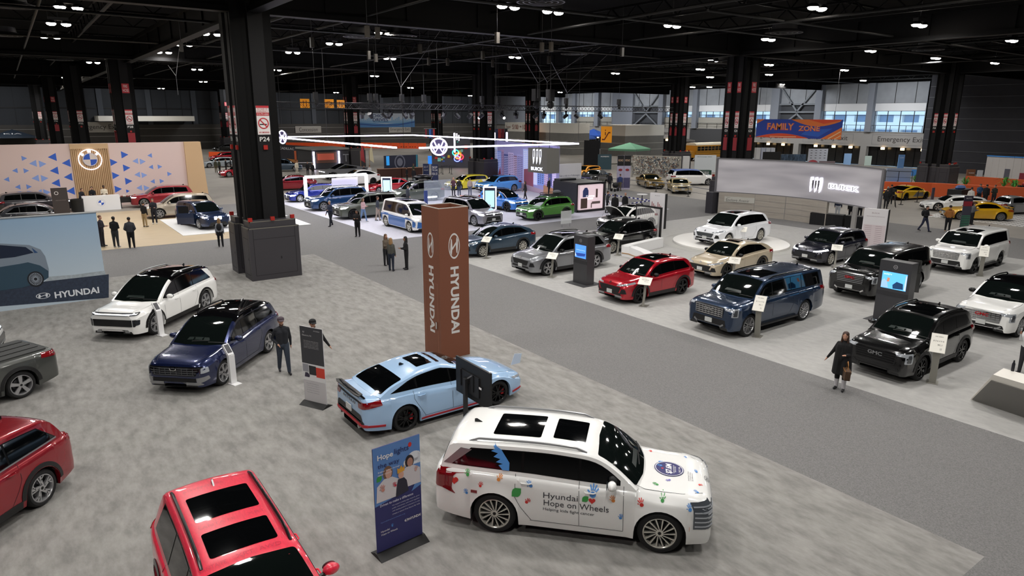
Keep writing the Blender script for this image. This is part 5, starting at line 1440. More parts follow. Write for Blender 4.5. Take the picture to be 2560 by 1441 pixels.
def remeshed(bm, vox):
 me = bpy.data.meshes.new('q'); bm.to_mesh(me); bm.free()
 o = bpy.data.objects.new('q', me); TMP.collection.objects.link(o)
 md = o.modifiers.new('r', 'REMESH'); md.mode = 'VOXEL'; md.voxel_size = vox; md.use_smooth_shade = True
 sm = o.modifiers.new('s', 'SMOOTH'); sm.factor = .5; sm.iterations = 3
 with bpy.context.temp_override(scene=TMP, view_layer=TMP.view_layers[0]):
  dg = bpy.context.evaluated_depsgraph_get()
  r = bpy.data.meshes.new_from_object(o.evaluated_get(dg))
 bpy.data.objects.remove(o)
 for p in r.polygons: p.use_smooth = True
 return r
def person(label, pos, face, h=1.74, top='1b1b1e', legs='1d1f26', skin=SKIN, hair='black', stride=.0, arms=('down', 'down'), style='', vox=.022, bulk=1.0, shoes=SHOE, lean=0.0, headturn=0.0, bend=0.0, cap=None, coat=None, bag=None, fem=False, sit=False, z=.012, cuffs=None, group=None):
 """face: heading in degrees; the figure is modelled looking along +x, left is +y"""
 s = h / 1.75
 t = thing('person', label, 'person', (pos[0], pos[1], z if len(pos) < 3 else pos[2]), R(face), group)
 T, L = cloth(top), cloth(legs)
 segs = []           # (a, ra, b, rb, material)
 def S(a, ra, b_, rb, m): segs.append((Vector(a) * s, ra, Vector(b_) * s, rb, m))
 st = stride
 lx = lean
 hip = Vector((0, 0, .92)); chest = Vector((.02 + bend * .3, 0, 1.30 - bend * .06)); neck = Vector((.015 + bend * .5, 0, 1.46 - bend * .12))
 head = neck + Vector((.035 + bend * .06, 0, .155))
 W_ = .150 if fem else .178
 for sy in (1, -1):
  f = st * sy
  hp = hip + Vector((0, sy * .09, -.02))
  if sit:
   kn = Vector((.42, sy * .12, .50)); an = Vector((.42, sy * .13, .10))
  else:
   kn = Vector((f * .5 + abs(st) * .12 * (1 if f < 0 else .6), sy * .10, .50 + (0 if f > 0 else abs(st) * .03)))
   an = Vector((f * (1.0 if f > 0 else 1.15), sy * .11, .085 + (abs(st) * .22 if f < -.05 else 0)))
  S(hp, .100 * bulk if not fem else .098, kn, .070 * bulk, L); S(kn, .070 * bulk, an, .054, L)
  toe = an + Vector((.155, sy * .015, -.045 - (abs(st) * .1 if f < -.05 else 0))); heel = an + Vector((-.03, 0, -.045))
  S(heel, .042, toe, .034, shoes)
 S(hip + Vector((0, -.075, -.03)), .105 * bulk, hip + Vector((0, .075, -.03)), .105 * bulk, L)
 S(hip + Vector((0, -.06, .03)), .108 * bulk, chest + Vector((0, -.075, -.02)), .112 * bulk, T)
 S(hip + Vector((0, .06, .03)), .108 * bulk, chest + Vector((0, .075, -.02)), .112 * bulk, T)
 if bulk > 1.05: S(hip + Vector((.04, 0, .08)), .14 * bulk, chest, .12 * bulk, T)
 S(chest + Vector((0, -W_ + .05, .06)), .075, chest + Vector((0, W_ - .05, .06)), .075, T)
 S(chest, .09, neck, .055, T)
 for sy in (1, -1): S(neck + Vector((-.01, 0, -.02)), .05, chest + Vector((-.005, sy * (W_ - .03), .075)), .052, T)
 S(neck, .050, head + Vector((-.02, 0, -.06)), .052, skin)
 S(head + Vector((-.02, 0, .02)), (.100, .082, .103), head + Vector((.02, 0, -.05)), (.070, .058, .066), skin)
 S(head + Vector((.085, 0, -.035)), .012, head + Vector((.075, 0, .005)), .009, skin)
 for sy in (1, -1): S(head + Vector((-.01, sy * .078, -.01)), .014, head + Vector((-.012, sy * .08, .02)), .016, skin)
 fing = []
 for sy, pose in zip((1, -1), arms):
  sh = chest + Vector((-.005, sy * W_, .062))
  sw = -st * sy * .7
  if pose == 'down': el = sh + Vector((sw * .35 - .02, sy * .055, -.28)); wr = el + Vector((sw * .55 + .05, sy * .01, -.24))
  elif pose == 'out': el = sh + Vector((-.05, sy * .13, -.26)); wr = el + Vector((.03, sy * .13, -.22))
  elif pose == 'pocket': el = sh + Vector((-.10, sy * .09, -.27)); wr = hip + Vector((.09, sy * .15, .02))
  elif pose == 'fold': el = sh + Vector((.03, sy * .05, -.27)); wr = chest + Vector((.19, -sy * .05, -.12))
  elif pose == 'front': el = sh + Vector((.06, sy * .03, -.28)); wr = el + Vector((.22, -sy * .07, .04))
  elif pose == 'back': el = sh + Vector((-.10, sy * .06, -.27)); wr = hip + Vector((-.14, sy * .03, .08))
  elif pose == 'up': el = sh + Vector((.12, sy * .02, -.22)); wr = el + Vector((.13, -sy * .04, .22))
  else: el = sh + Vector((.02, sy * .05, -.28)); wr = el + Vector((.16, -sy * .03, -.18))
  m2 = T
  S(sh, .056 * bulk, el, .045 * bulk, m2); S(el, .046 * bulk, wr, .032, m2 if cuffs is None else cuffs)
  d = (wr - el).normalized(); hd = wr + d * .07
  side = Vector((1, 0, 0)) if abs(d.x) < .7 else Vector((0, 1, 0)); side = (side - d * side.dot(d)).normalized()
  S(wr, .026, wr + d * .06 + side * .014, .024, skin); S(wr, .026, wr + d * .06 - side * .014, .024, skin)
  up = d.cross(side)
  for k, (o_, ln) in enumerate(((-.028, .050), (-.010, .062), (.009, .066), (.027, .058))):
   b0 = wr + d * .075 + side * o_; b1 = b0 + d * ln * .55 + up * sy * .006; b2 = b1 + d * ln * .4 - up * sy * .018
   fing += [(b0 * s, .0095, b1 * s, .009, skin), (b1 * s, .009, b2 * s, .008, skin)]
  b0 = wr + d * .03 + side * .026; b1 = b0 + d * .03 + side * .026; fing += [(b0 * s, .011, b1 * s, .010, skin), (b1 * s, .010, (b1 + d * .028) * s, .009, skin)]
 if coat:
  CM_ = cloth(coat[0]); zb = coat[1]
  for sy in (1, -1): S(chest + Vector((0, sy * .07, -.02)), .145, Vector((0, sy * .10, zb)), (.20, .16, .05), CM_)
  S(Vector((-.03, 0, .9)), .17, Vector((-.03, 0, zb)), (.17, .12, .05), CM_)
 if style == 'hood': S(neck + Vector((-.09, -.05, .0)), .05, neck + Vector((-.09, .05, .0)), .05, T)
 bm = bmesh.new()
 for a, ra, b_, rb, m in segs:
  q = lambda r: tuple(v * s for v in r) if isinstance(r, tuple) else r * s
  capsule(bm, a, q(ra), b_, q(rb), 10)
 if vox < .015:
  for a, ra, b_, rb, m in fing: capsule(bm, a, ra, b_, rb, 8)
  segs += fing
 else:
  for a, ra, b_, rb, m in fing: segs.append((a, ra, b_, rb, m)); capsule(bm, a, ra * 1.25, b_, rb * 1.25, 6)
 me = remeshed(bm, vox)
 mats = []
 for q in segs:
  if q[4] not in mats: mats.append(q[4])
 for m in mats: me.materials.append(m)
 info = []
 for a, ra, b_, rb, m in segs:
  ab = b_ - a; fa = max(ra) if isinstance(ra, tuple) else ra; fb = max(rb) if isinstance(rb, tuple) else rb
  info.append((a, ab, max(ab.length_squared, 1e-9), fa, fb, mats.index(m)))
 n_ = len(me.polygons)
 C_ = np.empty(n_ * 3); me.polygons.foreach_get('center', C_); C_ = C_.reshape(-1, 3)
 best = np.full(n_, 1e9); idx = np.zeros(n_, dtype=np.int32)
 for a, ab, l2, fa, fb, mi_ in info:
  rel = C_ - np.array(a); u_ = np.clip(rel @ np.array(ab) / l2, 0, 1)
  dd = np.linalg.norm(rel - u_[:, None] * np.array(ab), axis=1) - (fa + (fb - fa) * u_)
  k_ = dd < best; best[k_] = dd[k_]; idx[k_] = mi_
 me.polygons.foreach_set('material_index', idx)
 link('body', me, t)
 hc = head * s
 HM = HAIRC.get(hair)
 if HM or cap:
  bm = bmesh.new()
  q = Vector((-.028, 0, .035)) * s
  capsule(bm, hc + q, (.102 * s, .093 * s, .092 * s), hc + q + Vector((-.01, 0, -.03)) * s, (.075 * s, .080 * s, .06 * s), 12)
  if style in ('long', 'longcoat'):
   capsule(bm, hc + Vector((-.06, 0, .02)) * s, .075 * s, hc + Vector((-.09, 0, -.20)) * s, (.05 * s, .09 * s, .05 * s), 10)
   for sy in (1, -1): capsule(bm, hc + Vector((-.02, sy * .07, .0)) * s, .03 * s, hc + Vector((.0, sy * .085, -.20)) * s, .03 * s, 8)
  elif style == 'bun': capsule(bm, hc + Vector((-.11, 0, .05)) * s, .04 * s, hc + Vector((-.12, 0, .05)) * s, .04 * s, 8)
  me = remeshed(bm, .012 if vox < .015 else .02)
  me.materials.append(HM or SKIN)
  link('hair', me, t)
 b = B()
 for sy in (1, -1): b.ell(hc + Vector((.070, sy * .030, .004)) * s, (.008, .012, .008), mat('eye_dark', '15100e', .3), 8)
 b.build('eyes', t)
 b = B(); b.ell(hc + Vector((.078, 0, -.062)) * s, (.006, .022, .006), mat('lips', '8a4a42', .5), 8); b.build('mouth', t)
 if style == 'beard':
  bm = bmesh.new(); capsule(bm, hc + Vector((.03, -.02, -.085)) * s, .045 * s, hc + Vector((.03, .02, -.085)) * s, .045 * s, 10); me = remeshed(bm, .012); me.materials.append(HAIRC['brown']); link('beard', me, t)
 if cap:
  b = B(); C_ = cloth(cap)
  b.lathe([(.100 * s, 0), (.101 * s, .035 * s), (.088 * s, .075 * s), (.05 * s, .10 * s), (.001, .106 * s)], C_, hc + Vector((-.012, 0, .035)) * s, n=18)
  b.prism(rpoly([(0, -.075 * s), (.14 * s, -.06 * s), (.165 * s, 0), (.14 * s, .06 * s), (0, .075 * s)], .03), (hc + Vector((.05, 0, .045)) * s, XP, YP), .012 * s, C_)
  b.build('cap', t)
 if bag == 'backpack':
  b = B(); b.ell((-.20 * s, 0, 1.22 * s), (.11 * s, .15 * s, .22 * s), cloth('1a1b1f'), 12); o = b.build('backpack', None, loc=(pos[0], pos[1], z), rz=R(face)); tag(o, 'dark backpack worn by ' + ' '.join(label.split()[:9]), 'backpack')
 return t
def ppos(px, py, z=0.012): p = at(px, py, z); return (p.x, p.y)
CAMDIR = lambda p: math.degrees(math.atan2(-p[1], -p[0]))    # heading that looks at the balcony
def P_(label, px, py, rel=0, **k):
 """rel: 0 faces the viewer's side of the hall, 180 away, 90 to the right of the picture"""
 p = ppos(px, py, k.get('z', .012)); return person(label, p, CAMDIR(p) + rel, **k)
def CT_(label, px, rel, **k): q = ony(px, 500, 65.25); return person(label, (q.x, q.y), CAMDIR(q) + rel, **k)
P_('man in a grey cap, dark zip jacket and worn jeans walking past the navy SUV', 712, 932, 8, h=1.75, top='22242a', legs='343c49', hair='brown', cap='4b4047', stride=.17, arms=('down', 'pocket'), vox=.012, style='beard', bulk=1.05)
P_('smiling man in a black cap and black sweater behind the tall dark banner', 790, 944, 14, h=1.80, top='151518', legs='22242a', hair='black', cap='17181a', stride=.12, arms=('out', 'down'), vox=.012, style='beard', bulk=1.08)
P_('woman in a long black coat and pale trousers holding a brown handbag', 2098, 974, -12, h=1.74, top='0e0e10', legs='b9b6b8', hair='brown', style='longcoat', fem=True, stride=.05, arms=('front', 'out'), coat=('0e0e10', .50), vox=.012, bulk=1.12)
WM = bpy.data.objects[[o.name for o in bpy.data.objects if o.get('label', '').startswith('woman in a long black')][0]]
p = WM.location; b = B()
b.prism(rpoly([(-.16, -.30), (.16, -.30), (.20, 0), (-.20, 0)], .04), (Vector((0, .07, 0)), XP, ZP), .14, mat('bag_brown', '4a3524', .6, noise=(60, .6, 1.5, (1, 1, 1), 1)))
b.tube([(-.12, 0, 0), (-.10, 0, .14), (0, 0, .22), (.10, 0, .14), (.12, 0, 0)], .010, flat('b0763a'), 8)
b.bar((-.19, 0, -.02), (.19, 0, -.02), .15, flat('b0763a'), .02)
a_ = WM.rotation_euler.z
o = b.build('handbag', loc=(p.x + .30 * math.cos(a_) - .20 * math.sin(a_), p.y + .30 * math.sin(a_) + .20 * math.cos(a_), .76), rz=a_ + .4)
tag(o, 'brown handbag with tan straps held by the woman in the long black coat', 'handbag')
# group of three in the aisle
P_('woman with long reddish hair and brown camouflage jacket in the aisle group', 966, 664, 40, h=1.66, top='5b5044', legs='17171b', hair='light', style='long', fem=True, arms=('front', 'front'))
P_('blond woman with grey-green jacket seen from behind in the aisle group', 979, 678, 160, h=1.68, top='4a4a44', legs='1c2433', hair='blond', style='long', fem=True, arms=('front', 'down'), stride=.05)
P_('woman in black suit with long dark hair, right one of the aisle group', 1017, 674, -75, h=1.70, top='121214', legs='121214', hair='black', style='long', fem=True, arms=('front', 'front'), skin=SKIN2)
P_('grey-haired man in dark blue pullover walking along the aisle', 828, 566, -50, h=1.80, top='232a40', legs='1a1d28', hair='grey', stride=.18, arms=('front', 'down'), bulk=1.12)
P_('bearded man in a black suit standing alone in the aisle', 895, 592, -20, h=1.72, top='0f0f11', legs='0f0f11', hair='black', style='beard', arms=('fold', 'fold'), bulk=1.1, skin=SKIN2)
P_('woman in pink blouse and blue jeans walking beside the olive grey SUV', 909, 554, 50, h=1.72, top='d8b4b8', legs='6b86ad', hair='light', fem=True, stride=.2, arms=('front', 'front'), shoes=flat('c9c9cc'), style='long')
P_('man in dark pullover and pale trousers walking left of the two-tone van', 945, 552, 80, h=1.80, top='3a404c', legs='a3958c', hair='brown', stride=.12, arms=('down', 'down'))
P_('man in dark sweater bending over the roof of the olive grey SUV', 1020, 515, 120, h=1.75, top='2b2f38', legs='22242a', hair='brown', z=.012)
# left display
Z2 = .03
P_('man in dark suit looking at a phone at the edge of the blue picture wall', 258, 617, 60, h=1.86, top='23202a', legs='1c1a24', hair='light', arms=('front', 'front'), z=Z2)
P_('man in black jacket with folded arms on the wooden floor', 292, 619, 150, h=1.82, top='111214', legs='2c2e33', hair='black', arms=('fold', 'fold'), skin=SKIN3, z=Z2, bulk=1.1, shoes=flat('8f8f92'))
P_('man in dark grey blazer seen from behind on the wooden floor', 331, 621, 175, h=1.82, top='34363c', legs='0e0f12', hair='black', arms=('pocket', 'pocket'), skin=SKIN2, z=Z2, bulk=1.1)
P_('man in black pullover and khaki trousers beside the champagne beige SUV', 364, 568, 140, h=1.74, top='131316', legs='9b8562', hair='black', arms=('fold', 'down'), z=Z2)
P_('man in dark suit and light shirt holding papers by the beige SUV wheel', 388, 560, -10, h=1.82, top='1e1f27', legs='1b1d28', hair='brown', arms=('front', 'front'), z=Z2, shoes=flat('c8c8c8'))
P_('blond woman with backpack walking in front of the dark blue open-door car', 553, 618, 175, h=1.72, top='8b8f96', legs='101115', hair='blond', style='long', fem=True, stride=.06, bag='backpack')
CT_('man in dark suit leaning at the left end of the white reception counter', 203, 40, h=1.72, top='22222a', legs='17171b', hair='brown', bend=.3, z=Z2, arms=('front', 'front'))
CT_('young man in black suit standing behind the white reception counter', 233, 5, h=1.78, top='121318', legs='121318', hair='black', z=Z2, arms=('front', 'front'))
CT_('man in cream shirt standing behind the white reception counter', 263, 0, h=1.84, top='d8cdb8', legs='2a2a2e', hair='black', skin=SKIN3, z=Z2, arms=('front', 'front'), bulk=1.12)
P_('first of two dark figures behind the dark grey SUV roof', 76, 520, 10, h=1.75, top='17171b', legs='17171b', hair='brown', z=Z2)
P_('visitor in black behind the dark grey SUV, right of another dark figure', 92, 520, -10, h=1.70, top='101014', legs='101014', hair='black', z=Z2)
P_('dark-haired visitor at the tail of the wine red SUV', 498, 500, 60, h=1.7, top='1d1a1c', legs='1d1a1c', hair='brown', z=Z2)
# crowd behind the column
for i, (px, py, top, lb) in enumerate(((541, 432, '4b4c3c', 'olive jacket and khaki trousers'), (550, 432, '3d4334', 'dark green coat'), (566, 430, '1b1c1f', 'black coat crouching by the car'), (578, 428, '2b2d31', 'dark parka'), (556, 366, 'c78a3a', 'orange cap standing above the orange barrier'))):
 P_('far visitor in %s left of the P24 column' % lb, px, py, 150 - i * 20, top=top, legs='5d5640' if i == 0 else '1b1c20', hair='brown', vox=.03)
# booth with ring
P_('bald man in maroon sweater looking at the yellow patterned car', 1134, 490, 175, h=1.78, top='4a2c38', legs='22242e', hair='bald', arms=('pocket', 'pocket'))
P_('man in black T-shirt beside the man in the maroon sweater', 1148, 490, 160, h=1.72, top='141416', legs='2a3550', hair='black', arms=('pocket', 'front'))
P_('visitor in beige top seen through glass by the yellow patterned car', 1175, 490, 170, h=1.72, top='9a8a80', legs='4a5064', hair='brown')
P_('woman in black with long hair walking on the pale floor toward the street picture', 1313, 500, -70, h=1.72, top='141416', legs='141416', hair='brown', style='long', fem=True, stride=.16)
P_('man in black jacket behind the roof basket of the green SUV', 1374, 490, 180, h=1.76, top='111113', legs='1b1c20', hair='grey')
P_('woman with long black hair beside the dark product case', 1391, 490, 200, h=1.7, top='9a8f88', legs='2a2a2e', hair='black', style='long', fem=True)
P_('man photographing with a raised phone right of the dark product case', 1517, 533, 100, h=1.78, top='2a2c33', legs='17181c', hair='brown', arms=('up', 'down'), stride=.1)
P_('broad man in a black jacket seen from behind above the raised bonnet', 1536, 543, 175, h=1.80, top='111113', legs='111113', hair='black', skin=SKIN3, bulk=1.18)
P_('bald man in black jacket right of the broad man in black', 1561, 538, 150, h=1.76, top='141416', legs='141416', hair='bald', bulk=1.15)
P_('dark-clothed man walking past the pair of lipstick banners', 1524, 476, 170, h=1.80, top='17171b', legs='14151a', hair='brown', stride=.16, vox=.03)
P_('man in blue shirt and khaki trousers behind a pushchair', 1549, 478, 150, h=1.76, top='2c3a66', legs='5a5340', hair='brown', vox=.03)
P_('seated dark visitor at the long counter with wooden front', 1018, 452, -60, h=1.6, top='15161a', legs='15161a', hair='black', vox=.03)
P_('visitor in green coat with blue bag at the wooden counter', 1034, 444, 120, h=1.74, top='4a5a44', legs='2a2a2e', hair='light', vox=.03)
P_('visitor in a cream jacket and hat near the small white railing', 743, 436, 30, h=1.76, top='e0d6c0', legs='cfc8b8', hair='light', vox=.03)
P_('sales assistant in black near the dark container booth', 770, 438, 30, h=1.72, top='17171b', legs='17171b', hair='brown', vox=.03)
P_('second assistant in black beside the steel pickup nose', 783, 441, -30, h=1.72, top='101014', legs='101014', hair='black', vox=.03)
P_('visitor by the roof box of the grey-green SUV', 1035, 458, 170, h=1.7, top='17171b', legs='17171b', hair='black', vox=.03)
P_('visitor in grey behind the white electric hatchback', 911, 450, 20, h=1.72, top='2a2c33', legs='2a2c33', hair='brown', vox=.03)
P_('visitor with white shirt behind the white electric hatchback', 925, 449, 20, h=1.72, top='d8d8d8', legs='2a2c33', hair='light', vox=.03)
# right side
P_('man with backpack in black hooded jacket striding along the far aisle', 2309, 579, 60, h=1.76, top='15161b', legs='272c44', hair='black', stride=.27, arms=('front', 'front'), bag='backpack')
P_('man in brown hooded sweater seen from behind by the yellow coupe', 2367, 579, 178, h=1.80, top='9a6430', legs='121317', hair='black', style='hood', arms=('pocket', 'pocket'), bulk=1.08, shoes=flat('b99468'))
P_('woman in grey sweater partly hidden by the striped pull-up banner', 2427, 562, 120, h=1.66, top='5a5d62', legs='1b1d24', hair='brown', style='bun', fem=True, arms=('front', 'front'))
P_('man in white shirt behind the striped pull-up banner', 2422, 520, 170, h=1.78, top='d2cec8', legs='2a2a2e', hair='black', vox=.03)
P_('man in blue T-shirt in the group at the orange wall', 2444, 510, 10, h=1.8, top='2f4f74', legs='15161b', hair='brown', arms=('front', 'front'))
P_('man in black hoodie in the group at the orange wall', 2460, 512, 160, h=1.8, top='111113', legs='111113', hair='black', bulk=1.12)
P_('man in dark green sweater in the group at the orange wall', 2481, 513, -30, h=1.8, top='232a22', legs='1b1d24', hair='brown', arms=('fold', 'front'))
P_('dark-clothed person at the edge of the wide curved screen', 2213, 523, 170, h=1.76, top='111216', legs='1b1c20', hair='black', stride=.1)
P_('grey-haired person beside the yellow and silver sports car', 2214, 516, 150, h=1.72, top='16171c', legs='1b1c20', hair='grey')
P_('camera operator behind a tripod by the yellow and silver sports car', 2224, 511, 190, h=1.76, top='16171c', legs='15161b', hair='black')
P_('man in dark blue jacket behind the black draped tables', 2092, 545, 170, h=1.76, top='1d2742', legs='c9ccd2', hair='grey')
P_('person in black behind the black draped tables', 2125, 552, 170, h=1.76, top='131316', legs='15161b', hair='black')
P_('person in red jacket behind the black draped tables', 2147, 548, 165, h=1.76, top='a31f2e', legs='15161b', hair='brown')
P_('person in black with a yellow vest by the green plants', 2304, 462, 20, h=1.7, top='17171b', legs='17171b', hair='brown', vox=.03, z=.3)
# attendant at the right edge, sitting behind the white counter
pA = at(2556, 935, .012)
person('attendant in a white top with brown hair behind the white counter', (pA.x, pA.y), 170, h=1.62, top='dadada', legs='2a2a2e', hair='brown', style='bun', fem=True, arms=('down', 'up'), vox=.012, z=.012)
bpy.data.scenes.remove(TMP)
# ---------------------------------------------------------------- stands, signs, walls of the displays
def zat(p, py):
 """height above the floor point p at which the vertical line shows at photo row py"""
 inv = CM.transposed()
 a = inv @ Vector((p[0], p[1], -CAM_H)); e = inv @ ZP
 k = (720.5 - py) / CAM_F
 return (-k * a.z - a.y) / (e.y + k * e.z)
def slab(name, label, cat, pl, w, h, th, m, group=None, bevel=0, pts=None, z0=0.0):
 b = B(); b.prism(pts or rect(0, z0, w, h)[0], pl, 0.0, m, -th)
 return tag(b.build(name, bevel=bevel), label, cat, group)
def G(par, name, vf, pl, m, off=.004):
 b = B(); b.flatmesh(vf, pl, off, m); return b.build(name, par, sharp=0)
def between(pa, pb, flip=False):
 """plane standing on the floor from point pa (left) to pb (right) as seen from its front"""
 U = Vector((pb[0] - pa[0], pb[1] - pa[1], 0)); w = U.length
 return (Vector((pa[0], pa[1], pa[2] if len(pa) > 2 else 0)), U.normalized(), ZP), w
def T(s, w=None, h=None, x=0, y=0, **k): return shift(text2d(s, w, h, **k), x, y)
def hy_logo(sx, sy):
 """tilted H in an oval"""
 H = join2d(poly([(-.52, -.50), (-.30, -.62), (-.12, .08), (.12, .10), (.20, .62), (-.02, .66), (-.10, .30), (-.20, .26)]), poly([(.52, .50), (.30, .62), (.12, -.08), (-.12, -.10), (-.20, -.62), (.02, -.66), (.10, -.30), (.20, -.26)]))
 H = join2d(poly([(-.72, -.42), (-.45, -.72), (-.30, -.10), (-.38, .50), (-.56, .62)]), poly([(.72, .42), (.45, .72), (.30, .10), (.38, -.50), (.56, -.62)]), poly([(-.36, -.14), (-.30, -.30), (.36, .14), (.30, .30)]))
 v = join2d(annulus(0, 0, 1, 1, .88, .86, 40), H)
 return [(x * sx, y * sy) for x, y in v[0]], v[1]
def rot2(vf, a): return shift(vf, 0, 0, a)
# ---- brown tower
BRN = mat('brown_tower_board', '7c4a34', 0.6)
TWH = 4.79
b = B()
for (x0, y0, x1, y1) in ((10.12, 17.74, 11.17, 17.78), (10.12, 18.76, 11.17, 18.8), (10.12, 17.78, 10.16, 18.76), (11.13, 17.78, 11.17, 18.76)): b.box(x0, y0, .012, x1, y1, TWH, BRN)
for (x0, y0, x1, y1) in ((10.12, 17.74, 11.17, 17.78), (10.12, 18.76, 11.17, 18.8), (10.12, 17.78, 10.16, 18.76), (11.13, 17.78, 11.17, 18.76)): b.box(x0, y0, TWH, x1, y1, TWH + .02, flat('b9b3ac'))
b.box(10.2, 17.8, 3.2, 11.1, 18.72, 3.22, BLACK)
tw = tag(b.build('advertising_tower'), 'tall brown square tower with white upright lettering on its sides', 'tower')
WL = flat('d9d6d2', .6)
for pl, nm in ((face_s(10.645, 17.74, 0), 's'), (face_w(10.12, 18.27, 0), 'w')):
 G(tw, 'lettering', shift(rot2(text2d('HYUNDAI', 2.15, .30, bold=.035), -PI / 2), .0, 1.90), pl, WL)
 G(tw, 'emblem', shift(hy_logo(.20, .40), 0, 3.62), pl, WL)
b = B(); pl = face_w(10.12, 18.27, 0)
b.flatmesh(join2d(stroke([(-.42, .1), (-.42, 2.45), (.36, 2.45), (.36, .1)], .012)), pl, .004, flat('a8765f')); d = b.build('access_door', tw)
b = B(); b.prism(rect(.27, 1.0, .34, 1.22)[0], pl, .04, CHROME); b.build('door_lock', d)
# ---- blue picture wall
BW = (2.52, 32.45)
SKYM = mat('printed_sky', '8fa9c2', .6)
nt = SKYM.node_tree; tc = nt.nodes.new('ShaderNodeTexCoord'); sp = nt.nodes.new('ShaderNodeSeparateXYZ'); rp = nt.nodes.new('ShaderNodeValToRGB')
rp.color_ramp.elements[0].position = 1.2 / 4; rp.color_ramp.elements[0].color = (*srgb('b8c8d4'), 1); rp.color_ramp.elements[1].position = .95; rp.color_ramp.elements[1].color = (*srgb('8aa9c6'), 1)
mt = nt.nodes.new('ShaderNodeMath'); mt.operation = 'DIVIDE'; mt.inputs[1].default_value = 4.0
nt.links.new(tc.outputs['Object'], sp.inputs[0]); nt.links.new(sp.outputs['Z'], mt.inputs[0]); nt.links.new(mt.outputs[0], rp.inputs[0]); nt.links.new(rp.outputs['Color'], nt.nodes['Principled BSDF'].inputs['Base Color'])
pl = face_s(-8.0, 32.45, 0)
pw = slab('picture_wall', 'huge light blue picture wall with printed car and white lettering', 'display wall', pl, 10.52, 3.6, .25, SKYM)
def WP(*p):
 r = []
 for q in zip(p[::2], p[1::2]): v = ony(*q, 32.45); r.append((max(0, v.x + 8), v.z))
 return poly(r)
G(pw, 'printed_ground', WP(-300, 790, -300, 742, 60, 716, 113, 704, 272, 686, 272, 745), pl, mat('printed_gravel', '2c3648', .8, noise=(9, .75, 1.3, (1, 1, 1), 8)), .003)
G(pw, 'printed_snow_line', WP(113, 704, 122, 692, 180, 688, 262, 677, 264, 687), pl, mat('printed_snow', 'a5afb6', .8, noise=(8, .8, 1.15, (1, 1, 1), 6)), .004)
G(pw, 'printed_car_body', WP(-300, 770, -300, 618, 0, 609, 73, 613, 101, 624, 113, 641, 122, 673, 121.5, 694, 110, 702, 58, 719), pl, mat('printed_car_grey', '7d8a98', .6), .006)
G(pw, 'printed_car_lower', WP(-300, 770, -300, 690, 0, 668, 50, 660, 70, 656, 100, 664, 121, 678, 121.5, 694, 110, 702, 58, 719), pl, mat('printed_car_teal', '2b4658', .6), .008)
G(pw, 'printed_car_window', WP(-300, 662, -300, 622, 0, 613, 64, 618, 84, 632, 37, 643, 0, 647), pl, mat('printed_window', '16233a', .4), .010)
G(pw, 'printed_quarter_window', WP(79, 619.5, 95, 632, 86, 633), pl, mat('printed_window_blue', '2f4f7a', .4), .010)
wc_ = ony(89, 698, 32.45); wx, wz = wc_.x + 8, wc_.z; wr = ony(110, 698, 32.45).x - wc_.x
G(pw, 'printed_tyre', poly(circ(wx, wz, wr, wr * 1.15)), pl, mat('printed_black', '14181f', .7), .010)
G(pw, 'printed_wheel', join2d(annulus(wx, wz, wr * .8, wr * .92, wr * .74, wr * .85), *[stroke([(wx + wr * .2 * math.cos(a), wz + wr * .22 * math.sin(a)), (wx + wr * .76 * math.cos(a), wz + wr * .87 * math.sin(a))], .02) for a in [2 * PI * i / 22 for i in range(22)]]), pl, mat('printed_silver', '8f98a3', .6), .012)
ta, tb_ = ony(137, 741, 32.45), ony(248, 727, 32.45); la = ony(108, 741, 32.45); hh_ = ony(200, 722, 32.45).z - ony(200, 742, 32.45).z
G(pw, 'lettering', T('HYUNDAI', tb_.x - ta.x, hh_ * .8, (ta.x + tb_.x) / 2 + 8, ta.z + .04, bold=.03), pl, flat('dfe3e8'), .012)
G(pw, 'emblem', shift(hy_logo(.24, .12), la.x + 8, la.z + .02), pl, flat('dfe3e8'), .012)
b = B(); b.box(-8, 32.43, 3.6, 2.54, 32.72, 3.63, flat('8d9092')); b.build('top_rail', pw)
# ---- pale wall with blue triangles
BY_ = 66.4
pl = face_s(-3.0, BY_, 0); BH = 5.17; WR_ = ony(463, 400, BY_).x + 3
pk = slab('display_wall', 'pale pink wall with blue triangles and slatted wooden centre', 'display wall', pl, WR_, BH, .5, mat('pale_pink_wall', 'd9c3bd', .7))
OAK = mat('oak_slat', 'b08b62', .55); OAKL = mat('oak_light', 'c9a981', .55)
b = B(); x0, x1 = ony(178, 400, BY_).x + 3, ony(274, 400, BY_).x + 3
b.prism(rect(x0, .1, x1, BH)[0], pl, .04, OAK); b.prism(rect(x0, BH - .42, x1, BH)[0], pl, .16, OAKL, .04)
n = 20
for i in range(n): x = lerp(x0 + .05, x1 - .1, i / (n - 1)); b.prism(rect(x, .1, x + .065, BH - .42)[0], pl, .14, OAKL, .04)
b.build('slatted_panel', pk)
b = B(); b.prism([(WR_, 0), (WR_ + 1.6, 0), (WR_ + 1.35, BH), (WR_, BH)], (pl[0], XP, ZP), .25, OAKL, -.6); b.build('wooden_end_panel', pk)
LEDW = mat('white_led_tube', 'f4f2ff', .4, emit=4)
cx, cz = (x0 + x1) / 2 - .05, 3.9
b = B(); b.flatmesh(annulus(cx, cz, .84, .84, .78, .78, 40), pl, .26, LEDW); b.flatmesh(annulus(cx, cz, .52, .52, .47, .47, 40), pl, .26, flat('cfcfe0')); b.build('emblem_ring', pk)
for q in range(4):
 a0 = q * PI / 2
 G(pk, 'emblem_quarter', poly([(cx, cz)] + circ(cx, cz, .47, .47, 8, a0, a0 + PI / 2)), pl, flat('2a55b8' if q in (1, 3) else 'd8ccc4', .6), .25)
b = B()
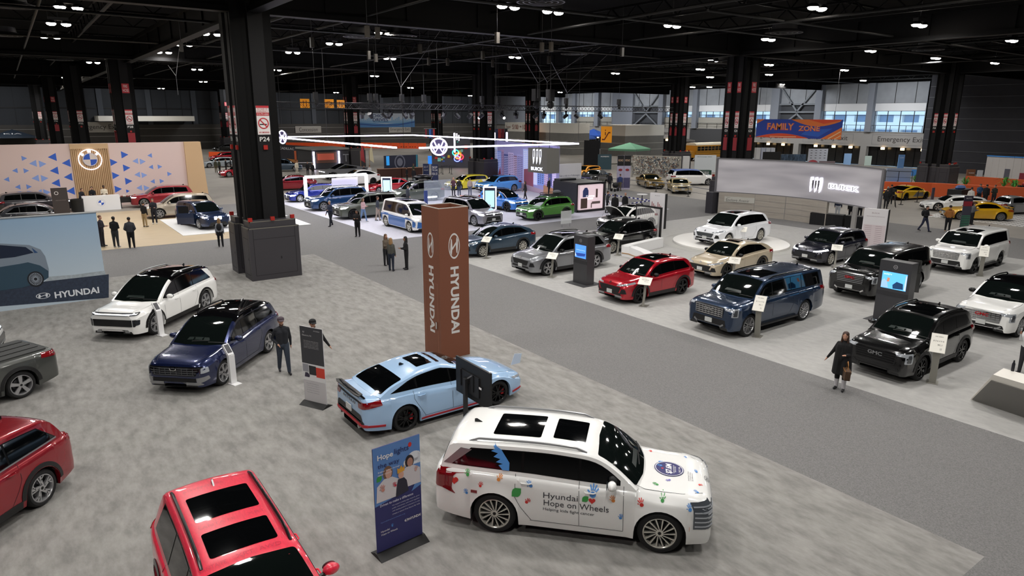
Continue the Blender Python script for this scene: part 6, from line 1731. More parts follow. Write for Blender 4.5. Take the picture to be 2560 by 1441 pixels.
for ch, a in (('B', 140), ('M', 90), ('W', 40)): b.flatmesh(shift(text2d(ch, .2, .2, bold=.02), cx + .65 * math.cos(R(a)), cz + .65 * math.sin(R(a)), R(a - 90)), pl, .26, LEDW)
b.build('lettering', pk)
TB = [flat('2f5fc4', .6), flat('6f90d8', .6), flat('8aa4e0', .6)]
def at_wall(px, py): q = ony(px, py, BY_); return (q.x + 3.0, q.z)
random.seed(5)
tri = []
def TR(px, py, s, d, k): tri.append((px, py, s, d, k))
for (px, py, s, d, k) in ((61, 396, 8, 1, 1), (130, 393, 13, -1, 0), (82, 409, 11, -1, 2), (107, 410, 11, 1, 2), (165, 408, 13, -1, 0), (37, 427, 8, -1, 1), (66, 427, 8, 1, 1), (135, 427, 13, -1, 0), (88, 446, 11, -1, 2), (112, 446, 11, 1, 2), (170, 443, 13, -1, 0), (16, 449, 8, -1, 1), (44, 468, 8, -1, 1), (73, 467, 8, 1, 1), (139, 458, 13, -1, 0), (96, 482, 11, -1, 2), (118, 481, 11, 1, 2), (176, 478, 13, -1, 0),
      (285, 406, 12, 1, 0), (312, 387, 12, 1, 0), (338, 403, 10, -1, 2), (357, 404, 10, 1, 2), (374, 389, 8, -1, 1), (290, 439, 12, 1, 0), (317, 420, 12, 1, 0), (343, 437, 10, -1, 2), (361, 438, 10, 1, 2), (377, 418, 8, -1, 1), (400, 417, 8, 1, 1), (296, 473, 12, 1, 0), (322, 453, 12, 1, 0), (348, 470, 10, -1, 2), (367, 470, 10, 1, 2), (381, 454, 8, -1, 1), (405, 453, 8, 1, 1), (424, 435, 8, 1, 1), (386, 481, 8, -1, 1), (320, 478, 6, 1, 0)):
 x, z = at_wall(px, py); s = s * .0245
 G(pk, 'blue_triangle', poly([(x - s * .9, z - s), (x + s * .9, z), (x - s * .9, z + s)] if d > 0 else [(x + s * .9, z - s), (x + s * .9, z + s), (x - s * .9, z)]), pl, TB[k], .006)
# reception counter
pl = face_s(4.15, 63.6, 0)
ct = slab('reception_counter', 'white reception counter with a round blue and white emblem', 'counter', pl, 2.6, 1.15, .8, WHITE, bevel=.02)
b = B(); b.flatmesh(annulus(1.25, .62, .30, .30, .28, .28), pl, .004, flat('c9cdd6')); b.flatmesh(poly(circ(1.25, .62, .20)), pl, .005, flat('2a55b8')); b.flatmesh(poly([(1.25, .62)] + circ(1.25, .62, .19, .19, 6, 0, PI / 2)), pl, .007, WH2); b.flatmesh(poly([(1.25, .62)] + circ(1.25, .62, .19, .19, 6, PI, PI * 1.5)), pl, .007, WH2); b.build('emblem', ct)
b = B(); b.lathe([(.001, 0), (.42, 0), (.45, 1.0), (.46, 1.04), (.40, 1.05), (.39, .95), (.001, .95)], BLACK, n=20)
o = b.build('waste_bin', loc=(*at(196, 532)[:2], .02)); tag(o, 'round black bin left of the white reception counter', 'bin')
p = at(292, 522, .02); t = thing('table', 'black draped table with food right of the reception counter', 'table', p)
b = B(); b.box(.3, 0, .82, 2.4, .8, .86, BLACK); b.box(.32, .02, .45, 2.38, .06, .82, BLACK); b.build('top', t)
for x in (.35, 2.3):
 b = B(); b.box(x, .05, 0, x + .05, .75, .82, DARK); b.build('leg', t)
random.seed(11)
for i in range(9):
 b = B(); s_ = random.uniform(.07, .14); b.ell((0, 0, s_ * .7), (s_, s_, s_ * .7), flat(random.choice(['b4473a', 'd8c8a0', 'c07a4a', 'ded6cc', '7a3a30'])), 8)
 o = b.build('food_bowl', loc=(p.x + .5 + i * .2, p.y + .3 + (i % 2) * .2, .88)); tag(o, 'small food dish on the black draped table', 'dish', 'food dishes on the draped table')
p1 = at(128, 511, .02); p2 = at(159, 511, .02); pl, w = between((6.0 - 3.6 - .3, 56.5), (6.0 - 2.7, 56.5)); q = ony(130, 500, 56.5)
pl = face_s(q.x, 56.5, .02); tt = slab('info_totem', 'dark grey totem with white emblem between the dark cars on the left', 'sign', pl, .95, 2.55, .12, flat('3b3536'))
G(tt, 'emblem', annulus(.3, 2.2, .12, .12, .09, .09), pl, WH2); G(tt, 'lettering', T('SHEER DRIVING PLEASURE', .6, .05, .5, 1.7), pl, flat('8a8484'))
# ---- price signs
PAPER = mat('sign_paper', 'e9e6dc', .5); SGREY = mat('stand_grey', '8f8d85', .4, .3)
def price_text(par, pl, w, h, rows=3):
 G(par, 'lettering', join2d(T('BUICK', w * .28, h * .06, 0, h * .38), T('$  44,850', w * .5, h * .13, 0, h * .12), T('MPG 24', w * .3, h * .07, w * .1, -h * .1), T('STARTING AT', w * .4, h * .05, -w * .1, -h * .25)), pl, flat('55534e'), .004)
def curved_stand(px, py, label, side=0):
 p = at(px, py, .012); t = thing('price_sign', label, 'sign', p, R(205))
 b = B()
 pts = [(-.02 - .16 * math.sin(PI * i / 10 * .55) + .0, z) for i, z in enumerate([lerp(0, .98, k / 10) for k in range(11)])]
 V1 = [(x, z) for x, z in pts]; V2 = [(x + .055, z) for x, z in pts[::-1]]
 b.prism(V1 + V2, (Vector((.08, .03, 0)), XP, ZP), .09, SGREY); b.build('curved_post', t)
 b = B(); b.box(-.2, -.16, 0, .2, .16, .012, SGREY); b.build('base_plate', t)
 M_ = Matrix.Translation((0.02, 0, 1.04)) @ Matrix.Rotation(R(38), 4, 'Y')
 b = B(); b.box(-.20, -.26, -.008, .20, .26, .008, PAPER, M_); pn = b.build('sign_panel', t)
 Mr = M_.to_3x3(); pl = (M_ @ Vector((0, 0, .009)), Mr @ Vector((0, 1, 0)), Mr @ Vector((-1, 0, 0)))
 G(pn, 'lettering', join2d(T('44,850', .3, .06, 0, .05), T('MPG 24', .16, .04, .06, -.04), T('AVENIR AWD', .2, .03, -.08, .14)), pl, flat('6a675f'), .003)
for px, py, lb in ((1217, 646, 'in front of the slate blue coupe SUV'), (1380, 693, 'at the front wheel of the metallic grey SUV'), (1545, 638, 'at the front wheel of the black SUV by the cable screen'), (1610, 765, 'at the front wheel of the bright red SUV'), (1832, 706, 'at the front wheel of the sand beige coupe SUV'), (1852, 617, 'beside the pearl white SUV on the platform'), (2087, 669, 'at the front wheel of the dark indigo SUV')):
 curved_stand(px, py, 'tilted white price sign ' + lb)
def straight_stand(px, py, label, h=1.25, pm=SGREY, rz=200, w=.20):
 p = at(px, py, .012); t = thing('price_sign', label, 'sign', p, R(rz))
 b = B(); b.prism([(-.02, 0), (.06, 0), (.20, h - .14), (.10, h - .10)], (Vector((0, w * .45, 0)), XP, ZP), w * .9, pm); b.build('post', t)
 b = B(); b.box(-.22, -.15, 0, .16, .15, .012, pm); b.build('base_plate', t)
 M_ = Matrix.Translation((.10, 0, h - .02)) @ Matrix.Rotation(R(52), 4, 'Y')
 b = B(); b.box(-.30, -w, -.012, .30, w, .012, pm, M_); b.box(-.29, -w + .01, .012, .29, w - .01, .014, PAPER, M_); pn = b.build('sign_panel', t)
 Mr = M_.to_3x3(); pl = (M_ @ Vector((0, 0, .015)), Mr @ Vector((0, 1, 0)), Mr @ Vector((-1, 0, 0)))
 G(pn, 'lettering', join2d(T('GMC SIERRA', .2, .03, 0, .2), T('$ 5 6 4 9 8', .26, .05, 0, .06), T('MPG 17', .12, .05, .05, -.06), T('22', .05, .05, .08, -.18)), pl, flat('55534e'), .002)
for px, py, lb in ((1893, 842, 'at the front wheel of the long deep blue SUV'), (2450, 690, 'beside the white full-size SUV with chrome grille'), (2330, 957, 'at the front wheel of the black compact SUV')):
 straight_stand(px, py, 'slim grey price sign stand ' + lb)
def white_stand(px, py, label, rz):
 p = at(px, py, .012); t = thing('price_sign', label, 'sign', p, R(rz))
 b = B(); b.box(-.04, -.09, 0, .06, .09, .86, WHITE); b.build('post', t)
 b = B(); b.box(-.24, -.12, 0, .10, .12, .02, WHITE); b.build('base_plate', t)
 b = B(); M_ = Matrix.Translation((.0, 0, .86)) @ Matrix.Rotation(R(-50), 4, 'Y'); b.box(.0, -.09, -.05, .36, .09, .03, WHITE, M_); b.box(.06, -.07, .03, .33, .07, .034, flat('4c4c50'), M_); b.build('sign_head', t)
white_stand(404, 838, 'slim white price stand at the front wheel of the white electric SUV', 110)
white_stand(584, 959, 'slim white price stand at the front wheel of the navy SUV', 110)
# ---- dark kiosks
KM = mat('kiosk_grey', '3c3c3f', .4)
def kiosk(name, label, x, y, w, h, num, scr, th=.45):
 pl = face_w(x, y, .012)
 k = slab(name, label, 'kiosk', pl, w, h, th, KM, bevel=.01)
 b = B(); b.prism(rect(0, h * .43, w, h * .5)[0], pl, .006, flat('2c2c2f')); b.build('panel_seam', k)
 s_ = B(); s_.prism(rect(w * .12, h * .55, w * .9, h * .82)[0], pl, .012, scr); so = s_.build('screen', k)
 G(k, 'emblem', join2d(annulus(w * .5, h * .91, .075, .075, .062, .062), T(num, .07, .05, w * .5, h * .91)), pl, flat('b9b9bb'))
 b = B(); b.box(x - .35, y - w - .2, .012, x + th + .35, y + .2, .022, flat('3a3a3c')); b.build('base_plate', k)
 return k, pl, so
SCB = mat('blue_screen', '4f8ef0', .3, emit=1.0)
k, pl, so = kiosk('kiosk', 'dark kiosk with a bright blue screen in front of the metallic grey SUV', 20.4, 23.35, .93, 2.22, '04', SCB)
w, h = .93, 2.22
G(so, 'screen_picture', join2d(poly([(w * .14, h * .64), (w * .88, h * .66), (w * .84, h * .60), (w * .3, h * .575)])), pl, mat('screen_dark_blue', '28489a', .3, emit=.7), .014)
G(so, 'screen_picture', join2d(poly([(w * .12, h * .57), (w * .2, h * .58), (w * .14, h * .66)]), rect(w * .2, h * .71, w * .86, h * .715)), pl, mat('screen_pale', 'cfe0ff', .3, emit=1.0), .016)
k, pl, so = kiosk('kiosk', 'dark kiosk marked 04 with a picture screen before the black full-size SUV', 25.95, 12.25, 1.15, 2.32, '04', mat('cyan_screen', '5fb4ee', .3, emit=1.0))
w, h = 1.15, 2.32
for q, c_ in (([(w * .12, h * .56), (w * .35, h * .56), (w * .3, h * .66), (w * .2, h * .70), (w * .12, h * .66)], '9fc6e8'), ([(w * .28, h * .66), (w * .36, h * .66), (w * .38, h * .72), (w * .30, h * .73)], 'd08a6a'), ([(w * .5, h * .56), (w * .82, h * .57), (w * .8, h * .66), (w * .6, h * .68), (w * .48, h * .62)], '1d3f66'), ([(w * .84, h * .56), (w * .9, h * .56), (w * .9, h * .8), (w * .86, h * .8)], 'c8d8e8')):
 G(so, 'screen_picture', poly(q), pl, mat('screen_' + c_, c_, .3, emit=.7), .014)
G(so, 'lettering', T('SAFETY', .3, .05, w * .3, h * .78), pl, mat('screen_white', 'ffffff', .3, emit=1), .016)
# ---- cable screen, white curved plinth, totems
t = thing('cable_screen', 'black framed screen of upright cables on a curved white plinth', 'screen', (0, 0, 0))
pA, pB = Vector((29.4, 26.15, 0)), Vector((26.9, 26.15, 0))
FY = 25.75; XA, XB = 26.6, 29.9
qa = ony(1560, 505, 27.2); qb = ony(1645, 519, 25.6)
A0, B0 = Vector((28.6, 28.35, 0)), Vector((30.0, 26.55, 0))
HT = zat(at(1641, 617), 520)
E_ = at(1641, 617); S_ = Vector((E_.x + .25, onx(1585, 507, E_.x).y, 0)); E_ = Vector((E_.x + .25, E_.y, 0))
b = B(); b.bar(E_, E_ + ZP * HT, .10, BLACK); b.build('post', t)
b = B(); b.bar(S_ + ZP * (HT - .05), E_ + ZP * (HT - .05), .10, BLACK); b.build('top_beam', t)
for i in range(26):
 q = S_.lerp(E_, (i + .5) / 26); b = B(); b.cyl(q + ZP * .5, q + ZP * HT, .012, flat('b9b9bb'), n=6, cap=False); b.build('cable', t)
b = B(); b.bar(S_ + ZP * .02, S_ + ZP * HT, .06, BLACK); b.build('post', t)
b = B()
pts = [at(1560, 640), at(1580, 643), at(1610, 655), at(1635, 672)]
for q, r_ in zip(pts, pts[1:]): b.bar(q + ZP * .3, r_ + ZP * .3, .5, WHITE, .58)
b.bar(pts[0] + ZP * .3, at(1650, 618) + ZP * .3, .4, WHITE, .56)
o = b.build('plinth'); tag(o, 'low white plinth with brown edge under the cable screen', 'plinth')
b = B(); [b.bar(q + ZP * .2, r_ + ZP * .2, .53, OAK, .05) for q, r_ in zip(pts, pts[1:])]; b.build('brown_stripe', o)
TOT = mat('totem_white', 'd9d7d9', .5)
h = 2.4; pl, w = between((35.45, 32.75), (35.6, 31.5)); tt = slab('price_totem', 'tall white totem with red skyline print behind the cable screen', 'sign', pl, w, h, .18, TOT)
G(tt, 'printed_picture', join2d(*[rect(.05 + i * .12, h * .55, .12 + i * .12, h * (.6 + .05 * ((i * 7) % 4))) for i in range(9)]), pl, flat('a06a6a')); G(tt, 'lettering', T('BUICK', .4, .06, w * .5, h * .93), pl, flat('77777c'))
b = B(); b.prism(rect(w, 0, w + .04, h)[0], pl, .02, BLACK, -.2); b.build('dark_edge', tt)
pl, w = between((39.5, 19.95), (39.8, 18.72)); h = 2.42; tt = slab('price_totem', 'tall white price list totem beside the dark indigo SUV', 'sign', pl, w, h, .16, TOT)
G(tt, 'price_field', rect(.06, .12, w - .04, h * .62), pl, flat('cfc3c6'), .003)
G(tt, 'lettering', join2d(T('BUICK', .4, .07, w * .5, h * .9), T('VEHICLE PRICING AND DETAILS', w * .75, .04, w * .5, h * .82), *[join2d(rect(.15, z, .5, z + .02), rect(.7, z, 1.05, z + .02)) for z in [.2 + i * .11 for i in range(12)]]), pl, flat('98868c'))
b = B(); b.prism(rect(w, 0, w + .05, h)[0], pl, .02, BLACK, -.18); b.build('dark_edge', tt)
pl, w = between(at(1405, 573), at(1430, 576)); tt = slab('clear_sign', 'frosted clear info sign standing by the pale carpet edge', 'sign', (at(1402, 570), XP, ZP), .95, 1.15, .02, mat('frosted_acrylic', 'dfe2e2', .3, alpha=.4), pts=rect(0, .25, .95, 1.15)[0])
b = B(); [b.box(at(1402, 570).x + x, at(1402, 570).y, 0, at(1402, 570).x + x + .03, at(1402, 570).y + .02, .3, GREY) for x in (.1, .8)]; b.build('leg', tt)
# ---- wide curved screen
SCR = mat('grey_led_screen', '9c9a9e', .5, emit=.28)
nt = SCR.node_tree; bs = nt.nodes['Principled BSDF']; tc = nt.nodes.new('ShaderNodeTexCoord'); mp = nt.nodes.new('ShaderNodeMapping'); mp.inputs['Scale'].default_value = (.25, .18, 1.1); mp.inputs['Rotation'].default_value = (R(38), 0, 0)
nz = nt.nodes.new('ShaderNodeTexNoise'); nz.inputs['Scale'].default_value = 1.1; nz.inputs['Detail'].default_value = 1.5; rp = nt.nodes.new('ShaderNodeValToRGB')
rp.color_ramp.elements[0].position = .3; rp.color_ramp.elements[0].color = (*srgb('8c898f'), 1); rp.color_ramp.elements[1].position = .7; rp.color_ramp.elements[1].color = (*srgb('b4b1b4'), 1)
nt.links.new(tc.outputs['Object'], mp.inputs['Vector']); nt.links.new(mp.outputs['Vector'], nz.inputs['Vector']); nt.links.new(nz.outputs['Fac'], rp.inputs['Fac']); nt.links.new(rp.outputs['Color'], bs.inputs['Base Color']); nt.links.new(rp.outputs['Color'], bs.inputs['Emission Color'])
import numpy as np
def screen_pt(s):      # s 0..1 left to right; bowed towards the middle of the carpet... away from the viewer
 y = lerp(34.6, 21.5, s); x = 44.9 - 0.55 * s + 1.9 * (1 - (2 * s - 1) ** 2)
 return Vector((x, y, 0))
t = thing('curved_screen', 'wide curved grey screen wall with a glowing white emblem and name', 'screen', (0, 0, 0))
N_ = 28; zb, zt = 1.72, 4.32
def bow(s): return 0.0
b = B(); fr = flat('6a696c')
for i in range(N_):
 p, q = screen_pt(i / N_), screen_pt((i + 1) / N_)
 n = (q - p).cross(ZP).normalized() * -1
 n = Vector((-1, 0, 0))
 for (a0, a1, dd, m_) in ((zb, zt, 0, SCR),):
  v = [b.bm.verts.new(p + ZP * a0), b.bm.verts.new(q + ZP * a0), b.bm.verts.new(q + ZP * a1), b.bm.verts.new(p + ZP * a1)]; b.face(v, m_, True)
bmesh.ops.remove_doubles(b.bm, verts=b.bm.verts, dist=1e-4)
b.build('display_surface', t)
b = B()
for i in range(N_):
 p, q = screen_pt(i / N_), screen_pt((i + 1) / N_)
 for z in (zb, zt): b.bar(p + ZP * z - XP * .02, q + ZP * z - XP * .02, .10, fr, .09)
 b.bar(p + ZP * (zb + zt) / 2 + XP * .14, q + ZP * (zb + zt) / 2 + XP * .14, .16, fr, zt - zb)
for s in (0, 1): p = screen_pt(s); b.bar(p + ZP * zb, p + ZP * zt, .14, fr)
b.build('frame', t)
def on_screen(u, v):
 """u metres from the left end along the wall, v height"""
 s = u / 13.4; p = screen_pt(s); return Vector((p.x - .03, p.y, v))
GLOW = mat('white_emblem_glow', 'f2f2ff', .4, emit=6)
def screen_shape(name, vf, m, off=.0):
 b = B(); vs, fs = grid_poly(None, vf, .3); vv = [b.bm.verts.new(on_screen(x, y) - XP * off) for x, y in vs]
 for f in fs: b.face([vv[i] for i in f], m)
 return b.build(name, t, sharp=0)
ux = lambda px: None
def uof(px, py):      # wall coordinate hit by the sight line
 best = None
 for i in range(400):
  s = i / 399; p = screen_pt(s); q = onx(px, py, p.x); dd = abs(q.y - p.y)
  if best is None or dd < best[0]: best = (dd, s * 13.4, q.z)
 return best[1], best[2]
u0, v0 = uof(2041, 462); u1, v1 = uof(2106, 469); uA, _ = uof(2070, 465); uB, _ = uof(2150, 475)
screen_shape('lettering_glow', shift(text2d('BUICK', (uB - uA) * .96, .36, bold=.06), (uA + uB) / 2, v1), GLOW, .02)
screen_shape('lettering', shift(text2d('BUICK', (uB - uA) * .92, .30, bold=.0), (uA + uB) / 2, v1), flat('8a8890'), .05)
def shields(u, v, sc):
 out = []
 for k in (-1, 0, 1):
  out.append(poly([(u + (k * .34 + x) * sc, v + y * sc) for x, y in ((-.10, .44), (.10, .48), (.11, .1), (.05, -.30), (-.06, -.5), (-.10, -.2), (-.11, 0))]))
 return join2d(*out)
screen_shape('emblem_glow', shields(u0, v0, 1.12), GLOW, .02)
screen_shape('emblem', shields(u0, v0 - .02, .72), flat('5a585e'), .05)
# wooden wall under the screen
LIM = mat('limed_wood', 'a39c92', .6, noise=(2.5, .88, 1.1, (.3, .3, 6), 5))
b = B()
pts = [screen_pt(s) for s in (.02, .1, .2, .3, .4, .5, .6, .66)]
for p, q in zip(pts, pts[1:]): b.bar(p + ZP * .86 + XP * .02, q + ZP * .86 + XP * .02, .2, LIM, 1.7)
o = b.build('wooden_wall'); tag(o, 'pale limed wood wall under the wide curved screen', 'wall panel')
b = B()
for s in (.22, .40): p = screen_pt(s); b.bar(p + ZP * .02 - XP * .09, p + ZP * 1.7 - XP * .09, .02, GREY)
for p, q in zip(pts, pts[1:]):
 for z in (.45, .85, 1.25): b.bar(p + ZP * z - XP * .085, q + ZP * z - XP * .085, .012, GREY)
b.build('joint', o)
ps_ = screen_pt(.055); p = screen_pt(.22)
pl, w = between((ps_.x - .12, ps_.y, 0), (p.x - .12, p.y, 0)); sg = slab('name_board', 'pale name board above the pearl white SUV', 'sign', pl, w, 1.42, .03, flat('b9b8b0'), pts=rect(0, 1.0, w, 1.42)[0])
G(sg, 'lettering', join2d(T('Enclave Avenir', w * .78, .2, w * .45, 1.16), T('BUICK', .25, .05, w * .14, 1.34)), pl, flat('5c5b58'))
b = B(); p = screen_pt(0); b.box(p.x - .4, p.y - .1, .0, p.x + .3, p.y + .55, 1.68, flat('2b2a30')); o = b.build('support_block'); tag(o, 'dark block under the left end of the wide curved screen', 'support')
b = B(); p = screen_pt(.93); b.box(42.0, 21.7, .012, 42.2, 21.95, 2.1, flat('8c8a88')); o = b.build('support_post'); tag(o, 'grey post under the right end of the wide curved screen', 'support')
# black draped tables
DRAPE = mat('black_drape', '121214', .9, noise=(3, .6, 1.8, (14, 14, .2), 2))
for i, (a, e) in enumerate((((45.9, 27.0), (46.5, 24.9)), ((46.6, 24.8), (46.9, 22.9)))):
 pl, w = between(a, e); o = slab('draped_table', 'black draped table under the curved screen, %s of the two' % ('left' if i == 0 else 'right'), 'table', pl, w, .84, .75, DRAPE)
 G(o, 'table_top', poly([(0, 0), (w, 0), (w, .7), (0, .7)]), (pl[0] + ZP * .845, pl[1], pl[1].cross(ZP) * -1), BLACK, .001)
# ---- hanging BUICK cube
z0, z1 = 3.95, 5.5; p = (27.3, 35.9)
CUB = flat('5d5c58')
b = B(); b.box(27.27, 34.0, z0, 28.3, 35.95, z1, CUB); cu_ = tag(b.build('hanging_sign'), 'grey hanging box sign with three white shields over white letters', 'sign')
pl = face_w(27.27, 34.98, (z0 + z1) / 2)
G(cu_, 'emblem', shields(0, .25, 1.0), pl, mat('emblem_white', 'e8eeff', .4, emit=1.5), .02); G(cu_, 'emblem_inner', join2d(*[poly([(k * .34 - .06, .62), (k * .34 + .06, .64), (k * .34 + .05, .2), (k * .34 - .04, .2)]) for k in (-1, 0, 1)]), pl, CUB, .03)
G(cu_, 'lettering', T('BUICK', 1.25, .22, 0, -.52, bold=.04), pl, MATS['emblem_white'], .02)
for y in (34.4, 35.5):
 b = B(); b.cyl((27.8, y, z1), (27.8, y, 12.0), .015, DARK, n=6); b.build('cable', cu_)
# ---- glowing ring and round logos
RX0, RX1, RY0, RY1, RZ = 20.0, 34.4, 39.2, 65.4, 5.5
RING = mat('ring_led', 'e9e2ff', .4, emit=9)
t = thing('light_ring', 'huge hanging rectangular ring of white-violet light', 'light', (0, 0, 0))
cs = [(RX0, RY0), (RX1, RY0), (RX1, RY1), (RX0, RY1)]
for i in range(4):
 p, q = Vector((*cs[i], RZ)), Vector((*cs[(i + 1) % 4], RZ)); d = (q - p).normalized()
 b = B(); b.bar(p + d * (1.1 if i in (0, 3) else 0), q - d * (1.1 if i in (3, 2) else 0), .16, RING, .10); b.build('light_bar', t)
for (x, y) in cs + [(27, RY0), (27, RY1), (RX1, 50), (RX0, 52)]:
 b = B(); b.cyl((x, y, RZ), (x, y, 12.3), .014, DARK, n=5, cap=False); b.build('cable', t)
def vw(r):
 s = r
 return join2d(annulus(0, 0, s, s, s * .84, s * .84, 40), stroke([(-.52 * s, .62 * s), (-.22 * s, -.05 * s), (0, .42 * s)][:2] + [(0, .30 * s)], .13 * s), stroke([(.52 * s, .62 * s), (.22 * s, -.05 * s), (0, .30 * s)], .13 * s),
      stroke([(-.80 * s, .20 * s), (-.42 * s, -.66 * s), (-.0, .05 * s)], .13 * s), stroke([(.80 * s, .20 * s), (.42 * s, -.66 * s), (0, .05 * s)], .13 * s))
for i, (x, y, a, lb) in enumerate(((RX0 + 1.5, RY0 + .0, None, 'round glowing white letter emblem at the near corner of the light ring'), (RX0, RY1 - .3, None, 'round glowing emblem seen edge-on at the left end of the light ring'))):
 if i == 0:
  q = at(1097, 367, RZ); x, y = q.x, q.y; n = Vector((-x, -y, 0)).normalized(); U = ZP.cross(n) ; pl = (Vector((x, y, RZ)), U, ZP); r_ = .58
 else:
  q = at(706, 343, RZ); x, y = q.x, q.y; pl = face_w(x, y, RZ); pl = (pl[0], Vector((.35, -.94, 0)).normalized(), ZP); r_ = .62
 t2 = thing('round_emblem', lb, 'sign', (0, 0, 0))
 b = B(); b.prism(circ(0, 0, r_ * .97), pl, .0, flat('4a4466'), -.12); b.build('disc', t2)
 b = B(); b.flatmesh(vw(r_), pl, .02, RING); b.build('glowing_letters', t2)
 b = B(); b.cyl((x, y, RZ + r_), (x, y, 12.2), .012, DARK, n=5, cap=False); b.build('cable', t2)
# vertical light tubes behind
for (px, y0_, y1_) in ((1136, 333, 381), (1142, 334, 350), (1147, 338, 352), (1237, 332, 355), (1267, 331, 357)):
 q = ony(px, y0_, 72); q2 = ony(px, y1_, 72); b = B(); b.cyl((q.x, 72, q2.z), (q.x, 72, q.z), .10 if px in (1136, 1267) else .05, RING, n=8)
 o = b.build('light_tube'); tag(o, 'upright glowing light tube hanging behind the light ring', 'light', 'upright light tubes behind the ring')
 b = B(); b.cyl((q.x, 72, q.z), (q.x, 72, 12.2), .01, DARK, n=4, cap=False); b.build('cable', o)
# ---- lighting truss
TR_ = mat('truss_black', '16161a', .4, .4)
def truss(p, q, z, label, s=.4, m=TR_):
 p, q = Vector((*p, z)), Vector((*q, z)); d = (q - p); L = d.length; d.normalize(); n = Vector((-d.y, d.x, 0)) * s / 2
 b = B()
 for sx in (-1, 1):
  for dz in (0, s): b.cyl(p + n * sx + ZP * dz, q + n * sx + ZP * dz, .03, m, n=6)
 k = int(L / s)
 for i in range(k):
  a = p + d * (L * i / k); c_ = p + d * (L * (i + 1) / k)
  for sx in (-1, 1): b.bar(a + n * sx + ZP * (0 if i % 2 else s), c_ + n * sx + ZP * (s if i % 2 else 0), .02, m)
  b.bar(a + n * (1 if i % 2 else -1), c_ + n * (-1 if i % 2 else 1), .02, m)
 return tag(b.build('lighting_truss'), label, 'truss')
TZ = 7.95
truss((17, 60), (28.5, 46), TZ, 'left part of the long black lighting truss above the light ring') if False else None
truss((13.6, 48.5), (55.0, 48.5), TZ, 'long black lighting truss hanging above the light ring, full width')
truss((22, 60), (46, 60), TZ + .1, 'rear black lighting truss parallel to the long one')
SPOT = mat('spot_lens', 'ffffff', .3, emit=30)
random.seed(9)
def stage_light(x, y, z, lit=False):
 t = thing('stage_light', 'black stage spotlight clamped under the lighting truss', 'stage light', (x, y, z), random.uniform(0, 6), 'stage lights on the trusses')
 b = B(); b.box(-.08, -.08, -.16, .08, .08, .0, TR_); b.bar((-.2, 0, -.18), (.2, 0, -.18), .04, TR_); b.bar((-.2, 0, -.18), (-.2, 0, -.45), .04, TR_); b.bar((.2, 0, -.18), (.2, 0, -.45), .04, TR_); b.build('yoke', t)
 b = B(); b.cyl((0, .12, -.32), (0, -.22, -.62), .17, TR_, .14, n=14); b.build('lamp_head', t)
 if lit: b = B(); b.ell((0, -.23, -.63), (.12, .1, .1), SPOT, 10); b.build('lens', t)
for i, px in enumerate((905, 925, 960, 975, 1012, 1030, 1110, 1142, 1175, 1204, 1255, 1290, 1340, 1360, 1415, 1440, 1500)):
 q = ony(px, 280, 48.5); stage_light(q.x, 48.5, TZ, lit=px in (1196, 1255, 1204))
HOI = mat('hoist_black', '0e0e10', .6)
for i, (px, y_) in enumerate(((790, 48.5), (925, 48.5), (940, 48.5), (1005, 48.5), (1060, 48.5), (1205, 48.5), (1245, 48.5), (1340, 48.5), (1375, 48.5), (1415, 48.5), (1547, 48.5))):
 q = ony(px, 262, y_); t = thing('chain_hoist', 'black chain hoist with hanging chain above the lighting truss', 'hoist', (q.x, y_, TZ + .4), 0, 'chain hoists above the truss')
 big = px in (1340, 1375)
 b = B(); k_ = 2.0 if big else 1.0
 b.cbox((0, 0, .45 * k_), (.28 * k_, .28 * k_, .5 * k_), HOI); b.ell((.05, 0, .1), (.16 * k_, .16 * k_, .35), HOI, 10); b.build('motor', t)
 b = B(); b.cyl((0, 0, .6), (0, 0, 12.4 - TZ - .4), .012, DARK, n=4, cap=False); b.build('chain', t)
# bridle cables in the roof
CAB = mat('steel_cable', '8d8d8f', .4, .6)
for i, (a, m_, e) in enumerate((((1225, 8), (1345, 207), (1610, 55)), ((1250, 5), (1368, 205), (1560, 60)), ((1105, 70), (1002, 218), (972, 140)), ((1545, 112), (1418, 232), (1378, 155)), ((448, 122), (440, 190), (420, 163)))):
 za, zm = 11.8, 9.6
 P0, P1, P2 = ony(*m_, 44), at(*a, za), at(*e, za)
 P0 = ony(*m_, 44 if i != 4 else 55)
 P1 = ony(*a, 44 if i != 4 else 55); P2 = ony(*e, 44 if i != 4 else 55)
 b = B(); b.cyl(P0, P1, .016, CAB, n=5, cap=False); b.cyl(P0, P2, .016, CAB, n=5, cap=False); b.cyl(P0, (P0.x, P0.y, TZ + .9), .014, CAB, n=5, cap=False)
 o = b.build('rigging_cable'); tag(o, ('steel rigging cables in a V under the roof, ' + ('over the big hoist', 'just right of the first big hoist', 'left of the picture middle', 'lower right V', 'far left, short')[i]), 'cable')
TAGM = flat('241f18')
for i, (px, py) in enumerate(((780, 104), (918, 76), (944, 80), (922, 136), (940, 143), (1050, 120), (1072, 152), (1119, 153), (1207, 136), (1232, 157), (1243, 92), (1272, 165), (1355, 116), (1378, 115), (1372, 148), (1555, 128), (453, 115))):
 q = at(px, py, 11.2); b = B(); b.box(q.x - .1, q.y - .1, q.z - .3, q.x + .08, q.y + .08, q.z + .2, TAGM); b.cyl((q.x, q.y, q.z), (q.x, q.y, 15.4), .012, DARK, n=4)
 o = b.build('chain_bag'); tag(o, 'small brownish canvas chain bag hanging under the roof steel', 'bag', 'chain bags under the roof')
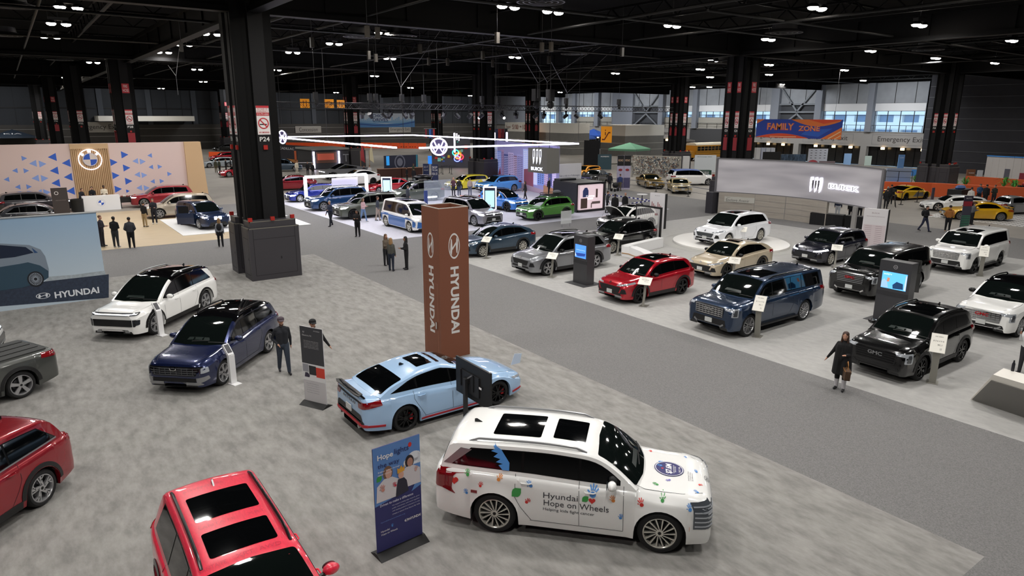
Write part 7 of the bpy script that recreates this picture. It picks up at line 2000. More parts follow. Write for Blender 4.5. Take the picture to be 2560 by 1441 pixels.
# ---- light frame, framed kiosks, glass, product case
FR = mat('white_light_frame', 'ffffff', .4, emit=5)
a_ = Vector((20.1, 57.9, 0)); e_ = Vector((29.9, 57.9, 0)); e_ = ony(905, 470, 57.9) * 1.0; e_.z = 0
t = thing('light_arch', 'large glowing white rectangular frame around the blue sedan', 'display frame', (0, 0, 0))
Hf = zat(a_, 445); e_.z = 0
q = at(767, 512); Hf = 2.35
b = B(); b.bar(q, q + ZP * Hf, .22, FR); b.build('left_post', t)
q2 = q + XP * 5.6
b = B(); b.bar(q2 + ZP * 0, q2 + ZP * Hf, .22, FR); b.build('right_post', t)
b = B(); b.bar(q + ZP * Hf, q2 + ZP * Hf, .22, FR, .2); b.build('top_bar', t)
b = B(); b.bar(q + ZP * .1, q + XP * .8 + ZP * .1, .22, FR, .2); b.build('bottom_bar', t)
pl = face_s(q.x + 2.5, q.y + .3, 0); sg = slab('info_wall', 'pale lilac info wall with small writing inside the light frame', 'display wall', pl, 2.4, 2.1, .1, flat('c2bfd6'))
G(sg, 'lettering', join2d(T('2026 Volkswagen Experience Stories', 1.9, .09, 1.2, 1.4), T('A lineup for every drive', 1.2, .06, 1.2, 1.2)), pl, flat('5d5f80'))
def frame_kiosk(pa, label, w, h, ang):
 p = Vector((*pa, 0)); U = Vector((math.cos(R(ang)), math.sin(R(ang)), 0)); pl = (p, U, ZP)
 t = thing('info_kiosk', label, 'kiosk', (0, 0, 0))
 b = B(); b.prism(rect(0, 0, w, h)[0], pl, 0, flat('23263c'), -.3); b.build('case', t)
 b = B()
 for r_ in ((0, 0, .08, h), (w - .08, 0, w, h), (0, h - .08, w, h)): b.prism(rect(*r_)[0], pl, .03, FR)
 b.build('light_frame', t)
 b = B(); b.prism(rect(.16, h * .35, w - .16, h - .3)[0], pl, .01, mat('pale_cyan_screen', '9fd8f0', .3, emit=1.2)); b.build('screen', t)
frame_kiosk(at(955, 497)[:2], 'small kiosk with white light frame before the bright red electric sedan', .95, 2.0, -35)
q = at(1208, 545); frame_kiosk((q.x, q.y), 'kiosk with white light frame and cyan screen left of the azure SUV', 1.0, 2.35, -35)
GLP = mat('clear_glass_panel', 'bcc6d0', .05, alpha=.28)
q = at(1062, 518); b = B(); b.box(q.x, q.y, 0, q.x + 2.6, q.y + .04, 2.2, GLP); o = b.build('glass_panel'); tag(o, 'clear glass panel standing in front of the grey-green SUV', 'glass panel')
b = B(); b.box(q.x + .2, q.y - .02, .75, q.x + 1.2, q.y, .85, FR); b.build('light_strip', o)
q = at(1062, 523); b = B(); b.box(q.x, q.y, 0, q.x + .3, q.y + .1, 1.5, flat('2c3f7a')); o = b.build('info_post'); tag(o, 'narrow dark blue info post left of the clear glass panel', 'sign')
# product case
CB = flat('17181c', .4)
q = (36.05, 40.9); b = B(); b.box(36.0, 41.0, 0, 36.1, 44.0, 2.3, CB); b.box(36.1, 40.9, 2.2, 39.0, 44.0, 2.35, CB); b.box(36.1, 40.9, 0, 39.0, 44.0, .18, CB); b.box(36.1, 43.0, 0.1, 39.0, 44.0, 2.3, CB); b.box(38.9, 40.9, 0, 39.0, 44, 2.3, CB)
pc = tag(b.build('product_case'), 'dark display case with a bright pink-white picture panel', 'display case')
pl = face_s(36.3, 41.3, .2); b = B(); b.prism(rect(0, 0, 2.5, 1.95)[0], pl, .3, mat('pink_backlit', 'd9c2c8', .5, emit=.7)); b.build('back_panel', pc)
pl = face_s(36.3, 40.98, .2)
G(pc, 'printed_picture', join2d(poly([(.3, 1.0), (.3, 1.5), (.5, 1.75), (.75, 1.75), (.9, 1.5), (.9, 1.0)])), pl, flat('3b4a80')); G(pc, 'printed_picture', join2d(rect(.1, .1, .8, .9), rect(1.7, .9, 1.9, 1.6)), pl, flat('5a4640')); G(pc, 'printed_picture', join2d(rect(1.3, .4, 2.2, .6), rect(1.2, .1, 1.3, .5)), pl, flat('7a6a66'))
G(pc, 'lettering', join2d(T('Coming', .9, .18, 1.1, 1.05), T('soon', .6, .14, 1.1, .85)), pl, mat('glow_white', 'ffffff', .5, emit=1.2), .01)
b = B(); b.box(36.1, 43.2, 2.35, 37.8, 44.0, 2.5, CB); b.build('roof_step', pc)
# ---- city street picture wall
PA, PB = at(1206, 450), at(1390, 494)
pl, w = between((PA.x, PA.y, 0), (PB.x, PB.y, 0));
H1 = zat(PB, 366)
CW = slab('picture_wall', 'tall violet-blue picture wall of a city street between high buildings', 'display wall', pl, w, H1, .3, mat('street_base', '8a86b8', .6, emit=.35))
random.seed(21); x = .2
cols = ['8f8cc0', 'a7b4e0', '5c63a0', 'c2c8ee', '6f86c8', '9a7fa8', '4a4f86', 'b0a2cc', '7a5f80']
i = 0
while x < w - .3:
 ww = random.uniform(.8, 1.7) * w / 20; hh = H1 * random.uniform(.7, .99); c_ = cols[i % 9]; base = H1 * (.12 + .12 * abs(x / w - .55) * 2)
 if x + ww > w: ww = w - x - .05
 hh = min(hh, H1 * (.99 if abs(x / w - .52) > .08 else .75))
 G(CW, 'printed_building', rect(x, base, x + ww, hh), pl, mat('street_' + c_, c_, .6, emit=.4), .004)
 dk = mat('street_windows', '4a4c80', .6); lt = mat('street_lit', 'd9d8ff', .6, emit=.3)
 wv = [rect(x + ww * (.15 + .28 * k_), z, x + ww * (.30 + .28 * k_), z + H1 * .018) for k_ in range(3) for z in [base + .2 + j * H1 * .04 for j in range(int((hh - base) / (H1 * .04)) - 1)]]
 if wv: G(CW, 'printed_windows', join2d(*wv), pl, dk if i % 2 else lt, .008)
 x += ww * .96; i += 1
G(CW, 'printed_facade', poly([(0, .1), (w * .10, .1), (w * .10, H1 * .98), (0, H1 * .98)]), pl, flat('6b4660'), .006)
G(CW, 'printed_red_building', poly([(w * .62, .4), (w * .74, .3), (w * .74, H1 * .5), (w * .62, H1 * .45)]), pl, flat('a05a72'), .012)
G(CW, 'printed_red_building', poly([(w * .24, .5), (w * .31, .5), (w * .29, H1 * .42)]), pl, flat('b04a62'), .012)
G(CW, 'printed_doorway', poly([(w * .86, .1), (w * .98, .1), (w * .98, H1 * .16), (w * .86, H1 * .2)]), pl, flat('b98a6a'), .014)
G(CW, 'printed_street', poly([(w * .2, 0.02), (w, 0.02), (w, H1 * .06), (w * .5, H1 * .16), (w * .3, H1 * .12)]), pl, flat('b9a2b8'), .013)
t2 = thing('pole_sign', 'round white letter sign on a tall thin pole before the street picture', 'sign', (*at(1217, 456)[:2], 0))
hh = zat(at(1217, 456), 384)
b = B(); b.cyl((0, 0, 0), (0, 0, hh - .5), .05, WHITE, n=8); b.build('pole', t2)
b = B(); b.flatmesh(vw(.75), (Vector((0, 0, hh)), Vector((.8, -.6, 0)), ZP), 0, mat('pale_emblem', 'e8e8ff', .5, emit=1)); b.build('emblem', t2)
# ride wall
PB2 = at(1392, 478); pl, w = between(ony(1392, 480, 52) * 1 , ony(1452, 480, 52)); pl = (Vector((pl[0].x, 52, 0)), XP, ZP)
w = (ony(1452, 470, 52) - ony(1392, 470, 52)).x; h = ony(1392, 411, 52).z
rw = slab('info_wall', 'white wall with a line of words above two small printed cars', 'display wall', pl, w, h, .2, flat('c9c9cb'))
G(rw, 'lettering', T('Take a ride in a Volkswagen', w * .86, h * .08, w * .5, h * .6), pl, flat('3b3f5c'))
for k_, c_ in ((.3, 'e4e4e6'), (.72, 'a8263a')):
 G(rw, 'printed_car', poly([(w * (k_ - .17), h * .12), (w * (k_ + .17), h * .12), (w * (k_ + .17), h * .26), (w * (k_ + .1), h * .38), (w * (k_ - .02), h * .38), (w * (k_ - .1), h * .28), (w * (k_ - .17), h * .24)]), pl, flat(c_), .006)
 G(rw, 'printed_window', poly([(w * (k_ - .07), h * .28), (w * (k_ + .12), h * .28), (w * (k_ + .08), h * .36), (w * (k_ - .01), h * .36)]), pl, BLACK, .01)
G(rw, 'printed_line', rect(w * .1, h * .52, w * .9, h * .53), pl, flat('88888c'))
# high white table, striped barrier
q = at(1604, 519); b = B(); b.cyl((0, 0, 0), (0, 0, .03), .32, BLACK, n=20); b.cyl((0, 0, 0), (0, 0, 1.08), .04, BLACK, n=10); b.cyl((0, 0, 1.08), (0, 0, 1.12), .45, WHITE, n=28)
o = b.build('high_table', loc=(q.x, q.y, .004)); tag(o, 'round white high table on a black post', 'table')
for i, (a, e) in enumerate((((1497, 484), (1630, 502)), ((1573, 510), (1625, 502)))):
 pa, pe = at(*a, .95), at(*e, .95); b = B(); n = 26 if i == 0 else 10
 for k_ in range(n): b.bar(pa.lerp(pe, k_ / n), pa.lerp(pe, (k_ + 1) / n), .01, flat('2c2f7a') if k_ % 2 else WH2, .10)
 for q in (pa, pe): b.cyl((q.x, q.y, 0), q, .03, DARK, n=8); b.cyl((q.x, q.y, 0), (q.x, q.y, .03), .16, DARK, n=12)
 o = b.build('striped_barrier'); tag(o, 'blue and white striped barrier tape on posts, %s' % ('long run right of the product case', 'short run at the high white table')[i], 'barrier')
# ---------------------------------------------------------------- foreground banners, monitor, white counter
def banner(name, label, pa, pb, h, m, base_m=BLACK):
 pl, w = between(pa, pb); pl = (pl[0] + ZP * .05, pl[1], pl[2])
 t = slab(name, label, 'banner', pl, w, h, .02, m)
 b = B(); b.prism([(-.02, .012), (.20, .012), (.03, .09), (-.03, .09), (-.20, .012)], (Vector((pa[0], pa[1], 0)) - pl[1] * .03, ZP.cross(pl[1]), ZP), w + .06, base_m)
 b.build('base', t)
 return t, pl, w
NVB = flat('33346b')
A_, E_ = (4.22, 9.80), (5.14, 9.86)
t, pl, w = banner('pull_up_banner', 'blue Hope lights the way banner with printed people, dark base', A_, E_, 2.02, NVB)
h = 2.02
G(t, 'printed_sky', poly([(0, .93), (.3, .98), (.55, 1.05), (.7, 1.18), (w, 1.26), (w, h), (0, h)]), pl, flat('5f8bc9'), .002)
G(t, 'printed_cloud', join2d(poly(circ(w - .12, h - .38, .13, .10, 16)), poly(circ(w - .03, h - .42, .03, .12, 12)), poly(circ(w - .25, h - .46, .09, .08, 14)), rect(w - .3, h - .53, w, h - .42)), pl, flat('e9edf2'), .004)
G(t, 'printed_blue_hand', poly([(.72, .98), (w, 1.05), (w, 1.25), (.85, 1.2)]), pl, flat('5f8bc9'), .006)
COATW = flat('d8d3d6')
def printed(x, y, s, coat, face, hair, hh=0.0):
 G(t, 'printed_figure', poly([(x - .31 * s, y), (x + .29 * s, y), (x + .28 * s, y + .40 * s), (x + .10 * s, y + .52 * s), (x - .10 * s, y + .52 * s), (x - .28 * s, y + .38 * s)]), pl, flat(coat), .008)
 G(t, 'printed_hair', poly(circ(x, y + .64 * s, .12 * s, .17 * s, 16)), pl, flat(hair), .007)
 G(t, 'printed_face', poly(circ(x + .01, y + .62 * s, .08 * s, .115 * s, 16)), pl, flat(face), .010)
printed(.70, 1.10, .74, 'd8d3d6', 'b98a76', '2a2024'); printed(.27, 1.0, .78, 'dcd8da', 'd8a894', '7a5a44')
G(t, 'printed_dress', poly([(.40, .98), (.66, 1.03), (.63, 1.24), (.58, 1.31), (.46, 1.31), (.43, 1.2)]), pl, flat('2e2c3c'), .012)
G(t, 'printed_face', poly(circ(.52, 1.38, .055, .07, 16)), pl, flat('dba993'), .014)
G(t, 'printed_crown', poly([(.45, 1.42), (.59, 1.44), (.60, 1.55), (.56, 1.50), (.53, 1.56), (.49, 1.50), (.45, 1.53)]), pl, flat('e2a63c'), .015)
G(t, 'printed_hand', shift(hand(.11, R(8)), .16, 1.22), pl, flat('cf8f80'), .016); G(t, 'printed_hand', shift(hand(.08, R(20)), .40, 1.22), pl, flat('c2344a'), .016); G(t, 'printed_hand', shift(hand(.08, R(-15)), .82, 1.38), pl, flat('d3a79a'), .016); G(t, 'printed_leaf', shift(leaf(.05), .10, 1.44), pl, GR, .006); G(t, 'printed_heart', poly(circ(.72, h - .13, .035, .045, 12)), pl, RD, .006)
G(t, 'lettering', join2d(T('Hope', .30, .13, .23, h - .20, bold=.02)), pl, WH2, .012); G(t, 'lettering', join2d(T('lights', .28, .13, .55, h - .18), T('the way', .42, .11, .29, h - .36)), pl, flat('2b2f66'), .012)
G(t, 'lettering', join2d(T('Brighter futures through', .42, .035, .29, h - .46), T('cancer research', .27, .035, .21, h - .51)), pl, WH2, .012)
G(t, 'lettering', join2d(T('Driven to make a difference', .66, .05, .42, .93, bold=.02), *[T(q, .56, .03, .60, .85 - .055 * i) for i, q in enumerate(('We support cutting edge research, grow', 'public awareness, and work together', 'with leading pediatric institutions to help', 'create a cancer-free future for kids'))]), pl, flat('c9c9dc'), .012)
G(t, 'lettering', T('hyundaihopeonwheels.org', .48, .03, .33, .60), pl, flat('6f8fd0'), .012)
G(t, 'lettering', join2d(T('Hyundai', .17, .045, .17, .42), T('Hope on Wheels', .32, .045, .25, .36)), pl, WH2, .012); G(t, 'printed_hand', shift(hand(.05, 0), .31, .46), pl, BL, .012)
G(t, 'lettering', T('HYUNDAI', .24, .05, .77, .46, bold=.02), pl, WH2, .012); G(t, 'emblem', shift(hy_logo(.045, .028), .60, .46), pl, WH2, .012)
# dark and white banner
t, pl, w = banner('pull_up_banner', 'tall dark and pale grey banner standing in front of the man in black cap', (5.50, 17.05), (5.85, 16.38), 2.12, flat('c9c7c8'))
h = 2.12
G(t, 'dark_field', rect(0, h * .52, w, h), pl, flat('3d3e42'), .002); G(t, 'white_field', rect(0, h * .30, w, h * .52), pl, flat('e2e2e2'), .003)
G(t, 'red_field', rect(w * .62, h * .36, w, h * .49), pl, flat('d2402f'), .005); G(t, 'black_field', rect(w * .30, h * .38, w * .62, h * .50), pl, flat('2c2d30'), .005); G(t, 'grey_field', rect(w * .02, h * .41, w * .28, h * .51), pl, flat('9b9ba2'), .005)
G(t, 'printed_car', poly([(w * .08, h * .34), (w * .3, h * .34), (w * .32, h * .37), (w * .24, h * .40), (w * .12, h * .40)]), pl, flat('3a3348'), .006)
G(t, 'lettering', join2d(T('N', .07, .05, w * .16, h * .93, shear=.4), T('Elantra N', .3, .04, w * .3, h * .89), T('HYUNDAI', .2, .03, w * .75, h * .96), *[T(q, .5, .022, w * .47, h * (.82 - .018 * i)) for i, q in enumerate(('The track-bred sedan that turns', 'every drive into a moment with', 'turbocharged power, launch control', 'and adaptive suspension tuned for', 'corners and the road to work', 'built for people who like to drive'))]), pl, flat('c9c9cb'), .006)
G(t, 'lettering', join2d(*[T(q, .42, .022, w * .42, h * (.26 - .03 * i)) for i, q in enumerate(('Standard features', '2.0L turbo engine', '8-speed dual clutch', 'N Grin Control', 'Variable exhaust'))]), pl, flat('8a8a90'), .006)
# monitor seen from behind
X_ = 7.76
q1, q2 = onx(1137, 890, X_), onx(1223, 937, X_); q3 = onx(1223, 1028, X_); q4 = onx(1137, 976, X_)
t = thing('monitor_stand', 'flat monitor on a black post seen from behind, next to the light blue sedan', 'monitor', (X_, 12.5, 0))
zc = (q1.z + q4.z) / 2; hm = q1.z - q4.z; y0, y1 = q2.y - 12.5, q1.y - 12.5
b = B(); b.cbox((.05, (y0 + y1) / 2, zc), (.05, y1 - y0, hm), PLASTIC); b.cbox((.015, (y0 + y1) / 2 + .1, zc - .05), (.04, (y1 - y0) * .55, hm * .55), mat('monitor_back', '202124', .5)); b.build('screen_housing', t, bevel=.006)
b = B(); b.cbox((.08, (y0 + y1) / 2, zc), (.006, y1 - y0 - .03, hm - .03), mat('dark_display', '0a0c10', .1)); b.build('screen', t)
yp = onx(1168, 940, X_).y - 12.5
b = B(); b.box(-.09, yp - .05, .02, -.02, yp + .05, zc + .05, DARK); b.build('post', t)
b = B(); b.box(-.3, yp - .35, .012, .3, yp + .35, .03, DARK); b.build('base_plate', t)
b = B(); b.box(-.03, yp - .1, zc - .06, .02, yp + .1, zc + .06, BLACK); b.bar((-.01, yp - .22, zc + .18), (-.01, yp + .02, zc + .02), .03, GREY); b.bar((-.01, yp - .26, zc + .2), (-.01, yp - .26, zc - .2), .04, flat('1b1c1f')); b.bar((-.01, yp + .26, zc + .2), (-.01, yp + .26, zc - .2), .04, flat('1b1c1f')); b.build('bracket', t)
b = B(); b.cbox((-.008, y0 + .35, zc - .02), (.004, .10, .05), WH2); b.build('rating_label', t)
# blue-white sheet held by the tower on the bonnet
b = B(); q = at(1150, 900, 1.2); b.prism([(0, 0), (.30, .0), (.36, .26), (.12, .30)], (Vector((10.25, 14.2, .92)), XP, ZP), .012, flat('c3d2e6')); o = b.build('info_card'); tag(o, 'pale card standing on the light blue bonnet before the brown tower', 'sign')
# white counter at the right edge
t = thing('info_counter', 'white sloping counter with a grey front panel at the right edge', 'counter', (0, 0, 0))
a0, a1 = at(2426, 1000), at(2575, 1050)
tp = [at(2483, 937, 1.05), at(2509, 921, 1.05)]
d = (a1 - a0).normalized(); L_ = 3.4
b = B(); v = []
bk = (tp[1] - tp[0]);
F0, F1 = Vector((a0.x, a0.y, .012)), Vector((a0.x, a0.y, .012)) + d * L_
T0 = Vector((tp[0].x, tp[0].y, 1.05)); T1 = T0 + d * (L_ - 1); K0 = Vector((tp[1].x, tp[1].y, 1.05)); K1 = K0 + d * (L_ - 1)
Bk0 = F0 + (K0 - T0) * 1.2; Bk0.z = .012; Bk1 = F1 + (K0 - T0) * 1.2; Bk1.z = .012
P8 = [b.bm.verts.new(q) for q in (F0, F1, T1, T0, Bk0, Bk1, K1, K0)]
WC = mat('counter_white', 'e3dfd6', .4)
for f in ((0, 1, 2, 3), (3, 2, 6, 7), (0, 3, 7, 4), (4, 7, 6, 5), (1, 5, 6, 2), (0, 4, 5, 1)): b.face([P8[i] for i in f], WC)
b.build('body', t)
b = B(); n = (F1 - F0).cross(T0 - F0).normalized(); n = n if n.y < 0 or n.x < 0 else -n
q = [F0.lerp(T0, .04) + d * .03, F1.lerp(T1, .04), F1.lerp(T1, .82), F0.lerp(T0, .82) + d * .06]
v = [b.bm.verts.new(p + n * .03) for p in q] + [b.bm.verts.new(p - n * .01) for p in q]
for f in ((0, 1, 2, 3), (0, 4, 5, 1), (1, 5, 6, 2), (2, 6, 7, 3), (3, 7, 4, 0)): b.face([v[i] for i in f], mat('counter_grey', '6c6a66', .4))
b.build('front_panel', t)
p = at(2531, 928, 1.05); b = B(); b.lathe([(.001, 0), (.037, 0), (.037, .20), (.022, .235), (.022, .255), (.001, .255)], flat('1f1e26', .35), n=16); b.cyl((0, 0, .25), (0, 0, .29), .018, BLACK, n=10); b.cyl((-.02, 0, .29), (.02, 0, .29), .008, BLACK, n=6)
o = b.build('water_bottle', loc=(p.x, p.y, 1.051)); tag(o, 'black water bottle on the white sloping counter', 'bottle')
# ---------------------------------------------------------------- hanging banners and orange signs
def hung(b, pts, ztop):
 for p in pts: b.cyl((p.x, p.y, p.z), (p.x, p.y, ztop), .012, DARK, n=4, cap=False)
Xf = 75.0
q = onx(1893, 298, Xf); q2 = onx(2108, 299, Xf); zb_ = onx(2100, 349, Xf).z
pl = face_w(Xf, q.y, 0); w = q.y - q2.y; z1_ = q.z
t = slab('hanging_banner', 'orange and blue hanging banner reading FAMILY ZONE', 'banner', pl, w, z1_, .03, flat('2747a8'), pts=rect(0, zb_, w, z1_)[0])
zz = lambda v: zb_ + (z1_ - zb_) * v
OR1, OR2 = flat('f0803a'), flat('e8542c')
G(t, 'orange_swoosh', poly([(w * .42, z1_)] + [(w * (.42 + .55 * i / 10), zz(1 - .36 * math.sin(PI * i / 10 * .9))) for i in range(11)] + [(w * .99, z1_)]), pl, OR1, .004)
G(t, 'orange_swoosh', poly([(w * .62, z1_), (w * .80, zz(.78)), (w * .98, zz(.96)), (w * .98, z1_)]), pl, OR2, .008)
G(t, 'orange_swoosh', poly([(0, zb_)] + [(w * (.02 + .6 * i / 10), zz(.04 + .20 * math.sin(PI * i / 10))) for i in range(11)] + [(w * .64, zb_)]), pl, OR2, .004)
G(t, 'orange_swoosh', poly([(w * .78, zb_), (w, zz(.62)), (w, zb_)]), pl, OR1, .006); G(t, 'pale_streaks', join2d(stroke([(w * .86, zb_ + .02), (w * .99, zz(.40))], .1), stroke([(w * .93, zb_ + .02), (w * .995, zz(.2))], .08), stroke([(w * .18, zz(.06)), (w * .5, zz(.07))], .06)), pl, flat('f6d9a8'), .009)
G(t, 'corner_tint', poly([(0, zz(.75)), (w * .10, z1_), (0, z1_)]), pl, OR1, .005); G(t, 'blue_facets', poly([(w * .55, zz(.2)), (w * .62, zz(.45)), (w * .9, zz(.55)), (w * .75, zz(.1))]), pl, flat('2f63c8'), .003)
G(t, 'lettering_shadow', join2d(T('FAMILY', w * .335, (z1_ - zb_) * .40, w * .30, zz(.60), bold=.06), T('ZONE', w * .25, (z1_ - zb_) * .30, w * .64, zz(.52), bold=.06)), pl, flat('9c2f86'), .011)
G(t, 'lettering', join2d(T('FAMILY', w * .32, (z1_ - zb_) * .36, w * .30, zz(.61), bold=.02), T('ZONE', w * .24, (z1_ - zb_) * .26, w * .64, zz(.53), bold=.02)), pl, flat('f39a4e'), .014)
b = B(); hung(b, [Vector((Xf, q.y - 1, z1_)), Vector((Xf, q2.y + 1, z1_))], 15.4); b.build('cable', t)
Yc = 100.0
q = ony(890, 283, Yc); q2 = ony(1036, 284, Yc); zb_ = ony(1036, 318, Yc).z; pl = face_s(q.x, Yc, 0); w = q2.x - q.x; z1_ = q.z
t = slab('hanging_banner', 'pale blue hanging banner reading CHICAGO DRIVES over a skyline', 'banner', pl, w, z1_, .03, flat('cfdbe8'), pts=rect(0, zb_, w, z1_)[0])
G(t, 'skyline', join2d(rect(0, zb_ + .6, w, zb_ + 1.0), *[rect(w * (.02 + .03 * i), zb_ + 1.0, w * (.04 + .03 * i), zb_ + 1.15 + .45 * ((i * 5) % 4) / 3) for i in range(33) if abs(w * (.02 + .03 * i) - w * .42) > w * .15]), pl, flat('8fbbe0'), .004)
G(t, 'blue_waves', join2d(poly([(0, zb_), (w, zb_), (w, zb_ + 1.0), (w * .8, zb_ + .7), (w * .5, zb_ + .5), (w * .2, zb_ + .65), (0, zb_ + .8)])), pl, flat('5b8fc8'), .006); G(t, 'blue_waves', stroke([(0, zb_ + .55), (w * .3, zb_ + .3), (w * .7, zb_ + .35), (w, zb_ + .8)], .12), pl, flat('2b4f9a'), .008)
G(t, 'lettering', join2d(T('CHICAGO', w * .32, .48, w * .43, z1_ - .38, bold=.02), T('DRIVES', w * .26, .48, w * .40, z1_ - .98, bold=.02), rect(w * .28, z1_ - 1.33, w * .54, z1_ - 1.29)), pl, flat('24467c'), .012)
b = B(); hung(b, [Vector((q.x + 1, Yc, z1_)), Vector((q2.x - 1, Yc, z1_))], 15.4); b.build('cable', t)
ORG = mat('orange_sign', 'f09a22', .5, emit=.25); DKO = flat('7a2f18')
def osign(label, x0, x1, ytop, ybot, plane, val, glyph):
 f = ony if plane == 'y' else onx
 a, e, c_ = f(x0, ytop, val), f(x1, ytop, val), f(x0, ybot, val)
 pl, w = between((a.x, a.y, 0), (e.x, e.y, 0)); z0_, z1_ = c_.z, a.z
 t = slab('direction_sign', label, 'sign', pl, w, z1_, .06, ORG, pts=rect(0, z0_, w, z1_)[0]); h_ = z1_ - z0_
 G(t, 'pictogram', [( w * .5 + x * w, (z0_ + z1_) / 2 + y * h_) for x, y in glyph[0]] and ([(w * .5 + x * w, (z0_ + z1_) / 2 + y * h_) for x, y in glyph[0]], glyph[1]), pl, DKO, .01)
 b = B(); hung(b, [Vector((a.x, a.y, z1_)), Vector((e.x, e.y, z1_))], 15.4); b.build('cable', t)
fork = join2d(stroke([(-.15, -.35), (-.15, .3)], .07), stroke([(.14, -.35), (.14, .32)], .09), stroke([(-.24, .3), (-.24, .05), (-.06, .05), (-.06, .3)], .04))
drink = join2d(stroke([(-.25, -.3), (-.25, .2), (.1, .25)], .08), poly(circ(.22, .1, .1, .1, 10)), stroke([(.1, -.1), (.25, -.2)], .06))
lift = join2d(stroke([(-.2, -.35), (.2, -.35), (.2, .05), (-.2, .05), (-.2, -.35)], .05), rect(-.12, -.3, .12, -.0), stroke([(-.12, .15), (-.12, .35)], .06), stroke([(.12, .12), (.12, .35)], .06))
esc = join2d(stroke([(-.38, -.32), (-.15, -.32), (.22, .12), (.38, .12)], .09), stroke([(-.08, -.05), (-.08, .15)], .08), poly(circ(-.08, .26, .05, .04, 8)))
osign('orange sign with fork and knife hanging left of the black column P24', 750, 773, 247, 270, 'y', 90, fork) if False else osign('orange sign with fork and knife hanging over the lighting truss', 750, 773, 247, 270, 'y', 90, fork)
osign('orange sign with drinking fountain hanging over the lighting truss', 811, 834, 248, 270, 'y', 90, drink)
osign('pale orange sign beside the drinking fountain sign', 842, 861, 250, 270, 'y', 92, fork)
osign('orange lift sign on the room block marked S100 to 106', 1317, 1338, 311, 346, 'x', 88, lift)
osign('orange escalator sign in front of the grey and white stair block', 1503, 1530, 316, 356, 'x', 90, esc)
# ---- two free-standing room blocks
GBL = mat('grey_block', '74736f', .8, noise=(1, .93, 1.06, (1, 1, 1), 4)); CRM = mat('cream_band', 'd2cfc6', .8)
def block(label, X0, Y0, Y1, D, z1_, zband, name='room_block'):
 b = B(); b.box(X0, Y0, 0, X0 + D, Y1, zband, GBL); b.box(X0 - .02, Y0 - .02, zband, X0 + D, Y1, z1_, CRM)
 for z in (zband * .3, zband * .62): b.box(X0 - .03, Y0 - .03, z, X0 + D, Y1, z + .08, PALE)
 return tag(b.build(name), label, 'building block')
qa, qb = onx(1263, 307, 90), onx(1436, 309, 90); zb_ = onx(1350, 331, 90).z
o = block('grey and cream room block marked Rooms S100 to 106', 90, qb.y, qa.y, 4, qb.z, zb_)
q = onx(1310, 318, 90); G(o, 'lettering', join2d(T('Rooms', 1.6, .5, -3.2, 0), T('S100', 2.2, 1.0, -.6, 0), T('to', .6, .4, 1.3, .1), T('106', 1.5, 1.0, 2.8, 0)), face_w(89.96, onx(1293, 318, 90).y, q.z), DKO, .03)
qa, qb = onx(1503, 312, 96), onx(1564, 313, 96); zb_ = onx(1550, 340, 96).z
block('grey and white stair block behind the orange escalator sign', 96, qb.y, qa.y, (ony(1661, 312, qb.y).x - 96), qb.z, zb_, 'stair_block')
# ---------------------------------------------------------------- far displays
def upright(name, label, cat, x0, x1, ytop, ybot, m, th=.1, lean=None, txt=None, tm=None, group=None, off=0):
 """upright panel whose foot shows at (x0..x1, ybot)"""
 a, e = at(x0, ybot), at(x1, ybot + off); pl, w = between(a, e); h_ = zat(a, ytop)
 t = slab(name, label, cat, pl, w, h_, th, m, group)
 if txt:
  for s, fx, fy, fw, fh in txt: G(t, 'lettering', T(s, w * fw, h_ * fh, w * fx, h_ * fy), pl, tm or WH2, .02)
 return t, pl, w, h_
t, pl, w, h_ = upright('display_wall', 'dark wall with printed orange and blue city lights', 'display wall', 690, 793, 361, 404, flat('1c1b22'), .3, off=9, txt=[('CADILLAC', .30, .80, .36, .13)], tm=flat('c9c9cb'))
for i, (x, c_) in enumerate(((.48, 'b4562e'), (.56, '3f6fa0'), (.66, 'b4562e'), (.75, '8a3420'))): G(t, 'printed_tower', rect(w * x, h_ * .12, w * (x + .05), h_ * (.7 + .08 * (i % 2))), pl, flat(c_), .02)
G(t, 'printed_glow', poly([(0, h_ * .05), (w * .9, h_ * .02), (w * .9, h_ * .16), (w * .3, h_ * .22)]), pl, flat('a06a34'), .02)
# long orange barrier rows: single water-filled barriers
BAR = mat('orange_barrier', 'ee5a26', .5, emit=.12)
bp = None
def barrier_row(a, e, n, where):
 global bp
 n = int((e - a).length / 2.02)
 for i in range(n):
  p = a.lerp(e, (i + .5) / n); L_ = (e - a).length / n; an = math.atan2(e.y - a.y, e.x - a.x)
  lb = 'orange water-filled barrier in the row ' + where
  if bp is None:
   bp = thing('traffic_barrier', lb, 'barrier', p, an, 'orange barriers ' + where)
   b = B(); b.prism([(-.3, 0), (.3, 0), (.2, .5), (.14, 1.25), (-.14, 1.25), (-.2, .5)], (Vector((-1, 0, 0)), YP, ZP), 1.96, BAR); b.build('shell', bp)
   for k_ in range(3): b = B(); b.box(-.8 + k_ * .6, -.32, .3, -.5 + k_ * .6, .32, .5, flat('b4401a')); b.build('slot', bp)
  else: copy_thing(bp, p, an, lb, 'orange barriers ' + where)
barrier_row(at(892, 370), at(1066, 372), 16, 'behind the light ring')
barrier_row(at(716, 370), at(880, 372), 14, 'left of the black column K32 behind the ring')
barrier_row(at(372, 368), at(586, 368), 18, 'above the pale wall with triangles')
barrier_row(at(523, 398), at(582, 399), 5, 'under the raised black and white car')
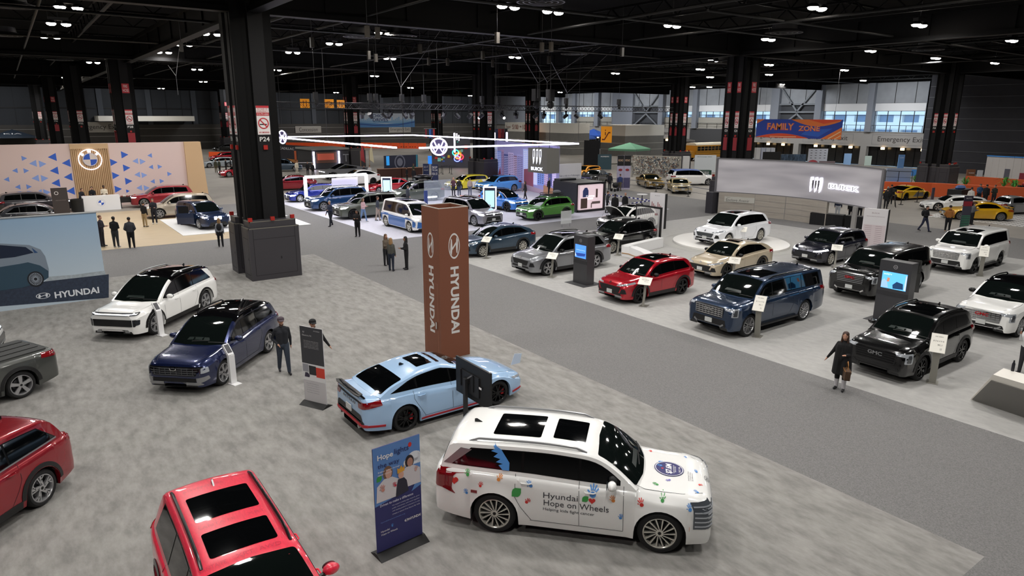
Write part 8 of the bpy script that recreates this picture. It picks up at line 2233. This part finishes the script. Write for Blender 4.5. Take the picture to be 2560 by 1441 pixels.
# container booth, counter booth
t = thing('container_booth', 'black container booth with grey roof behind the steel pickup', 'booth', (0, 0, 0))
a = at(838, 428); b = B(); q0 = at(782, 425); q1 = at(892, 424)
zt_ = zat(q0, 376); b.box(q0.x, q0.y, 0, q1.x, q0.y + 6, zt_, flat('232326')); b.build('shell', t)
b = B(); b.box(q0.x - .2, q0.y - .2, zt_, q1.x, q0.y + 6.2, zt_ + .25, flat('7a7a74')); b.build('roof', t)
b = B(); b.box(q0.x + .6, q0.y - .05, .9, q0.x + 3.6, q0.y, zt_ - .3, flat('5a3a2c')); b.box(q0.x + .8, q0.y - .1, zt_ - 1.4, q0.x + 3.2, q0.y - .05, zt_ - .5, flat('d06048')); b.build('picture_panel', t)
for x in (.2, 3.9): b = B(); b.cyl((q0.x + x, q0.y - .2, .2), (q0.x + x, q0.y - .2, zt_ - .2), .12, RING, n=8); b.build('light_tube', t)
G(t, 'emblem', join2d(stroke([(0, -.5), (0, .5)], .16), stroke([(-.45, .5), (.45, .5)], .14)), face_s(q0.x + 5.0, q0.y - .02, zt_ * .55), GREY, .02)
NVY2 = flat('343a4e')
a = at(1060, 441); pl = face_s(at(895, 432).x, a.y + 1.5, 0); w = a.x - pl[0].x; h_ = zat((a.x, a.y + 1.5), 387)
t = slab('booth_wall', 'navy booth wall with round seal behind a long wooden counter', 'display wall', pl, w, h_, .2, NVY2)
G(t, 'seal', join2d(annulus(w * .45, h_ * .68, .75, .9, .6, .75), poly(circ(w * .45, h_ * .68, .4, .5))), pl, flat('8a90a0'), .02); G(t, 'teal_stripe', poly([(w * .93, 0), (w, 0), (w * .99, h_), (w * .94, h_)]), pl, flat('3f9ab4'), .02); G(t, 'blue_sign', rect(w * .05, h_ * .55, w * .14, h_ * .98), pl, mat('blue_glow', '2f8fd8', .4, emit=.8), .03)
a1_ = at(925, 443); b = B(); x_ = a1_.x
while x_ < at(1044, 443).x - .5:
 b = B(); b.box(x_, a.y - .2, 0, x_ + 2.9, a.y + .5, 1.1, flat('4f3024')); b.box(x_ - .02, a.y - .3, 1.1, x_ + 2.92, a.y + .6, 1.16, flat('8a5f44')); o = b.build('service_counter'); tag(o, 'brown wooden counter unit in front of the navy booth wall', 'counter', 'wooden counter units'); x_ += 3.0
for i, (px, c_) in enumerate(((903, 'a83a40'), (925, 'd8cfae'))):
 q = at(px, 430); b = B(); b.cyl((0, 0, 0), (0, 0, zat(q, 378)), .04, OAK, n=6); b.prism([(0, 1.6), (.6, 1.2), (.35, 3.6), (0, zat(q, 381))], (Vector((0, 0, 0)), XP, ZP), .15, flat(c_)); o = b.build('flag', loc=(q.x, q.y, 0)); tag(o, ('red and white flag on a pole' if i == 0 else 'cream flag on a pole') + ' before the navy booth wall', 'flag')
upright('info_screen', 'bright blue info screen left of the round glowing emblem', 'screen', 1070, 1096, 390, 410, mat('blue_glow2', '2f7fe0', .4, emit=.9), txt=[('i', .5, .7, .1, .3)])
upright('pull_up_banner', 'navy banner with white words DO IT by the booth wall', 'banner', 1058, 1073, 410, 441, flat('2c3a68'), txt=[('DO IT', .5, .75, .7, .18), ('ONLINE', .5, .5, .7, .1)])
upright('pull_up_banner', 'navy banner with white skip the line words below the blue info screen', 'banner', 1079, 1096, 411, 454, flat('26325c'), txt=[('SKIP', .5, .82, .75, .14), ('THE LINE', .5, .66, .8, .1), ('REAL ID', .5, .45, .75, .14)])
# shop wall with neon goods
t, pl, w, h_ = upright('shop_wall', 'souvenir shop wall crowded with colourful flags and neon signs', 'shop display', 1080, 1176, 343, 420, flat('4a4a55'), .3)
random.seed(4)
for i in range(30):
 x, z = random.uniform(.03, .88) * w, random.uniform(.18, .85) * h_; s_ = random.uniform(.04, .09) * w
 G(t, 'shop_sign', rect(x, z, x + s_, z + s_ * random.uniform(.6, 1.4)), pl, flat(random.choice(['c2342f', 'd8c84a', '3fb0a0', 'd8d8d8', '3a62c0', 'e08a3a', '8ad0c8', '22262f', '9a4a8a'])), .03 + .01 * (i % 5))
for i, (x, z, c_) in enumerate(((.62, .5, '30e0c8'), (.68, .4, 'ff7a30'), (.74, .36, 'ff3040'), (.66, .3, '6a7aff'))): G(t, 'neon_sign', annulus(w * x, h_ * z, .5, .45, .38, .33, 16), pl, mat('neon_' + c_, c_, .4, emit=4), .12)
for k_, (x0, x1, lb) in enumerate(((1063, 1088, 'left of the round glowing emblem'), (1229, 1270, 'left of the room block'))):
 t = thing('flag_rack', 'rack of narrow coloured flags hanging high ' + lb, 'flags', (0, 0, 0)); a = ony(x0, 322, 88); e = ony(x1, 345, 88); n = 5
 for i in range(n): b = B(); w_ = (e.x - a.x) / n; b.box(a.x + i * w_, 88, e.z, a.x + i * w_ + w_ * .85, 88.05, a.z, flat(('7a2330', '2a2c36', '2f62b0', '23356a', 'b43a3a')[(i + k_ * 2) % 5])); b.build('flag', t)
 b = B(); b.bar((a.x - .2, 88, a.z), (e.x + .2, 88, a.z), .08, GREY); b.cyl((a.x, 88, a.z), (a.x, 88, 12), .012, DARK, n=4); b.build('rail', t)
for i, px in enumerate((1097, 1103, 1107, 1124, 1129)):
 q = at(px, 436 - (i % 2) * 3); b = B(); b.cyl((0, 0, 0), (0, 0, 1.0), .035, DARK, n=8); b.cyl((0, 0, 0), (0, 0, .03), .18, DARK, n=12); b.bar((0, 0, .92), (1.3, .5, .92), .02, DARK, .05)
 o = b.build('queue_post', loc=q); tag(o, 'dark queue barrier post in front of the souvenir shop', 'barrier post', 'queue posts before the shop')
# tents
def tent(label, px, py, w, h, c_, rz=0, txt=None):
 q = at(px, py); t = thing('tent', label, 'tent', q, rz); b = B(); z0_ = h * .72
 top = b.bm.verts.new((0, 0, h)); m_ = flat(c_)
 cs_ = [b.bm.verts.new((x * w / 2, y * w / 2, z0_)) for x, y in ((-1, -1), (1, -1), (1, 1), (-1, 1))]; cl = [b.bm.verts.new((x * w / 2, y * w / 2, z0_ - .3)) for x, y in ((-1, -1), (1, -1), (1, 1), (-1, 1))]
 for i in range(4): b.face([cs_[i], cs_[(i + 1) % 4], top], m_); b.face([cl[i], cl[(i + 1) % 4], cs_[(i + 1) % 4], cs_[i]], m_)
 b.build('canopy', t)
 for x in (-1, 1):
  for y in (-1, 1): b = B(); b.bar((x * w / 2, y * w / 2, 0), (x * w / 2, y * w / 2, z0_), .06, GREY); b.build('leg', t)
 if txt: G(t, 'lettering', T(txt, w * .4, .35, 0, 0), (Vector((0, -w * .33, z0_ + (h - z0_) * .36)), XP, Vector((0, .8, .6)).normalized()), WH2, .05)
tent('left of two blue canopy tents by the exit doors', 1450, 381, 5, 4.2, '4a78d8', .4); tent('right of two blue canopy tents by the exit doors', 1482, 378, 5, 4.8, '3f6fd8', .4)
tent('mint green canopy tent behind the photo mosaic wall', 1572, 410, 5, 3.4, '7ab894', .3); tent('grey canopy tent behind the school bus', 1730, 385, 6, 4.0, '6a6660', .3)
tent('dark canopy tent with white letters above the left end of the pale wall', 40, 384, 7, 4.6, '34404e', .0, 'KIA'); tent('black canopy tent left of the P28 column', 223, 372, 5, 3.6, '1b1c20')
upright('pull_up_banner', 'leaning blue feather flag right of the P28 column', 'banner', 367, 381, 310, 372, flat('4a7aa8')); upright('pull_up_banner', 'black feather flag with white words left of the P32 column', 'banner', 170, 180, 304, 372, flat('141418'), txt=[('TODAY', .5, .5, .7, .08)])
upright('info_booth', 'white info booth between two black columns above the pale wall', 'booth', 135, 168, 337, 372, flat('c2c4c8'), 1.0, txt=[('INFORMATION', .5, .75, .8, .08)], tm=INK)
q = ony(250, 318, 167.3); b = B(); b.flatmesh(rect(-4.5, -1, 4.5, 1.1), face_s(ony(242, 319, 167.4).x, 167.4, ony(242, 319, 167.4).z), .02, flat('a8a39a')); b.flatmesh(text2d('Emergency Exit', 8.2, 1.2), face_s(ony(242, 319, 167.4).x, 167.4, ony(242, 319, 167.4).z), .05, TXD); tag(b.build('exit_board'), 'pale board reading Emergency Exit left of the P28 column', 'sign')
for px, s_, lb in ((771, 'Concession', 'pale board reading Concession on the far wall'), (1000, 'Emergency Exit', 'pale board reading Emergency Exit under the skyline banner'), (1228, 'Emergency', 'pale exit board behind the small hanging flags')):
 c_ = ony(px, 324, 167.4); b = B(); b.flatmesh(rect(-3.2, -.8, 3.2, .8), face_s(c_.x, 167.4, c_.z), .02, flat('a8a39a')); b.flatmesh(text2d(s_, 5.6 if len(s_) > 11 else 4.6, .95), face_s(c_.x, 167.4, c_.z), .05, TXD); tag(b.build('wall_board'), lb, 'sign')
q = ony(245, 290, 160); q2 = ony(487, 303, 160); b = B(); b.box(q.x, 160, q2.z, q2.x, 167.5, q.z, CRM); tag(b.build('overhang'), 'long cream overhang on the far left wall behind the P28 column', 'wall element')
# classic car area
t, pl, w, h_ = upright('mosaic_wall', 'wide wall covered in hundreds of small photographs', 'display wall', 1580, 1700, 388, 438, flat('9a968c'), .2, off=5)
random.seed(8)
for c_ in ('5a5650', 'c9c6bc', '7a5a4a', '4a5a6a', 'd8d4c8', '3a3a3a'):
 G(t, 'small_photographs', join2d(*[rect(x, z, x + w * .022, z + h_ * .05) for x, z in [(random.uniform(0, .96) * w, random.uniform(.05, .92) * h_) for _ in range(70)]]), pl, flat(c_), .02 + .01 * len(c_) + random.uniform(0, .02))
for i, (x0, x1) in enumerate(((1541, 1557), (1558, 1574))):
 t, pl, w, h_ = upright('tall_banner', '%s of two tall lip-print banners near the pushchair' % ('left', 'right')[i], 'banner', x0, x1, 389, 474, flat('a8a2b8'), .1)
 G(t, 'black_field', rect(0, h_ * .70, w, h_), pl, BLACK, .01); G(t, 'lettering', T('ROAD', w * .7, h_ * .06, w * .5, h_ * .86), pl, flat('d8b89a'), .02); G(t, 'lips', poly(circ(w * .5, h_ * .58, w * .3, h_ * .035, 12)), pl, flat('8a2a30'), .02); G(t, 'blue_field', rect(0, h_ * .05, w, h_ * .35), pl, flat('4a4668'), .01)
upright('poster_wall', 'teal and dark poster wall with small coloured pictures', 'display wall', 1494, 1528, 386, 424, flat('2c4650'), .1, txt=[('MOMENTS', .5, .85, .6, .08)])
b = B(); q = at(1459, 419); q2 = at(1497, 421); b.bar(q + ZP * 2, q2 + ZP * 2, .1, DRAPE, 4); tag(b.build('curtain'), 'black curtain behind the silver covered car', 'curtain')
def railing(label, pts, h=1.0, c=GREY):
 P = [at(*p) for p in pts]; b = B()
 for p, q in zip(P, P[1:]):
  b.bar(p + ZP * h, q + ZP * h, .06, c); b.bar(p + ZP * h * .5, q + ZP * h * .5, .03, c); n = max(1, int((q - p).length / 2.5))
  for i in range(n + 1): r_ = p.lerp(q, i / n); b.cyl(r_, r_ + ZP * h, .035, c, n=6); b.cyl(r_, r_ + ZP * .03, .15, c, n=8)
 return tag(b.build('railing'), label, 'railing')
railing('thin grey railing before the gold lowrider and the cream show car', [(1495, 467), (1640, 480), (1720, 492), (1775, 502)]); railing('thin grey railing behind the gold lowrider', [(1580, 442), (1660, 444), (1770, 450)])
railing('white pipe railing at the container booth', [(745, 432), (783, 431)], 1.3, WHITE); railing('grey railing under the wide curved screen right end', [(2052, 512), (2100, 500)], 1.0)
t = thing('pushchair', 'black pushchair between the two walking men in the classic car area', 'pushchair', at(1538, 479)); b = B(); b.ell((0, 0, .65), (.35, .3, .3), BLACK, 10); b.bar((-.3, 0, .9), (-.7, 0, 1.05), .05, BLACK); b.build('seat', t)
for x, y in ((-.3, -.25), (-.3, .25), (.35, 0)): b = B(); b.cyl((x, y - .03, .16), (x, y + .03, .16), .16, RUBBER, n=12); b.bar((x, y, .16), (0, 0, .6), .04, DARK); b.build('wheel', t)
upright('safety_board', 'white and green passenger safety board beside the school bus', 'sign', 1735, 1788, 388, 431, flat('c2c8cc'), .2, txt=[('100 Passenger Safety', .45, .9, .7, .06)], tm=flat('1f4f3c')); upright('draped_table', 'dark green draped table before the school bus', 'table', 1744, 1778, 426, 440, flat('1f4034'), .8, txt=[('RUSH', .5, .5, .5, .4)])
upright('display_board', 'tall white panel with a dark edge between mosaic wall and bus', 'sign', 1707, 1722, 391, 436, flat('cfcfcf'), .5)
upright('backdrop', 'white step-and-repeat backdrop with rows of tiny logos', 'display wall', 2018, 2066, 372, 414, flat('c9ccd6'), .1, txt=[('- - - -', .5, z, .8, .03) for z in (.9, .75, .6, .45)], tm=INK)
upright('black_panel', 'black wall panel behind the middle of the wide curved screen', 'display wall', 1905, 1948, 380, 424, BLACK, .2)
upright('draped_cloth', 'hanging dark blue-grey plastic sheet behind the curved screen', 'cover', 1950, 2012, 386, 424, mat('crumpled_sheet', '3a4858', .25, noise=(3, .4, 2.2, (1, 1, .4), 4)), .4)
upright('grey_board', 'mauve grey low board behind the curved screen', 'sign', 2047, 2086, 403, 420, flat('7a6c72'), .1, txt=[('hello', .75, .5, .3, .3)]); upright('pull_up_banner', 'pale blue pull-up banner left of the dark exit doors', 'banner', 2108, 2126, 384, 416, flat('8fb4e0')); upright('pull_up_banner', 'mint pull-up banner at the dark exit doors', 'banner', 2161, 2177, 390, 414, flat('c2d4cc'))
upright('pull_up_banner', 'leaning blue, white and red pull-up banner right of the curved screen', 'banner', 2243, 2258, 387, 424, flat('6f9ad0'), txt=[('UCAN', .5, .8, .6, .08)])
for i, (px, c_) in enumerate(((1888, 'd8d8d8'), (1900, 'c2c8d8'), (1912, 'd0d4dc'), (1924, 'c8ccd4'))): upright('game_cabinet', 'white display cabinet in a row right of the K24 column', 'cabinet', px, px + 10, 370, 415, flat(c_), .8, group='white cabinets by K24')
p = at(1800, 415);
for i, (px, py, c_) in enumerate(((1905, 420, 'b43a4a'), (1916, 421, '5fd8b4'), (2030, 420, '8a1f2a'), (1930, 421, 'cfd4cc'))): q = at(px, py); b = B(); b.ell((0, 0, .6), (1.2, .6, .6), flat(c_), 12); o = b.build('toy_vehicle', loc=(q.x, q.y, 0)); tag(o, ('red', 'mint green', 'dark red', 'pale')[i] + ' rounded toy vehicle behind the curved screen', 'toy vehicle')
# orange walls, plants, skyline wall
OWL = mat('orange_wall', 'd9602f', .7)
a, e = at(2205, 487), at(2325, 491); f_ = at(2570, 506)
t = thing('orange_wall', 'long low orange wall behind the sports cars at the right', 'wall', (0, 0, 0))
for p, q in ((a, e), (e, f_)): b = B(); b.bar(p + ZP * .65, q + ZP * .65, .4, OWL, 1.3); b.build('segment', t)
a2, e2 = at(2413, 462), at(2570, 474); b = B(); b.bar(a2 + ZP * .5, e2 + ZP * .5, .3, OWL, 1.0); tag(b.build('orange_wall'), 'rear low orange wall under the curved skyline wall', 'wall')
GRNM = [flat('4f9a3a', .8), flat('3a7a2c', .8)]
random.seed(14)
for i, (px, py, s_) in enumerate(((2288, 462, .8), (2322, 463, .5), (2347, 465, .5), (2368, 467, .5), (2388, 468, .5), (2412, 470, .8), (2508, 474, .9), (2534, 476, .8))):
 q = at(px, py); b = B()
 for k_ in range(26):
  an = random.uniform(0, 6.3); r_ = random.uniform(.3, .9) * s_; z_ = random.uniform(.6, 1.5) * s_
  c_, s2 = math.cos(an), math.sin(an); w_ = .06
  v = [b.bm.verts.new(Vector((x, y, z)) + q) for x, y, z in ((0, 0, .2), (c_ * r_ * .6 - s2 * w_, s2 * r_ * .6 + c_ * w_, z_), (c_ * r_ * 1.3, s2 * r_ * 1.3, z_ * .7), (c_ * r_ * .6 + s2 * w_, s2 * r_ * .6 - c_ * w_, z_ * .98))]
  b.face(v, GRNM[k_ % 2])
 o = b.build('leafy_plant'); tag(o, 'bright green leafy plant on top of the low orange wall', 'plant', 'green plants along the orange wall')
t, pl, w, h_ = upright('poster_stand', 'white poster with black motorbike drawings in front of the F24 column', 'banner', 2332, 2356, 426, 466, flat('c9c6be'), .08)
G(t, 'printed_bikes', join2d(poly(circ(w * .4, h_ * .75, w * .3, h_ * .08, 10)), poly(circ(w * .6, h_ * .5, w * .25, h_ * .07, 10)), poly(circ(w * .4, h_ * .28, w * .3, h_ * .07, 10))), pl, INK, .02)
# curved white skyline wall
t = thing('curved_wall', 'white curved wall with blue rim and red-blue painted skyline', 'display wall', (0, 0, 0))
c0 = at(2470, 443); R_ = 9.0; cc = c0 + Vector((.586 + .4, -.3, 0)).normalized() * R_; a0 = math.atan2(c0.y - cc.y, c0.x - cc.x); hw_ = zat(c0, 391)
b = B(); pr = []
for i in range(15): an = a0 + .25 + i * .09 - .3; pr.append(Vector((cc.x + R_ * math.cos(an), cc.y + R_ * math.sin(an), 0)))
for p, q in zip(pr, pr[1:]): b.bar(p + ZP * hw_ / 2, q + ZP * hw_ / 2, .3, flat('c9c5c2'), hw_)
b.build('wall_surface', t); b = B()
for p, q in zip(pr, pr[1:]): b.bar(p + ZP * (hw_ + .05), q + ZP * (hw_ + .05), .5, flat('3f8fe0'), .12)
b.build('blue_rim', t)
for i, k_ in enumerate((3, 5, 6, 8, 9, 10, 11)):
 p, q = pr[k_], pr[k_ + 1]; n = (cc - p); n.z = 0; n.normalize(); b = B(); hh = hw_ * (.45, .30, .72, .4, .25, .5, .35)[i]; m_ = flat(('5a5a66', '8a2a3a', 'b42a3a', '3f6a9a', '8a2a3a', '5a4a66', 'a83a4a')[i]); b.bar(p - n * .2 + ZP * hh / 2, p.lerp(q, .7) - n * .2 + ZP * hh / 2, .06, m_, hh); b.build('painted_tower', t)
upright('direction_board', 'brown sign board with white words beside the F24 column', 'sign', 2416, 2436, 424, 446, flat('7a5038'), .2, txt=[('THE GARAGE', .5, .6, .7, .12)]); upright('white_monitor', 'white monitor back left of the curved skyline wall', 'monitor', 2443, 2455, 426, 446, flat('c9ccd2'), .2)
t, pl, w, h_ = upright('striped_banner', 'leaning red, green and grey striped pull-up banner by the yellow coupe', 'banner', 2398, 2420, 490, 575, flat('4a4a58'), .04)
G(t, 'red_field', rect(0, h_ * .70, w, h_ * .84), pl, flat('9a2f3a'), .01); G(t, 'dark_field', rect(0, h_ * .84, w, h_), pl, flat('3a3444'), .01); G(t, 'green_stripes', join2d(*[rect(0, h_ * (.05 + i * .05), w, h_ * (.075 + i * .05)) for i in range(8)]), pl, flat('3f8a6a'), .01); G(t, 'lettering', T('AUTO', w * .6, h_ * .04, w * .5, h_ * .93), pl, WH2, .02)
upright('thin_banner', 'narrow dark leaning banner right of the yellow and silver sports car', 'banner', 2326, 2332, 470, 512, flat('4a4450'), .1)
q = at(2462, 512); b = B(); b.box(0, 0, 0, 2.4, 1.2, 1.1, BLACK); b.ell((.9, .5, 1.25), (.7, .4, .25), flat('3f5f9a'), 8); o = b.build('merchandise_table', loc=(q.x, q.y + 2, 0)); tag(o, 'black table with blue goods behind the group at the orange wall', 'table')
for i, (px, py) in enumerate(((2252, 512), (2292, 506), (2235, 480), (2330, 500))): q = at(px, py); b = B(); b.cyl((0, 0, 0), (0, 0, 1.0), .035, BLACK, n=8); b.cyl((0, 0, 0), (0, 0, .03), .2, BLACK, n=12); b.bar((0, 0, .95), (2.6, 1.0, .93), .02, BLACK, .05); o = b.build('belt_post', loc=q); tag(o, 'black belt barrier post around the yellow and silver sports car', 'barrier post', 'belt posts at the sports car')
t = thing('tripod', 'black camera tripod beside the wide curved screen right end', 'tripod', at(2231, 518))
for k_ in range(3): b = B(); an = k_ * 2.1; b.cyl((.45 * math.cos(an), .45 * math.sin(an), 0), (0, 0, 1.3), .025, BLACK, n=6); b.build('leg', t)
b = B(); b.box(-.15, -.1, 1.3, .2, .1, 1.55, BLACK); b.build('camera', t)
upright('blue_ramp_wall', 'pale blue and white ramp wall right of the curved screen', 'display wall', 2214, 2275, 421, 455, flat('a8b4cc'), .2); upright('blue_screen_wall', 'sky blue low wall left of the F24 column', 'display wall', 2272, 2312, 424, 440, flat('4f96e0'), .2)
b = B(); q = [at(2212, 455), at(2276, 458), at(2274, 440), at(2225, 440)]; v = [b.bm.verts.new(p + ZP * .02) for p in q]; b.face(v, flat('4f8fdc')); tag(b.build('blue_carpet'), 'small bright blue carpet behind the long orange wall', 'carpet')
railing('black railing on the small bright blue carpet', [(2212, 457), (2244, 459), (2278, 460)], 1.4, BLACK)
# tiled floor of the yellow coupe, light patches on the concrete
t = thing('tile_floor', 'white perforated floor tiles under the racing yellow coupe', 'floor tiles', (0, 0, 0))
a = at(2338, 540); c_ = at(2560, 590); b = B(); b.box(a.x - 1, c_.y - 3.5, .004, a.x + 11, a.y + .5, .02, flat('c9c7c4')); b.build('tile_base', t)
b = B(); x = a.x - .9
while x < a.x + 10.8:
 y = c_.y - 3.4
 while y < a.y + .4: b.box(x, y, .0201, x + .22, y + .10, .0215, flat('3a3a3a')); y += .4
 x += .45
o = b.build('tile_slots', t); o['kind'] = 'stuff'
t = thing('quad_bike', 'small red quad bike behind the orange wall at the right edge', 'quad bike', at(2562, 477)); b = B(); b.ell((0, 0, .7), (.7, .3, .25), flat('a02a2a'), 10); b.bar((.3, -.3, 1.0), (.3, .3, 1.0), .05, BLACK); b.build('body', t)
for x, y in ((-.55, -.4), (-.55, .4), (.55, -.4), (.55, .4)): b = B(); b.cyl((x, y - .1, .3), (x, y + .1, .3), .3, RUBBER, n=14); b.build('wheel', t)
# lights that belong to the displays
area('booth_lamp', (27, 50, 10.5), 8, 900, (.88, .88, 1.0), 150)
area('booth_lamp', (4, 57, 9.0), 6, 250, (1.0, .93, .88), 150)
